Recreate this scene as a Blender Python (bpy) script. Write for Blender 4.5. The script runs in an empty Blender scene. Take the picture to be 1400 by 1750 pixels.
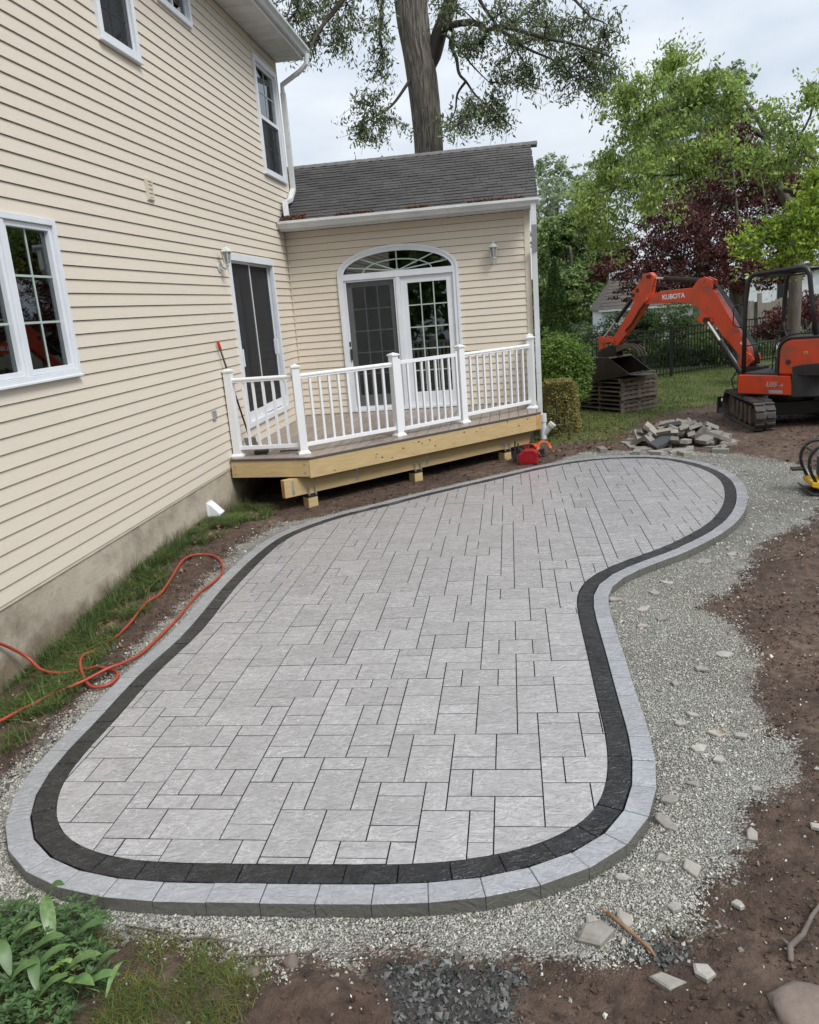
import bpy, math, random
import numpy as np
from mathutils import Vector, Matrix
R = math.radians
SC = bpy.context.scene
COL = SC.collection
random.seed(7)
RNG = np.random.RandomState(11)

# ---------------------------------------------------------------- camera, sky, sun, exposure
CAM = (3.71, 0.0, 2.3)
CR = [[0.989891, 0.119099, -0.077017], [-0.044091, -0.257711, -0.965216], [-0.134804, 0.958854, -0.249854]]
cd = bpy.data.cameras.new('camera'); cam = bpy.data.objects.new('camera', cd); COL.objects.link(cam)
mw = Matrix.Identity(4)
for i in range(3):
    mw[i][0] = CR[0][i]; mw[i][1] = -CR[1][i]; mw[i][2] = -CR[2][i]; mw[i][3] = CAM[i]
cam.matrix_world = mw
cd.sensor_fit = 'HORIZONTAL'; cd.sensor_width = 36.0; cd.lens = 36.0 * 1360 / 1400
cd.clip_start = 0.05; cd.clip_end = 600
SC.camera = cam

SUN_EL, SUN_AZ = 50, 128          # azimuth measured from +Y towards +X
world = bpy.data.worlds.new('World'); SC.world = world; world.use_nodes = True
nt = world.node_tree; nt.nodes.clear()
def wn(t, **k):
    n = nt.nodes.new(t)
    for a, b in k.items(): setattr(n, a, b)
    return n
sky = wn('ShaderNodeTexSky', sky_type='NISHITA', sun_disc=False)
sky.sun_elevation = R(SUN_EL); sky.sun_rotation = R(SUN_AZ)
tc = wn('ShaderNodeTexCoord'); mp = wn('ShaderNodeMapping'); mp.inputs['Scale'].default_value = (1.6, 1.6, 4.2)
n1 = wn('ShaderNodeTexNoise'); n1.inputs['Scale'].default_value = 1.7; n1.inputs['Detail'].default_value = 6; n1.inputs['Roughness'].default_value = .52
n1.inputs['Distortion'].default_value = .25
rp = wn('ShaderNodeValToRGB')
e = rp.color_ramp.elements
e[0].position = .34; e[0].color = (.55, .635, .74, 1); e[1].position = .68; e[1].color = (.90, .93, .965, 1)
mul = wn('ShaderNodeVectorMath', operation='SCALE'); mul.inputs['Scale'].default_value = 1.
mx = wn('ShaderNodeMix', data_type='RGBA'); mx.inputs['Factor'].default_value = .93
bg = wn('ShaderNodeBackground'); bg.inputs['Strength'].default_value = .1
wo = wn('ShaderNodeOutputWorld')
L = nt.links.new
L(tc.outputs['Generated'], mp.inputs['Vector']); L(mp.outputs['Vector'], n1.inputs['Vector']); L(n1.outputs['Fac'], rp.inputs['Fac'])
sxyz = wn('ShaderNodeSeparateXYZ'); L(tc.outputs['Generated'], sxyz.inputs[0])
grd = wn('ShaderNodeMapRange'); grd.inputs[1].default_value = 0; grd.inputs[2].default_value = 1; grd.inputs[3].default_value = 5.3; grd.inputs[4].default_value = 9.5
L(sxyz.outputs['Z'], grd.inputs[0]); L(grd.outputs[0], mul.inputs['Scale'])   # overcast sky: brighter towards the zenith
L(rp.outputs['Color'], mul.inputs[0]); L(sky.outputs['Color'], mx.inputs['A']); L(mul.outputs['Vector'], mx.inputs['B'])
L(mx.outputs['Result'], bg.inputs['Color']); L(bg.outputs['Background'], wo.inputs['Surface'])

sl = bpy.data.lights.new('sun', 'SUN'); sl.energy = 1.5; sl.angle = R(22); sl.color = (1, .975, .94)
so = bpy.data.objects.new('sun', sl); COL.objects.link(so)
sd = Vector((math.sin(R(SUN_AZ)) * math.cos(R(SUN_EL)), math.cos(R(SUN_AZ)) * math.cos(R(SUN_EL)), math.sin(R(SUN_EL))))
so.rotation_euler = sd.to_track_quat('Z', 'Y').to_euler()
SC.view_settings.view_transform = 'Standard'; SC.view_settings.look = 'None'
SC.view_settings.exposure = 0.85; SC.view_settings.gamma = 1.0; SC.view_settings.use_curve_mapping = False
SC.render.engine = 'CYCLES'
SC.cycles.max_bounces = 6; SC.cycles.diffuse_bounces = 3; SC.cycles.glossy_bounces = 3
SC.cycles.transmission_bounces = 4; SC.cycles.transparent_max_bounces = 8

# ---------------------------------------------------------------- materials
MATS = {}
def pmat(name, col, rough=.6, col2=None, nscale=4., detail=5, nmap=(1, 1, 1), bump=0., bscale=40., bmap=None, spec=.5, metal=0.,
         objvar=0., coat=0., attr=None, trans=0., stain=None, ramp=(.35, .65), rvar=0.):
    """procedural principled material: noise between two colours, optional second stain noise, bump, per-object value jitter"""
    m = bpy.data.materials.new(name); m.use_nodes = True; t = m.node_tree; N = t.nodes; K = t.links.new
    N.clear(); out = N.new('ShaderNodeOutputMaterial'); b = N.new('ShaderNodeBsdfPrincipled')
    K(b.outputs[0], out.inputs[0])
    b.inputs['Roughness'].default_value = rough; b.inputs['Metallic'].default_value = metal
    b.inputs['Specular IOR Level'].default_value = spec
    if coat: b.inputs['Coat Weight'].default_value = coat; b.inputs['Coat Roughness'].default_value = .08
    geo = N.new('ShaderNodeNewGeometry'); oi = N.new('ShaderNodeObjectInfo')
    off = N.new('ShaderNodeVectorMath'); off.operation = 'ADD'
    if objvar:
        sc = N.new('ShaderNodeVectorMath'); sc.operation = 'SCALE'; sc.inputs['Scale'].default_value = 37.
        cx = N.new('ShaderNodeCombineXYZ'); K(oi.outputs['Random'], cx.inputs[0]); K(oi.outputs['Random'], cx.inputs[1])
        K(cx.outputs[0], sc.inputs[0]); K(sc.outputs[0], off.inputs[1])
    K(geo.outputs['Position'], off.inputs[0])
    def noise(scale, mapv, det=5, ro=.55, dist=0.):
        mpn = N.new('ShaderNodeMapping'); mpn.inputs['Scale'].default_value = mapv; K(off.outputs[0], mpn.inputs[0])
        n = N.new('ShaderNodeTexNoise'); n.inputs['Scale'].default_value = scale; n.inputs['Detail'].default_value = det
        n.inputs['Roughness'].default_value = ro; n.inputs['Distortion'].default_value = dist; K(mpn.outputs[0], n.inputs[0]); return n
    c = None
    base = N.new('ShaderNodeMix'); base.data_type = 'RGBA'
    base.inputs['A'].default_value = (*col, 1); base.inputs['B'].default_value = (*(col2 or tuple(v * .82 for v in col)), 1)
    n = noise(nscale, nmap, detail)
    mr = N.new('ShaderNodeMapRange'); mr.inputs[1].default_value = ramp[0]; mr.inputs[2].default_value = ramp[1]
    K(n.outputs['Fac'], mr.inputs[0]); K(mr.outputs[0], base.inputs['Factor']); c = base.outputs['Result']
    if stain:
        scol, sscale, smap, lo, hi = stain
        n2 = noise(sscale, smap, 6, .6, .3); m2 = N.new('ShaderNodeMapRange'); m2.inputs[1].default_value = lo; m2.inputs[2].default_value = hi
        K(n2.outputs['Fac'], m2.inputs[0]); x = N.new('ShaderNodeMix'); x.data_type = 'RGBA'
        K(m2.outputs[0], x.inputs['Factor']); K(c, x.inputs['A']); x.inputs['B'].default_value = (*scol, 1); c = x.outputs['Result']
    if attr:
        a = N.new('ShaderNodeAttribute'); a.attribute_name = attr
        x = N.new('ShaderNodeMix'); x.data_type = 'RGBA'; x.blend_type = 'MULTIPLY'; x.inputs['Factor'].default_value = 1
        K(c, x.inputs['A']); K(a.outputs['Color'], x.inputs['B']); c = x.outputs['Result']
    if objvar:
        hv = N.new('ShaderNodeHueSaturation'); mv = N.new('ShaderNodeMapRange')
        mv.inputs[3].default_value = 1 - objvar; mv.inputs[4].default_value = 1 + objvar
        K(oi.outputs['Random'], mv.inputs[0]); K(mv.outputs[0], hv.inputs['Value']); K(c, hv.inputs['Color']); c = hv.outputs[0]
    K(c, b.inputs['Base Color'])
    if rvar:
        n4 = noise(2.2, (1, 1, 1), 4); m4 = N.new('ShaderNodeMapRange'); m4.inputs[1].default_value = .35; m4.inputs[2].default_value = .65
        m4.inputs[3].default_value = max(.04, rough - rvar); m4.inputs[4].default_value = rough + rvar * .5
        K(n4.outputs['Fac'], m4.inputs[0]); K(m4.outputs[0], b.inputs['Roughness'])
    if bump:
        n3 = noise(bscale, bmap or nmap, 5, .6); bp = N.new('ShaderNodeBump'); bp.inputs['Strength'].default_value = 1.
        bp.inputs['Distance'].default_value = bump; K(n3.outputs['Fac'], bp.inputs['Height']); K(bp.outputs[0], b.inputs['Normal'])
    if trans:
        tr = N.new('ShaderNodeBsdfTranslucent'); K(c, tr.inputs['Color']); ms = N.new('ShaderNodeMixShader'); ms.inputs[0].default_value = trans
        K(b.outputs[0], ms.inputs[1]); K(tr.outputs[0], ms.inputs[2]); K(ms.outputs[0], out.inputs[0])
    MATS[name] = m
    return m

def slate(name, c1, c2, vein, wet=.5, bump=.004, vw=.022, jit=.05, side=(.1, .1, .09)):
    """riven slate-faced concrete paver, damp from rain"""
    m = bpy.data.materials.new(name); m.use_nodes = True; t = m.node_tree; N = t.nodes; K = t.links.new; N.clear()
    out = N.new('ShaderNodeOutputMaterial'); b = N.new('ShaderNodeBsdfPrincipled'); K(b.outputs[0], out.inputs[0])
    geo = N.new('ShaderNodeNewGeometry'); oi = N.new('ShaderNodeObjectInfo')
    cx = N.new('ShaderNodeCombineXYZ'); ml = N.new('ShaderNodeMath'); ml.operation = 'MULTIPLY'; ml.inputs[1].default_value = 53.
    K(oi.outputs['Random'], ml.inputs[0]); K(ml.outputs[0], cx.inputs[0]); K(ml.outputs[0], cx.inputs[2])
    ad = N.new('ShaderNodeVectorMath'); K(geo.outputs['Position'], ad.inputs[0]); K(cx.outputs[0], ad.inputs[1])
    def noise(scale, det, dist, src, mapv=(1, 1, 1), ro=.55):
        mpn = N.new('ShaderNodeMapping'); mpn.inputs['Scale'].default_value = mapv; K(src, mpn.inputs[0])
        n = N.new('ShaderNodeTexNoise'); n.inputs['Scale'].default_value = scale; n.inputs['Detail'].default_value = det
        n.inputs['Distortion'].default_value = dist; n.inputs['Roughness'].default_value = ro; K(mpn.outputs[0], n.inputs[0]); return n.outputs['Fac']
    def mr(src, a, bb, lo=0., hi=1.):
        x = N.new('ShaderNodeMapRange'); x.inputs[1].default_value = a; x.inputs[2].default_value = bb; x.inputs[3].default_value = lo; x.inputs[4].default_value = hi
        K(src, x.inputs[0]); return x.outputs[0]
    def math_(op, a, bb=None, v=None):
        x = N.new('ShaderNodeMath'); x.operation = op; K(a, x.inputs[0])
        if bb is not None: K(bb, x.inputs[1])
        if v is not None: x.inputs[1].default_value = v
        return x.outputs[0]
    P = ad.outputs[0]
    f = noise(17, 7, 1.2, P, (1, 1.5, 1)); big = noise(8.5, 5, 2.2, P, (1, 1.6, 1)); fine = noise(95, 4, .2, P)
    rid = math_('ABSOLUTE', math_('SUBTRACT', big, v=.5)); ve = mr(rid, 0, vw, 1, 0)
    brk = mr(noise(6, 3, 0, P), .42, .58); ve = math_('MULTIPLY', ve, brk)
    m1 = N.new('ShaderNodeMix'); m1.data_type = 'RGBA'; m1.inputs['A'].default_value = (*c1, 1); m1.inputs['B'].default_value = (*c2, 1); K(mr(f, .34, .68), m1.inputs['Factor'])
    m2 = N.new('ShaderNodeMix'); m2.data_type = 'RGBA'; K(m1.outputs['Result'], m2.inputs['A']); m2.inputs['B'].default_value = (*vein, 1)
    K(math_('MULTIPLY', ve, v=.75), m2.inputs['Factor'])
    hv = N.new('ShaderNodeHueSaturation'); K(mr(oi.outputs['Random'], 0, 1, 1 - jit, 1 + jit), hv.inputs['Value'])
    # riven face on top; cast body sides, shade and wet painted into their colour
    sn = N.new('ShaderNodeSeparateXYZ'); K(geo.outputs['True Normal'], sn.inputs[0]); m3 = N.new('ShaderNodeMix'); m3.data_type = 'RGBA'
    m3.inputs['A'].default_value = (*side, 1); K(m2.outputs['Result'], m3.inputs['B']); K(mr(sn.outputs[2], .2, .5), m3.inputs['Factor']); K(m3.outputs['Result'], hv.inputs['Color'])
    K(hv.outputs[0], b.inputs['Base Color'])
    W = geo.outputs['Position']
    pud = mr(noise(2.3, 4, .5, W), .5, .64); pud2 = mr(noise(9, 4, .8, P), .46, .6)
    pw = math_('MULTIPLY', pud, pud2); K(mr(pw, 0, 1, .36 - .12 * wet, .06), b.inputs['Roughness'])
    b.inputs['Specular IOR Level'].default_value = .12 + .28 * wet
    b.inputs['Coat Weight'].default_value = .35 * wet; b.inputs['Coat Roughness'].default_value = .22
    # relief: riven steps (terraces from the big noise) + grain, flattened where water stands
    st = math_('SNAP', noise(15, 5, 2., P, (1, 1.6, 1)), v=.07)
    r1 = math_('ABSOLUTE', math_('SUBTRACT', noise(9.5, 4, 1.6, P, (1, 1.5, 1), .5), v=.5)); r2 = math_('ABSOLUTE', math_('SUBTRACT', noise(23, 3, 1., P, (1, 1.4, 1), .5), v=.5))
    h = math_('ADD', math_('MULTIPLY', st, v=.45), math_('MULTIPLY', f, v=.3)); h = math_('ADD', h, math_('MULTIPLY', fine, v=.05))
    h = math_('SUBTRACT', h, math_('ADD', math_('MULTIPLY', r1, v=1.5), math_('MULTIPLY', r2, v=.32)))
    bp = N.new('ShaderNodeBump'); K(h, bp.inputs['Height']); bp.inputs['Distance'].default_value = bump
    K(mr(pw, 0, 1, .8, .2), bp.inputs['Strength']); K(bp.outputs[0], b.inputs['Normal'])
    # rain film: a clear coat that follows the relief only softly
    b.inputs['Coat Weight'].default_value = min(1., .75 * wet); b.inputs['Coat IOR'].default_value = 1.42; K(mr(pw, 0, 1, .11, .02), b.inputs['Coat Roughness'])
    bp2 = N.new('ShaderNodeBump'); K(h, bp2.inputs['Height']); bp2.inputs['Distance'].default_value = bump * 1.15; K(mr(pw, 0, 1, 1., .2), bp2.inputs['Strength']); K(bp2.outputs[0], b.inputs['Coat Normal'])
    MATS[name] = m; return m

def glass(name, tint=(.02, .025, .025), mixf=.55):
    m = bpy.data.materials.new(name); m.use_nodes = True; t = m.node_tree; N = t.nodes; K = t.links.new; N.clear()
    out = N.new('ShaderNodeOutputMaterial'); tr = N.new('ShaderNodeBsdfTransparent'); tr.inputs[0].default_value = (*tint, 1)
    gl = N.new('ShaderNodeBsdfGlossy'); gl.inputs['Roughness'].default_value = .015; gl.inputs['Color'].default_value = (.9, .95, .95, 1)
    fr = N.new('ShaderNodeFresnel'); fr.inputs[0].default_value = 1.6
    a = N.new('ShaderNodeMath'); a.operation = 'MULTIPLY_ADD'; a.inputs[1].default_value = 1.1; a.inputs[2].default_value = .05; a.use_clamp = True
    K(fr.outputs[0], a.inputs[0]); ms = N.new('ShaderNodeMixShader'); K(a.outputs[0], ms.inputs[0]); K(tr.outputs[0], ms.inputs[1]); K(gl.outputs[0], ms.inputs[2])
    K(ms.outputs[0], out.inputs[0]); MATS[name] = m; return m

pmat('siding', (.70, .628, .525), .5, (.665, .594, .49), nscale=9, nmap=(.6, .6, 14), bump=.0012, bscale=22, bmap=(1, 1, 12), spec=.3, objvar=.015)
pmat('siding_trim', (.68, .612, .50), .5, spec=.3)
pmat('wall_backing', (.035, .025, .02), .9)
pmat('white_vinyl', (.80, .81, .82), .32, (.76, .77, .785), nscale=3, spec=.5, ramp=(.3, .7))
pmat('white_frame', (.74, .77, .80), .35, (.69, .72, .76), nscale=5)
pmat('grey_screen_frame', (.10, .105, .11), .5)
pmat('white_aluminium', (.66, .68, .69), .38, (.56, .58, .58), nscale=2.5, nmap=(1, 1, .5), stain=((.36, .35, .31), 3, (1, 1, 2), .6, .8))
pmat('soffit', (.62, .62, .60), .55)
pmat('concrete', (.51, .45, .36), .85, (.42, .365, .285), nscale=2.2, bump=.006, bscale=30, bmap=(1, 1, 1), stain=((.24, .20, .155), 2.3, (1, 1, 1.2), .48, .72))
pmat('lumber', (.57, .425, .22), .6, (.48, .345, .17), nscale=6, nmap=(.8, .8, 9), bump=.001, bscale=20, stain=((.33, .18, .07), 4.2, (1, 1, 2.4), .67, .74), objvar=.06)
pmat('lumber_end', (.60, .33, .12), .7, (.44, .22, .08), nscale=16)
pmat('knot', (.10, .05, .025), .7)
pmat('deck_composite', (.31, .255, .215), .42, (.24, .195, .165), nscale=8, nmap=(7, .6, 1), bump=.001, bscale=30, bmap=(6, .5, 1), objvar=.07, rvar=.15)
pmat('deck_edge', (.10, .085, .08), .5)
pmat('galvanised', (.50, .51, .51), .4, (.36, .37, .38), nscale=12, metal=.6)
pmat('post_wrap', (.02, .022, .027), .45, bump=.002, bscale=60)
pmat('ridge_shingle', (.16, .15, .14), .9, (.10, .095, .09), nscale=9)
pmat('shingle', (.074, .069, .066), .9, (.052, .05, .048), nscale=1.6, nmap=(1, 1, 1), bump=.003, bscale=130, attr='tint', stain=((.095, .09, .085), 1.2, (1, .4, 1), .55, .8))
pmat('debris', (.21, .10, .05), .9, (.11, .055, .03), nscale=30, attr='tint')
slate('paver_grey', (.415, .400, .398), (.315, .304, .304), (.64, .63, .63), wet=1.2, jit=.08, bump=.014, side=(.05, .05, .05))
slate('paver_charcoal', (.009, .009, .010), (.017, .0175, .019), (.07, .073, .08), wet=.75, bump=.024, jit=.2, side=(.02, .02, .02))
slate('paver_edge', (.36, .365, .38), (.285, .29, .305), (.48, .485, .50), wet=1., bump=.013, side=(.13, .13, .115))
pmat('joint', (.016, .015, .014), .95)
pmat('loose_paver', (.29, .27, .235), .75, (.21, .195, .165), nscale=9, bump=.004, bscale=45, objvar=.28)
pmat('loose_paver_dark', (.06, .062, .068), .7, bump=.004, bscale=45, objvar=.2)
pmat('chip', (.36, .34, .30), .8, (.27, .25, .215), nscale=20, bump=.004, bscale=60, objvar=.25, stain=((.22, .12, .07), 9, (1, 1, 1), .6, .7))
pmat('pebble', (.47, .455, .405), .75, (.38, .37, .325), nscale=40, attr='tint')
pmat('crushed_stone', (.115, .115, .108), .65, (.07, .072, .068), nscale=30, attr='tint', rvar=.2)
pmat('clod', (.10, .060, .040), .95, (.07, .042, .028), nscale=20, attr='tint', bump=.004, bscale=70)
pmat('rock', (.21, .165, .135), .85, (.14, .11, .09), nscale=12, bump=.01, bscale=18)
pmat('grass_blade', (.105, .16, .045), .5, (.07, .115, .032), nscale=3, attr='tint', trans=.3)
pmat('bark', (.235, .21, .18), .95, (.10, .087, .073), nscale=24, nmap=(1, 1, .09), bump=.06, bscale=24, bmap=(1, 1, .09), ramp=(.42, .56))
pmat('bark_smooth', (.15, .13, .105), .85, (.09, .078, .062), nscale=12, nmap=(1, 1, .3), bump=.006, bscale=20)
pmat('twig', (.055, .045, .038), .9)
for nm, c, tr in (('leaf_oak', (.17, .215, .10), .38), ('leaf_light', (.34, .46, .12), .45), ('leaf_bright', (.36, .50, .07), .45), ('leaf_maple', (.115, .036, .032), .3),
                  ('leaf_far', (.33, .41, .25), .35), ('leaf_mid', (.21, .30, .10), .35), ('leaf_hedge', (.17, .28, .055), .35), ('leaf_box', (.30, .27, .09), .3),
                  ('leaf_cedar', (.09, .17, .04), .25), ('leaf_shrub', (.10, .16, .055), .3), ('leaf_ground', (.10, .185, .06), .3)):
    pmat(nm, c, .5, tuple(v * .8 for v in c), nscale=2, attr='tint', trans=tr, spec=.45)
pmat('leaf_pale', (.22, .33, .12), .35, (.13, .235, .07), nscale=60, attr='tint', trans=.25, spec=.6, ramp=(.4, .6))
pmat('leaf_big', (.125, .225, .065), .45, (.08, .16, .045), nscale=25, attr='tint', trans=.2, spec=.6)
pmat('field_stone', (.20, .175, .15), .85, (.13, .11, .095), nscale=30, attr='tint', bump=.003, bscale=60)
pmat('leaf_stem', (.12, .17, .06), .5)
pmat('dead_leaf', (.22, .13, .07), .8, (.14, .08, .045), nscale=20)
pmat('stick', (.30, .17, .085), .75, (.17, .10, .06), nscale=14, bump=.002, bscale=60)
pmat('stick_grey', (.17, .14, .12), .85, (.11, .09, .08), nscale=14, bump=.003, bscale=60)
pmat('orange_paint', (.66, .060, .013), .36, (.56, .052, .013), nscale=4, coat=.25, stain=((.20, .075, .045), 4, (1, 1, 1), .50, .80), rvar=.15)
pmat('black_paint', (.012, .0125, .014), .35, (.02, .02, .022), nscale=5, spec=.5)
pmat('black_plastic', (.022, .023, .025), .5, (.035, .035, .038), nscale=8)
pmat('grey_seat', (.07, .072, .078), .55)
pmat('rubber', (.035, .034, .034), .7, (.075, .066, .056), nscale=7, bump=.004, bscale=30)
pmat('muddy_steel', (.13, .105, .085), .75, (.075, .055, .042), nscale=6, bump=.004, bscale=30)
pmat('bucket_steel', (.012, .010, .009), .6, (.038, .023, .015), nscale=5, rvar=.15)
pmat('bright_steel', (.55, .55, .55), .25, metal=.9)
pmat('chrome', (.8, .8, .8), .08, metal=1.)
pmat('yellow_paint', (.70, .42, .03), .35, (.6, .36, .03), nscale=8)
pmat('yellow_decal', (.80, .55, .03), .4)
pmat('white_print', (.82, .82, .82), .4)
pmat('grey_print', (.42, .40, .40), .35)
pmat('dark_print', (.03, .03, .03), .5)
pmat('red_plastic', (.36, .010, .018), .32, (.28, .009, .015), nscale=8, coat=.2)
pmat('orange_plastic', (.65, .11, .015), .35)
pmat('hose_rubber', (.40, .058, .032), .42, (.33, .05, .03), nscale=8, stain=((.22, .07, .05), 9, (1, 1, 1), .6, .75))
pmat('brass', (.6, .42, .12), .35, metal=.8)
pmat('pallet_wood', (.17, .135, .105), .85, (.10, .078, .06), nscale=6, nmap=(1, 1, 1), bump=.003, bscale=30, objvar=.25)
pmat('fence_black', (.010, .011, .011), .4)
pmat('fence_wood', (.30, .27, .235), .85, (.22, .20, .17), nscale=5, nmap=(3, 3, .4), objvar=.12)
pmat('far_roof', (.16, .135, .12), .9, (.11, .095, .085), nscale=5, nmap=(1, 1, 3), attr=None)
pmat('far_white', (.72, .75, .80), .5)
pmat('far_grey', (.4, .43, .48), .6)
pmat('room_dark', (.012, .013, .014), .8)
pmat('curtain', (.20, .235, .20), .8, (.13, .16, .135), nscale=6, nmap=(6, 6, .5))
pmat('curtain_grey', (.20, .21, .22), .8, (.10, .105, .11), nscale=6, nmap=(9, 9, .3))
pmat('muntin', (.42, .50, .45), .5)
pmat('muntin_dim', (.16, .18, .18), .5)
pmat('window_screen', (.025, .027, .030), .75)
pmat('pvc', (.68, .70, .70), .35)
pmat('lantern_white', (.60, .61, .58), .45)
pmat('lantern_glass', (.30, .32, .32), .15, (.18, .19, .19), nscale=20)
pmat('red_grip', (.62, .03, .015), .4)
def splash(name):
    t = MATS[name].node_tree; N = t.nodes; b = [n for n in N if n.type == 'BSDF_PRINCIPLED'][0]; src = b.inputs['Base Color'].links[0].from_socket
    g = N.new('ShaderNodeNewGeometry'); s = N.new('ShaderNodeSeparateXYZ'); t.links.new(g.outputs['Position'], s.inputs[0]); n = N.new('ShaderNodeTexNoise'); n.inputs['Scale'].default_value = 5; n.inputs['Detail'].default_value = 7; t.links.new(g.outputs['Position'], n.inputs['Vector'])
    a = N.new('ShaderNodeMath'); a.operation = 'MULTIPLY_ADD'; a.inputs[1].default_value = -.42; t.links.new(n.outputs['Fac'], a.inputs[0]); t.links.new(s.outputs[2], a.inputs[2])
    m = N.new('ShaderNodeMapRange'); m.inputs[1].default_value = -.08; m.inputs[2].default_value = -.22; m.inputs[4].default_value = .75; t.links.new(a.outputs[0], m.inputs[0])
    x = N.new('ShaderNodeMix'); x.data_type = 'RGBA'; t.links.new(m.outputs[0], x.inputs['Factor']); t.links.new(src, x.inputs['A']); x.inputs['B'].default_value = (.15, .105, .07, 1); t.links.new(x.outputs['Result'], b.inputs['Base Color'])
splash('concrete')        # soil splashed up the foot of the foundation
glass('pane_glass', (.6, .66, .63)); glass('pane_dark', (.35, .40, .39))

# ground: soil, gravel bed, dark crushed stone and lawn soil, chosen by where each was laid
def ground_mat():
    m = bpy.data.materials.new('ground'); m.use_nodes = True; t = m.node_tree; N = t.nodes; K = t.links.new; N.clear()
    out = N.new('ShaderNodeOutputMaterial'); b = N.new('ShaderNodeBsdfPrincipled'); K(b.outputs[0], out.inputs[0])
    geo = N.new('ShaderNodeNewGeometry'); P = geo.outputs['Position']
    def noise(scale, det=6, dist=0., ro=.6):
        n = N.new('ShaderNodeTexNoise'); n.inputs['Scale'].default_value = scale; n.inputs['Detail'].default_value = det
        n.inputs['Distortion'].default_value = dist; n.inputs['Roughness'].default_value = ro; K(P, n.inputs['Vector']); return n.outputs['Fac']
    def mr(src, a, bb, lo=0., hi=1.):
        x = N.new('ShaderNodeMapRange'); x.inputs[1].default_value = a; x.inputs[2].default_value = bb; x.inputs[3].default_value = lo; x.inputs[4].default_value = hi
        K(src, x.inputs[0]); return x.outputs[0]
    def mth(op, a, c=None, v=None):
        x = N.new('ShaderNodeMath'); x.operation = op; K(a, x.inputs[0])
        if c is not None: K(c, x.inputs[1])
        if v is not None: x.inputs[1].default_value = v
        return x.outputs[0]
    def mix(f, a, c):
        x = N.new('ShaderNodeMix'); x.data_type = 'RGBA'; K(f, x.inputs['Factor'])
        for k, s in (('A', a), ('B', c)):
            if isinstance(s, tuple): x.inputs[k].default_value = (*s, 1)
            else: K(s, x.inputs[k])
        return x.outputs['Result']
    def vor(scale, feat='F1', o='Color'):
        v = N.new('ShaderNodeTexVoronoi'); v.inputs['Scale'].default_value = scale; K(P, v.inputs['Vector']); return v
    soil = mix(mr(noise(1.3), .35, .65), (.085, .051, .035), (.18, .12, .083))
    soil = mix(mr(noise(14, 5), .4, .7), soil, (.040, .023, .016))
    v1 = vor(95.); bw = N.new('ShaderNodeRGBToBW'); K(v1.outputs['Color'], bw.inputs[0])
    grav = mix(mr(bw.outputs[0], .2, .85), (.26, .25, .22), (.62, .605, .54))
    grav = mix(mr(noise(1.1), .42, .75), grav, (.28, .25, .205))
    cr = mix(mr(bw.outputs[0], .2, .8), (.035, .033, .03), (.09, .085, .075))
    gr = mix(mr(noise(1.4), .35, .65), (.075, .105, .022), (.125, .15, .035))
    gr = mix(mr(noise(22), .45, .75), gr, (.07, .06, .03))
    am = N.new('ShaderNodeAttribute'); am.attribute_name = 'mask'; sp = N.new('ShaderNodeSeparateColor'); K(am.outputs['Color'], sp.inputs[0])
    jit = mr(mth('ADD', noise(4.5), mth('MULTIPLY', noise(30), v=.5)), .45, 1.05, -.33, .33)
    fine = mr(noise(60, 3), .3, .7, -.16, .16)
    def sharp(s): return mr(mth('ADD', mth('ADD', s, jit), fine), .42, .58)
    c = mix(sharp(sp.outputs[1]), soil, gr); c = mix(sharp(sp.outputs[0]), c, grav); c = mix(sharp(sp.outputs[2]), c, cr)
    # speckle of spilled chips over the soil
    v2 = vor(60.); sp2 = mr(v2.outputs['Distance'], .16, .10); b2 = N.new('ShaderNodeRGBToBW'); K(v2.outputs['Color'], b2.inputs[0])
    chips = mth('MULTIPLY', sp2, mr(b2.outputs[0], .78, .81)); chips = mth('MULTIPLY', chips, mr(noise(1.9), .42, .6))
    am2 = N.new('ShaderNodeAttribute'); am2.attribute_name = 'near'; chips = mth('MULTIPLY', chips, am2.outputs['Fac'])
    c = mix(chips, c, (.38, .36, .31))
    K(c, b.inputs['Base Color']); b.inputs['Roughness'].default_value = .85
    hg = mth('MULTIPLY', v1.outputs['Distance'], v=-.9)
    h = mth('ADD', noise(16, 7, .2, .65), mth('MULTIPLY', hg, sp.outputs[0]))
    bp = N.new('ShaderNodeBump'); K(h, bp.inputs['Height']); bp.inputs['Distance'].default_value = .06; K(bp.outputs[0], b.inputs['Normal'])
    MATS['ground'] = m
ground_mat()
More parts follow.
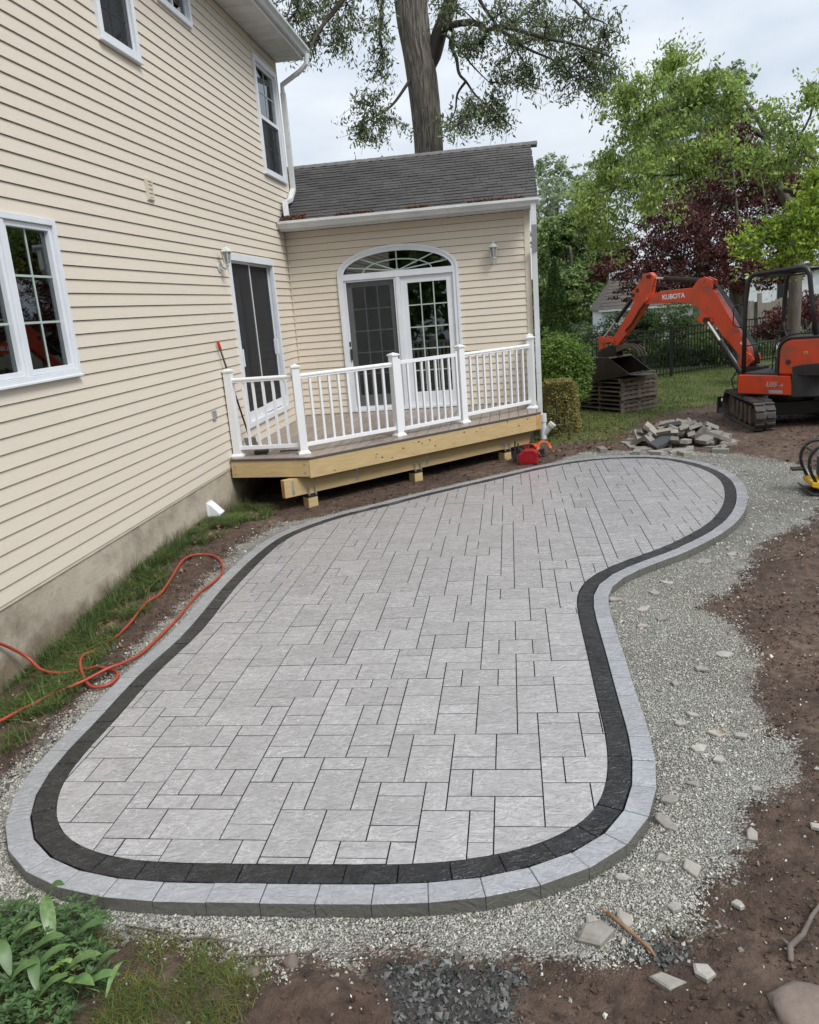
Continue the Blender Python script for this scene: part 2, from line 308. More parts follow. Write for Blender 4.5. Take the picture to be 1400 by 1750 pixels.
OUTLINE=[(2.366,2.622),(2.597,2.624),(2.833,2.626),(3.061,2.628),(3.291,2.64),(3.506,2.669),(3.724,2.734),(3.917,2.83),(4.071,2.937),(4.187,3.067),(4.264,3.21),(4.305,3.364),(4.341,3.585),(4.358,3.799),(4.36,4.019),(4.349,4.233),(4.354,4.457),(4.353,4.681),(4.356,4.9),(4.353,5.125),(4.352,5.339),(4.352,5.57),(4.353,5.786),(4.365,5.998),(4.404,6.164),(4.475,6.315),(4.587,6.448),(4.747,6.603),(4.913,6.764),(5.146,6.948),(5.358,7.194),(5.569,7.458),(5.726,7.661),(5.908,7.995),(6.064,8.363),(6.135,8.561),(6.254,8.991),(6.335,9.387),(6.373,9.735),(6.364,10.072),(6.296,10.447),(6.17,10.809),(6.012,11.084),(5.834,11.315),(5.583,11.449),(5.29,11.507),(5.014,11.547),(4.7,11.471),(4.58,11.447),(4.179,11.223),(3.783,10.935),(3.534,10.698),(2.927,10.178),(2.364,9.696),(2.052,9.343),(1.744,9.115),(1.459,8.813),(1.214,8.45),(1.037,8.081),(0.969,7.563),(0.951,6.974),(0.951,6.414),(0.998,5.813),(1.021,5.407),(0.994,5.042),(0.964,4.871),(0.966,4.647),(0.977,4.423),(0.988,4.187),(0.994,3.912),(0.976,3.706),(0.994,3.564),(1.018,3.394),(1.061,3.25),(1.126,3.118),(1.248,2.934),(1.305,2.866),(1.46,2.759),(1.673,2.673),(1.902,2.619),(2.131,2.618)]
OAK_LIMBS=[[(1.72,22.0,3.79,0.37),(1.82,22.0,5.09,0.381),(1.86,22.0,6.14,0.393),(1.84,22.0,7.03,0.404),(1.76,22.0,8.25,0.416),(1.68,22.0,9.04,0.427),(1.66,22.0,9.94,0.439),(1.68,22.0,11.3,0.45)],[(2.12,22.0,8.27,0.2),(2.33,21.88,8.74,0.188),(2.56,21.75,9.12,0.175),(2.77,21.62,9.62,0.163),(3.14,21.5,10.32,0.15)],[(2.41,21.8,8.77,0.09),(2.69,21.43,8.73,0.082),(3.06,21.07,8.63,0.074),(3.36,20.7,8.44,0.067),(3.49,20.33,8.2,0.059),(3.73,19.97,8.14,0.051),(4.11,19.6,7.94,0.043),(4.71,19.23,7.6,0.036),(5.29,18.87,7.32,0.028),(5.96,18.5,6.93,0.02)],[(3.66,21.0,8.42,0.05),(3.99,20.5,8.1,0.041),(4.36,20.0,7.65,0.031),(4.96,19.5,7.19,0.021),(5.34,19.0,6.68,0.012)],[(2.5,21.7,8.83,0.06),(2.68,21.55,8.6,0.054),(2.6,21.4,8.32,0.048),(2.73,21.25,7.95,0.042),(2.78,21.1,7.58,0.036),(2.95,20.95,7.34,0.03),(3.18,20.8,6.97,0.024),(3.64,20.65,6.51,0.018),(3.97,20.5,6.19,0.012)],[(2.38,21.7,8.62,0.04),(2.54,21.4,8.49,0.033),(2.82,21.1,8.09,0.025),(3.15,20.8,7.6,0.018),(3.48,20.5,7.18,0.01)],[(3.13,21.0,9.79,0.05),(3.36,20.93,9.02,0.043),(3.61,20.87,8.61,0.037),(3.73,20.8,8.39,0.03)],[(2.95,21.0,7.38,0.035),(2.72,21.0,7.12,0.027),(2.64,21.0,6.75,0.018),(2.44,21.0,6.44,0.01)],[(1.71,21.5,10.86,0.12),(1.01,20.8,10.21,0.098),(0.5,20.1,9.32,0.077),(0.18,19.4,8.67,0.055),(-0.11,18.7,8.04,0.034),(-0.25,18.0,7.31,0.012)],[(1.18,20.5,10.13,0.08),(0.07,19.83,9.74,0.057),(-0.5,19.17,9.13,0.035),(-0.66,18.5,8.38,0.012)],[(1.59,21.5,10.15,0.07),(1.19,21.0,9.54,0.051),(1.05,20.5,8.67,0.031),(1.13,20.0,7.91,0.012)],[(1.68,22.0,7.99,0.05),(1.45,21.62,7.59,0.041),(1.09,21.25,7.09,0.031),(0.69,20.88,6.79,0.021),(0.33,20.5,6.56,0.012)],[(3.14,21.0,10.02,0.1),(4.18,20.33,9.42,0.072),(5.02,19.67,8.76,0.043),(5.67,19.0,7.81,0.015)]]
OAK_LEAF=[(-1.03,20.1,9.02,0.67,0.63,0.59),(-0.48,20.83,9.31,0.77,0.69,0.61),(0.17,19.1,9.14,0.98,0.7,0.42),(0.5,19.83,8.76,0.66,0.62,0.58),(-0.43,19.45,8.06,0.36,0.46,0.57),(0.27,19.32,8.06,0.36,0.43,0.5),(1.25,19.55,8.48,0.36,0.54,0.72),(-0.91,19.93,8.48,0.44,0.4,0.37),(0.83,20.05,6.92,0.52,0.42,0.32),(1.09,20.39,6.5,0.6,0.45,0.3),(0.52,20.11,6.3,0.21,0.16,0.12),(1.02,20.74,7.88,0.38,0.38,0.38),(3.74,19.59,8.26,0.65,0.5,0.36),(4.83,21.21,8.75,1.01,0.78,0.55),(5.56,19.17,7.65,0.63,0.6,0.56),(5.18,20.71,7.84,0.76,0.61,0.46),(4.1,20.1,7.67,0.67,0.52,0.37),(3.44,20.44,7.84,0.38,0.3,0.23),(6.13,19.44,7.27,0.4,0.52,0.64),(5.58,19.58,6.62,0.58,0.54,0.5),(3.95,21.02,7.25,0.54,0.54,0.54),(3.65,21.42,6.86,0.55,0.47,0.39),(2.99,19.85,6.41,0.36,0.34,0.32),(3.42,20.76,6.3,0.76,0.52,0.27),(4.44,21.2,7.24,0.39,0.31,0.23),(6.14,21.25,6.76,0.39,0.34,0.28),(5.06,19.3,6.9,0.35,0.28,0.21),(2.67,19.19,6.07,0.31,0.3,0.28),(5.7,19.51,7.05,0.57,0.5,0.43),(4.41,21.21,8.43,0.78,0.62,0.47),(4.84,19.34,7.78,0.64,0.53,0.43),(2.59,20.11,8.73,0.37,0.37,0.37),(6.57,21.4,7.06,0.28,0.34,0.39),(2.92,20.38,8.0,0.3,0.26,0.22)]
DOG_LIMBS=[[(9.61,18.0,0.26,0.14),(9.6,17.94,2.19,0.127),(9.52,17.89,3.47,0.113),(9.29,17.83,3.81,0.1),(9.04,17.78,4.27,0.087),(8.91,17.72,4.6,0.073),(8.86,17.67,4.95,0.06),(8.57,17.61,5.44,0.047),(8.15,17.56,5.93,0.033),(7.82,17.5,6.33,0.02)],[(8.88,17.6,4.46,0.06),(8.53,17.44,4.59,0.053),(7.96,17.29,4.55,0.046),(7.6,17.13,4.4,0.039),(7.2,16.97,4.22,0.031),(6.81,16.81,4.04,0.024),(6.55,16.66,3.78,0.017),(6.19,16.5,3.48,0.01)],[(8.84,17.6,4.9,0.045),(8.47,17.44,5.14,0.038),(8.13,17.28,5.53,0.03),(7.66,17.12,5.58,0.023),(6.83,16.96,5.48,0.015),(6.41,16.8,5.38,0.008)],[(7.69,17.2,4.48,0.03),(7.08,16.97,4.34,0.022),(6.4,16.73,4.34,0.014),(5.79,16.5,4.17,0.006)],[(9.21,17.6,3.94,0.05),(9.51,17.05,3.78,0.035),(9.67,16.5,3.81,0.02)],[(9.08,17.6,4.11,0.04),(9.17,17.4,4.5,0.03),(9.49,17.2,5.16,0.02),(9.48,17.0,5.61,0.01)],[(7.62,17.2,4.41,0.025),(7.27,16.93,3.88,0.019),(6.57,16.67,3.49,0.012),(5.87,16.4,3.21,0.006)]]
DOG_LEAF=[(5.96,16.87,5.55,0.35,0.42,0.5),(6.36,16.05,5.63,0.53,0.5,0.47),(7.07,17.1,5.89,0.53,0.48,0.44),(7.55,16.87,5.79,0.5,0.45,0.4),(7.96,16.84,5.74,0.27,0.32,0.37),(8.03,16.66,5.35,0.43,0.4,0.37),(8.68,16.41,5.08,0.48,0.43,0.39),(9.15,17.24,4.84,0.44,0.36,0.28),(6.13,16.6,5.03,0.49,0.46,0.43),(6.65,16.53,5.16,0.67,0.53,0.39),(7.32,17.24,5.39,0.57,0.51,0.44),(5.75,17.06,4.62,0.5,0.39,0.28),(6.19,16.27,4.46,0.66,0.48,0.3),(6.85,17.03,4.72,0.63,0.44,0.25),(7.25,16.37,4.68,0.48,0.32,0.17),(5.69,17.57,4.26,0.65,0.52,0.39),(6.29,17.71,4.0,0.78,0.6,0.42),(5.5,16.99,3.61,0.52,0.46,0.4),(5.93,17.69,3.35,0.55,0.42,0.29),(6.59,16.16,3.95,0.53,0.42,0.3),(7.28,17.01,4.31,0.56,0.38,0.19),(8.22,16.13,4.39,0.36,0.26,0.17),(8.84,16.86,4.29,0.43,0.35,0.27),(9.17,16.19,5.32,0.17,0.21,0.26),(6.85,16.25,6.19,0.17,0.16,0.14),(6.82,17.19,6.24,0.25,0.2,0.15),(6.01,16.45,5.71,0.24,0.21,0.18),(5.21,16.21,3.88,0.3,0.26,0.21),(7.68,16.44,4.79,0.42,0.3,0.18),(9.3,16.7,4.48,0.25,0.28,0.31)]
LOW_LEAF=[(8.72,14.84,3.37,0.35,0.32,0.28),(8.35,14.97,3.04,0.5,0.36,0.22),(8.69,14.63,2.76,0.34,0.31,0.28),(7.75,14.81,2.77,0.27,0.2,0.13),(8.12,15.11,2.93,0.39,0.28,0.17),(8.51,15.12,2.56,0.39,0.25,0.11),(8.69,14.5,3.74,0.21,0.21,0.21),(8.73,14.57,3.02,0.27,0.27,0.27)]
LOW_LIMBS=[[(9.21,15.0,3.85,0.03),(9.02,14.9,3.3,0.024),(8.62,14.8,3.15,0.018),(8.13,14.7,2.99,0.012),(7.55,14.6,2.74,0.006)],[(9.21,15.0,3.11,0.02),(8.73,14.8,2.76,0.013),(8.3,14.6,2.55,0.005)]]
MAPLE_LEAF=[(10.13,25.31,6.34,0.6,0.48,0.37),(9.08,24.13,5.68,0.71,0.55,0.39),(10.14,25.32,5.77,0.93,0.74,0.56),(10.75,24.6,5.03,0.81,0.68,0.54),(9.27,24.55,4.63,0.99,0.81,0.63),(8.22,23.21,3.83,0.94,0.81,0.68),(7.72,25.33,3.32,0.84,0.7,0.56),(6.53,22.62,2.83,0.67,0.48,0.3),(7.71,23.31,2.6,0.94,0.69,0.43),(9.12,23.82,3.27,1.14,0.96,0.79),(10.52,24.78,3.84,1.0,0.96,0.91),(9.73,23.15,2.58,0.94,0.77,0.6),(11.43,25.02,4.56,0.83,0.69,0.55),(12.11,25.35,4.85,0.65,0.7,0.75),(11.24,23.06,3.05,0.59,0.68,0.76),(8.92,24.27,2.37,0.98,0.69,0.39),(5.97,22.63,2.6,0.3,0.21,0.12),(7.3,23.68,2.17,0.7,0.45,0.21),(10.58,22.72,2.35,0.67,0.54,0.42),(7.04,25.28,3.29,0.56,0.46,0.37)]
MAPLE_LIMBS=[[(10.14,24.0,-0.32,0.16),(10.15,24.0,0.99,0.134),(10.02,24.0,1.96,0.108),(9.56,24.0,2.94,0.082),(8.92,24.0,3.91,0.056),(8.76,24.0,4.69,0.03)],[(10.06,24.0,1.64,0.09),(10.49,24.0,2.7,0.067),(10.77,24.0,3.75,0.043),(10.58,24.0,4.96,0.02)],[(10.1,24.0,1.32,0.07),(9.38,23.83,2.17,0.053),(8.4,23.67,3.02,0.037),(7.43,23.5,3.09,0.02)],[(10.12,24.0,0.99,0.08),(10.27,24.0,2.25,0.06),(10.03,24.0,3.82,0.04),(9.81,24.0,5.62,0.02)]]
SMALLMAPLE_LEAF=[(9.88,19.28,1.43,0.5,0.39,0.28),(9.74,19.8,1.1,0.44,0.33,0.22),(10.18,19.27,1.66,0.35,0.32,0.28),(10.58,19.83,1.3,0.29,0.29,0.29)]
BACK_LEAF=[(9.64,103.93,16.07,2.14,2.22,2.29),(8.38,98.32,12.61,1.59,2.06,2.53),(12.31,103.21,14.94,1.97,1.9,1.82),(7.68,95.42,9.26,1.12,1.61,2.1),(12.63,96.08,12.28,2.47,2.3,2.12),(10.39,100.95,12.71,2.23,2.23,2.23),(8.12,100.3,16.35,1.03,1.25,1.47)]
BACK2_LEAF=[(11.31,34.31,9.41,1.14,0.88,0.63),(11.01,37.12,9.43,1.09,1.09,1.09),(12.31,35.75,8.8,1.31,1.18,1.05),(10.04,36.89,8.38,1.09,1.09,1.09),(11.66,37.91,7.94,1.67,1.39,1.12),(8.74,36.15,7.04,1.33,1.2,1.06),(13.01,36.0,10.04,0.66,0.6,0.53),(7.36,34.29,6.68,0.76,0.69,0.63),(12.86,35.07,6.27,1.55,1.42,1.29),(10.58,36.0,6.17,1.59,1.59,1.59),(16.33,36.72,5.05,1.08,1.21,1.35),(15.04,37.21,6.82,0.96,0.96,0.96)]
MID_LEAF=[(6.89,51.49,5.8,1.33,1.19,1.06),(8.29,51.87,4.86,1.53,1.43,1.33),(6.49,51.48,4.14,1.06,1.19,1.32),(8.44,50.12,3.26,1.4,1.29,1.18),(6.98,48.93,2.52,1.26,1.17,1.08),(7.83,48.05,6.24,1.06,0.92,0.78),(6.82,49.72,1.02,1.28,1.19,1.1),(8.53,49.61,1.57,1.17,1.09,1.02),(9.47,50.09,3.84,0.92,1.01,1.1),(5.76,49.91,5.13,0.51,0.81,1.1),(5.85,50.22,2.46,0.74,1.11,1.48),(9.0,50.17,5.52,0.92,0.92,0.92)]
BUSH_LEAF=[(4.68,15.46,1.21,0.45,0.41,0.36),(4.43,15.7,1.35,0.25,0.27,0.29),(4.99,15.7,0.89,0.29,0.29,0.3),(4.48,15.52,0.83,0.32,0.33,0.34),(4.81,15.52,0.59,0.32,0.32,0.32),(4.31,15.56,0.56,0.14,0.21,0.29),(5.09,15.66,0.61,0.14,0.16,0.17)]
SHRUBS=[(5.97,27.31,0.99,0.8,0.62,0.44),(6.64,25.06,0.52,0.64,0.58,0.52),(7.23,26.9,1.2,0.59,0.54,0.49),(8.02,27.25,0.57,0.8,0.75,0.7),(7.9,26.5,1.34,0.49,0.44,0.39),(8.63,25.67,1.39,0.76,0.61,0.47),(8.62,25.59,0.26,0.66,0.54,0.41),(9.77,27.28,0.72,0.8,0.75,0.7),(9.73,25.51,0.1,0.66,0.52,0.38),(10.07,25.27,0.95,0.56,0.56,0.56),(11.25,27.06,0.25,0.7,0.65,0.6),(12.41,27.86,-0.25,0.82,0.67,0.51),(12.33,25.01,0.12,0.55,0.6,0.64)]
PAVERS=[(-17,2,3,2),(-17,0,1,2),(-16,0,2,2),(-14,0,2,3),(-12,1,2,2),(-10,1,2,3),(-14,3,3,2),(-11,3,1,2),(-8,3,2,2),(-8,2,2,1),(-8,0,1,2),(-7,0,2,2),(-12,-1,1,2),(-11,-1,2,2),(-9,-1,1,2),(-15,-1,2,1),(-17,-3,2,3),(-15,-3,2,2),(-13,-2,1,2),(-12,-2,2,1),(-10,-2,2,1),(-8,-3,2,3),(-6,-2,1,2),(-13,-4,2,2),(-11,-4,3,2),(-8,-4,2,1),(-15,-5,2,2),(-13,-6,1,2),(-12,-5,2,1),(-12,-6,2,1),(-10,-6,3,2),(-7,-6,1,2),(-6,-5,2,3),(-6,-6,2,1),(-6,2,2,2),(-4,2,2,1),(-4,3,2,2),(-2,2,1,2),(-1,3,2,1),(-1,0,2,3),(-5,1,2,1),(-5,-2,2,3),(-3,0,2,2),(1,2,2,2),(1,1,2,1),(3,3,2,1),(3,1,2,2),(5,2,2,3),(7,2,1,2),(1,-1,1,2),(2,-1,3,2),(5,0,1,2),(6,0,2,2),(5,-3,2,3),(7,-1,2,1),(7,-2,2,1),(-3,-2,1,2),(-2,-1,2,1),(-2,-3,2,2),(-2,-4,2,1),(0,-2,1,2),(1,-2,2,1),(3,-3,2,2),(-4,-4,2,2),(-4,-6,1,2),(-3,-5,2,1),(-3,-6,2,1),(-1,-6,1,2),(0,-5,2,3),(0,-6,2,1),(2,-4,1,2),(2,-6,1,2),(3,-5,3,2),(-18,9,3,2),(-17,7,1,2),(-16,7,2,2),(-14,8,1,2),(-14,5,2,1),(-15,6,2,1),(-17,4,2,1),(-15,4,1,2),(-10,4,2,1),(-12,5,3,2),(-9,5,1,2),(-12,7,2,2),(-13,8,1,2),(-12,9,2,3),(-10,7,2,1),(-8,6,2,2),(-6,5,2,2),(-6,4,2,1),(-10,8,3,2),(-7,8,1,2),(-6,9,2,1),(-4,9,2,1),(-6,7,1,2),(-5,7,2,2),(-3,7,1,2),(-10,10,2,2),(-8,10,3,2),(-5,10,2,2),(-8,12,2,1),(-10,13,3,2),(-7,13,1,2),(-6,12,3,2),(-4,14,2,3),(-3,11,2,2),(-3,10,2,1),(-3,13,2,1),(-1,12,3,2),(-1,10,1,2),(-2,8,2,2),(-2,5,2,3),(-2,4,2,1),(0,7,2,2),(0,6,2,1),(0,4,2,2),(2,8,2,1),(2,5,2,3),(2,4,2,1),(0,9,1,2),(1,9,2,2),(3,9,1,2),(2,11,2,2),(4,12,2,1),(4,10,1,2),(5,10,3,2),(4,7,2,2),(4,6,2,1),(6,6,2,3),(6,9,2,1),(4,4,1,2),(5,5,2,1),(7,4,1,2),(2,13,1,2),(3,13,2,2),(5,13,1,2),(2,15,2,1),(4,15,2,1),(6,12,2,2),(6,14,2,2)]
# ---------------------------------------------------------------- mesh helpers
class MB:
    """collects faces for ONE mesh object"""
    def __init__(s): s.v = []; s.f = []; s.t = []
    def add(s, vs, fs):
        o = len(s.v); s.v += [tuple(map(float, p)) for p in vs]; s.f += [tuple(i + o for i in f) for f in fs]; return s
    def box(s, x0, x1, y0, y1, z0, z1):
        return s.add([(x0, y0, z0), (x1, y0, z0), (x1, y1, z0), (x0, y1, z0), (x0, y0, z1), (x1, y0, z1), (x1, y1, z1), (x0, y1, z1)],
                     [(0, 3, 2, 1), (4, 5, 6, 7), (0, 1, 5, 4), (1, 2, 6, 5), (2, 3, 7, 6), (3, 0, 4, 7)])
    def obox(s, c, ax, ay, az):
        c, ax, ay, az = map(Vector, (c, ax, ay, az)); vs = []
        for k in (-1, 1):
            for i, j in ((-1, -1), (1, -1), (1, 1), (-1, 1)): vs.append(c + ax * i + ay * j + az * k)
        return s.add(vs, [(0, 3, 2, 1), (4, 5, 6, 7), (0, 1, 5, 4), (1, 2, 6, 5), (2, 3, 7, 6), (3, 0, 4, 7)])
    def bar(s, p, q, w, h, up=(0, 0, 1)):
        p, q = Vector(p), Vector(q); d = (q - p); l = d.length; d.normalize(); u = Vector(up)
        sx = d.cross(u).normalized(); u = sx.cross(d).normalized()
        return s.obox((p + q) / 2, d * l / 2, sx * w / 2, u * h / 2)
    def prism(s, poly, z0, z1, cham=0.):
        n = len(poly); A = sum(poly[i][0] * poly[(i + 1) % n][1] - poly[(i + 1) % n][0] * poly[i][1] for i in range(n))
        if A < 0: poly = poly[::-1]
        if cham:
            cxx = sum(p[0] for p in poly) / n; cyy = sum(p[1] for p in poly) / n
            ins = []
            for x, y in poly:
                l = math.hypot(x - cxx, y - cyy) or 1; k = max(0, 1 - cham * 1.4 / l); ins.append((cxx + (x - cxx) * k, cyy + (y - cyy) * k))
            vs = [(x, y, z0) for x, y in poly] + [(x, y, z1 - cham * .8) for x, y in poly] + [(x, y, z1) for x, y in ins]
            fs = [tuple(range(n))[::-1], tuple(range(2 * n, 3 * n))]
            for i in range(n):
                j = (i + 1) % n; fs += [(i, j, n + j, n + i), (n + i, n + j, 2 * n + j, 2 * n + i)]
        else:
            vs = [(x, y, z0) for x, y in poly] + [(x, y, z1) for x, y in poly]
            fs = [tuple(range(n))[::-1], tuple(range(n, 2 * n))] + [(i, (i + 1) % n, n + (i + 1) % n, n + i) for i in range(n)]
        return s.add(vs, fs)
    def plate(s, poly, o, u, w, n, t0, t1):
        """polygon in plane (u,w) at origin o extruded along n from t0 to t1"""
        o, u, w, n = map(Vector, (o, u, w, n)); k = len(poly)
        vs = [o + u * a + w * b + n * t0 for a, b in poly] + [o + u * a + w * b + n * t1 for a, b in poly]
        return s.add(vs, [tuple(range(k))[::-1], tuple(range(k, 2 * k))] + [(i, (i + 1) % k, k + (i + 1) % k, k + i) for i in range(k)])
    def tube(s, pts, r, n=8, cap=True, smooth=True):
        pts = [Vector(p[:3]) for p in pts]; m = len(pts); rs = r if isinstance(r, (list, tuple)) else [r] * m
        o = len(s.v); up = Vector((0, 0, 1)); prev = None
        for i, p in enumerate(pts):
            d = (pts[min(i + 1, m - 1)] - pts[max(i - 1, 0)]).normalized()
            if prev is None:
                a = d.cross(up)
                if a.length < .05: a = d.cross(Vector((1, 0, 0)))
            else: a = prev - d * prev.dot(d)
            a.normalize(); prev = a; b = d.cross(a)
            for j in range(n):
                t = 2 * math.pi * j / n; s.v.append(tuple(p + (a * math.cos(t) + b * math.sin(t)) * rs[i]))
        for i in range(m - 1):
            for j in range(n):
                k = (j + 1) % n; s.f.append((o + i * n + j, o + i * n + k, o + (i + 1) * n + k, o + (i + 1) * n + j))
        if cap: s.f.append(tuple(o + j for j in range(n))[::-1]); s.f.append(tuple(o + (m - 1) * n + j for j in range(n)))
        return s
    def cyl(s, p, q, r, n=12, r2=None): return s.tube([p, q], [r, r if r2 is None else r2], n)
    def lathe(s, c, prof, n=16, axis='z'):
        o = len(s.v); c = Vector(c)
        for r, h in prof:
            for j in range(n):
                t = 2 * math.pi * j / n; s.v.append((c.x + r * math.cos(t), c.y + r * math.sin(t), c.z + h))
        for i in range(len(prof) - 1):
            for j in range(n):
                k = (j + 1) % n; s.f.append((o + i * n + j, o + i * n + k, o + (i + 1) * n + k, o + (i + 1) * n + j))
        s.f.append(tuple(o + j for j in range(n))[::-1]); s.f.append(tuple(o + (len(prof) - 1) * n + j for j in range(n)))
        return s

ORG = {}
def thing(name, label, cat, loc=(0, 0, 0), rz=0., group=None, kind=None):
    o = bpy.data.objects.new(name, None); o.empty_display_size = .2; COL.objects.link(o)
    o.location = loc; o.rotation_euler = (0, 0, rz)
    if label: o['label'] = label
    if cat: o['category'] = cat
    if group: o['group'] = group
    if kind: o['kind'] = kind
    ORG[o.name] = Vector(loc)
    return o
def meshdata(name, mb, mat, smooth=False, org=None):
    me = bpy.data.meshes.new(name)
    vs = mb.v if org is None else [(x - org[0], y - org[1], z - org[2]) for x, y, z in mb.v]
    me.from_pydata(vs, [], mb.f); me.materials.append(MATS[mat])
    if smooth: me.polygons.foreach_set('use_smooth', [True] * len(me.polygons))
    me.update(); return me
def part(name, mb, mat, parent, smooth=False, world=True, bevel=0., label=None, kind=None):
    """one mesh object, child of parent; world=True: vertices given in world metres (unrotated parents)"""
    org = ORG[parent.name] if (world and parent is not None) else None
    me = meshdata(name, mb, mat, smooth, org)
    o = bpy.data.objects.new(name, me); COL.objects.link(o); o.parent = parent
    ORG[o.name] = org if org is not None else Vector((0, 0, 0))
    if bevel:
        b = o.modifiers.new('bevel', 'BEVEL'); b.width = bevel; b.segments = 2; b.limit_method = 'ANGLE'; b.angle_limit = R(40)
        if smooth: pass
    if label: o['label'] = label
    if kind: o['kind'] = kind
    return o
def solo(name, mb, mat, label, cat, loc=None, smooth=False, group=None, kind=None, bevel=0.):
    """a thing that is one mesh; origin moved to loc"""
    me = meshdata(name, mb, mat, smooth, loc); o = bpy.data.objects.new(name, me); COL.objects.link(o)
    if loc is not None: o.location = loc
    ORG[o.name] = Vector(loc) if loc is not None else Vector((0, 0, 0))
    if label: o['label'] = label
    if cat: o['category'] = cat
    if group: o['group'] = group
    if kind: o['kind'] = kind
    if bevel:
        b = o.modifiers.new('bevel', 'BEVEL'); b.width = bevel; b.segments = 2; b.limit_method = 'ANGLE'
    return o
def npmesh(name, V, F, mat, tint=None, parent=None, label=None, cat=None, kind=None, group=None, loc=None, smooth=False):
    """numpy mesh: V (n,3), F (m,k) all faces with k corners, tint (m,3) per-face colour multiplier"""
    me = bpy.data.meshes.new(name); n, k = F.shape
    org = ORG[parent.name] if parent is not None else (Vector(loc) if loc is not None else Vector((0, 0, 0)))
    V = np.asarray(V, np.float32) - np.array(org, np.float32)
    me.vertices.add(len(V)); me.vertices.foreach_set('co', V.ravel())
    me.loops.add(n * k); me.loops.foreach_set('vertex_index', F.astype(np.int32).ravel())
    me.polygons.add(n); me.polygons.foreach_set('loop_start', np.arange(0, n * k, k, dtype=np.int32))
    if tint is not None:
        ca = me.color_attributes.new('tint', 'FLOAT_COLOR', 'CORNER')
        c = np.ones((n, k, 4), np.float32); c[:, :, :3] = tint[:, None, :]; ca.data.foreach_set('color', c.ravel())
    me.update(calc_edges=True); me.validate(); me.materials.append(MATS[mat])
    me.polygons.foreach_set('use_smooth', [bool(smooth)] * n)
    o = bpy.data.objects.new(name, me); COL.objects.link(o)
    if parent is not None: o.parent = parent
    else: o.location = org
    ORG[o.name] = org
    for a, b in (('label', label), ('category', cat), ('kind', kind), ('group', group)):
        if b: o[a] = b
    return o

# value noise
def vnoise(x, y, seed=0):
    xi = np.floor(x).astype(np.int64); yi = np.floor(y).astype(np.int64); xf = x - xi; yf = y - yi
    def h(a, b):
        n = (a * 374761393 + b * 668265263 + seed * 974711) & 0xffffffff
        n = ((n ^ (n >> 13)) * 1274126177) & 0xffffffff
        return ((n ^ (n >> 16)) & 0xffff) / 65535.
    u = xf * xf * (3 - 2 * xf); v = yf * yf * (3 - 2 * yf)
    return (h(xi, yi) * (1 - u) + h(xi + 1, yi) * u) * (1 - v) + (h(xi, yi + 1) * (1 - u) + h(xi + 1, yi + 1) * u) * v
def fbm(x, y, oct=4, seed=0):
    s = 0; a = .5; t = 0
    for i in range(oct): s = s + a * vnoise(x * 2 ** i, y * 2 ** i, seed + i * 17); t += a; a *= .5
    return s / t
def inpoly(x, y, poly):
    r = np.zeros(x.shape, bool); n = len(poly); j = n - 1
    for i in range(n):
        xi, yi = poly[i]; xj, yj = poly[j]
        c = ((yi > y) != (yj > y)) & (x < (xj - xi) * (y - yi) / ((yj - yi) or 1e-9) + xi); r ^= c; j = i
    return r
def polydist(x, y, poly):
    d = np.full(x.shape, 1e9); n = len(poly)
    for i in range(n):
        ax, ay = poly[i]; bx, by = poly[(i + 1) % n]; dx, dy = bx - ax, by - ay; l = dx * dx + dy * dy or 1e-9
        t = np.clip(((x - ax) * dx + (y - ay) * dy) / l, 0, 1); d = np.minimum(d, np.hypot(x - ax - t * dx, y - ay - t * dy))
    return d
def inside_soft(x, y, poly, w):
    s = np.where(inpoly(x, y, poly), 1., -1.) * polydist(x, y, poly); return np.clip(.5 + s / (2 * w), 0, 1)

# ---------------------------------------------------------------- patio outline (outer top edge), smoothed and resampled
def smooth_loop(pts, step, it=3):
    P = np.array(pts)
    def resample(P, step):
        Q = np.vstack([P, P[:1]]); d = np.r_[0, np.cumsum(np.hypot(*np.diff(Q, axis=0).T))]; n = max(8, int(round(d[-1] / step)))
        s = np.linspace(0, d[-1], n, endpoint=False); return np.c_[np.interp(s, d, Q[:, 0]), np.interp(s, d, Q[:, 1])]
    P = resample(P, .06)
    for _ in range(it * 3): P = (np.roll(P, 1, 0) + P * 2 + np.roll(P, -1, 0)) / 4
    P0 = P.copy()
    for _ in range(14): P = (np.roll(P, 1, 0) + P * 2 + np.roll(P, -1, 0)) / 4
    return resample(P, step)
OUT = smooth_loop(OUTLINE, .05)
def offset(P, d):
    T = np.roll(P, -1, 0) - np.roll(P, 1, 0); T /= np.hypot(*T.T)[:, None]; Nn = np.c_[-T[:, 1], T[:, 0]]; return P + Nn * d
_a = np.sum(OUT[:, 0] * np.roll(OUT[:, 1], -1) - np.roll(OUT[:, 0], -1) * OUT[:, 1])
SG = 1 if _a > 0 else -1
BW = .112
IN1 = offset(OUT, SG * BW); IN2 = offset(OUT, SG * (BW + .006)); IN3 = offset(OUT, SG * (2 * BW + .006)); IN4 = offset(OUT, SG * (2 * BW + .011))
PATIO = [tuple(p) for p in OUT]

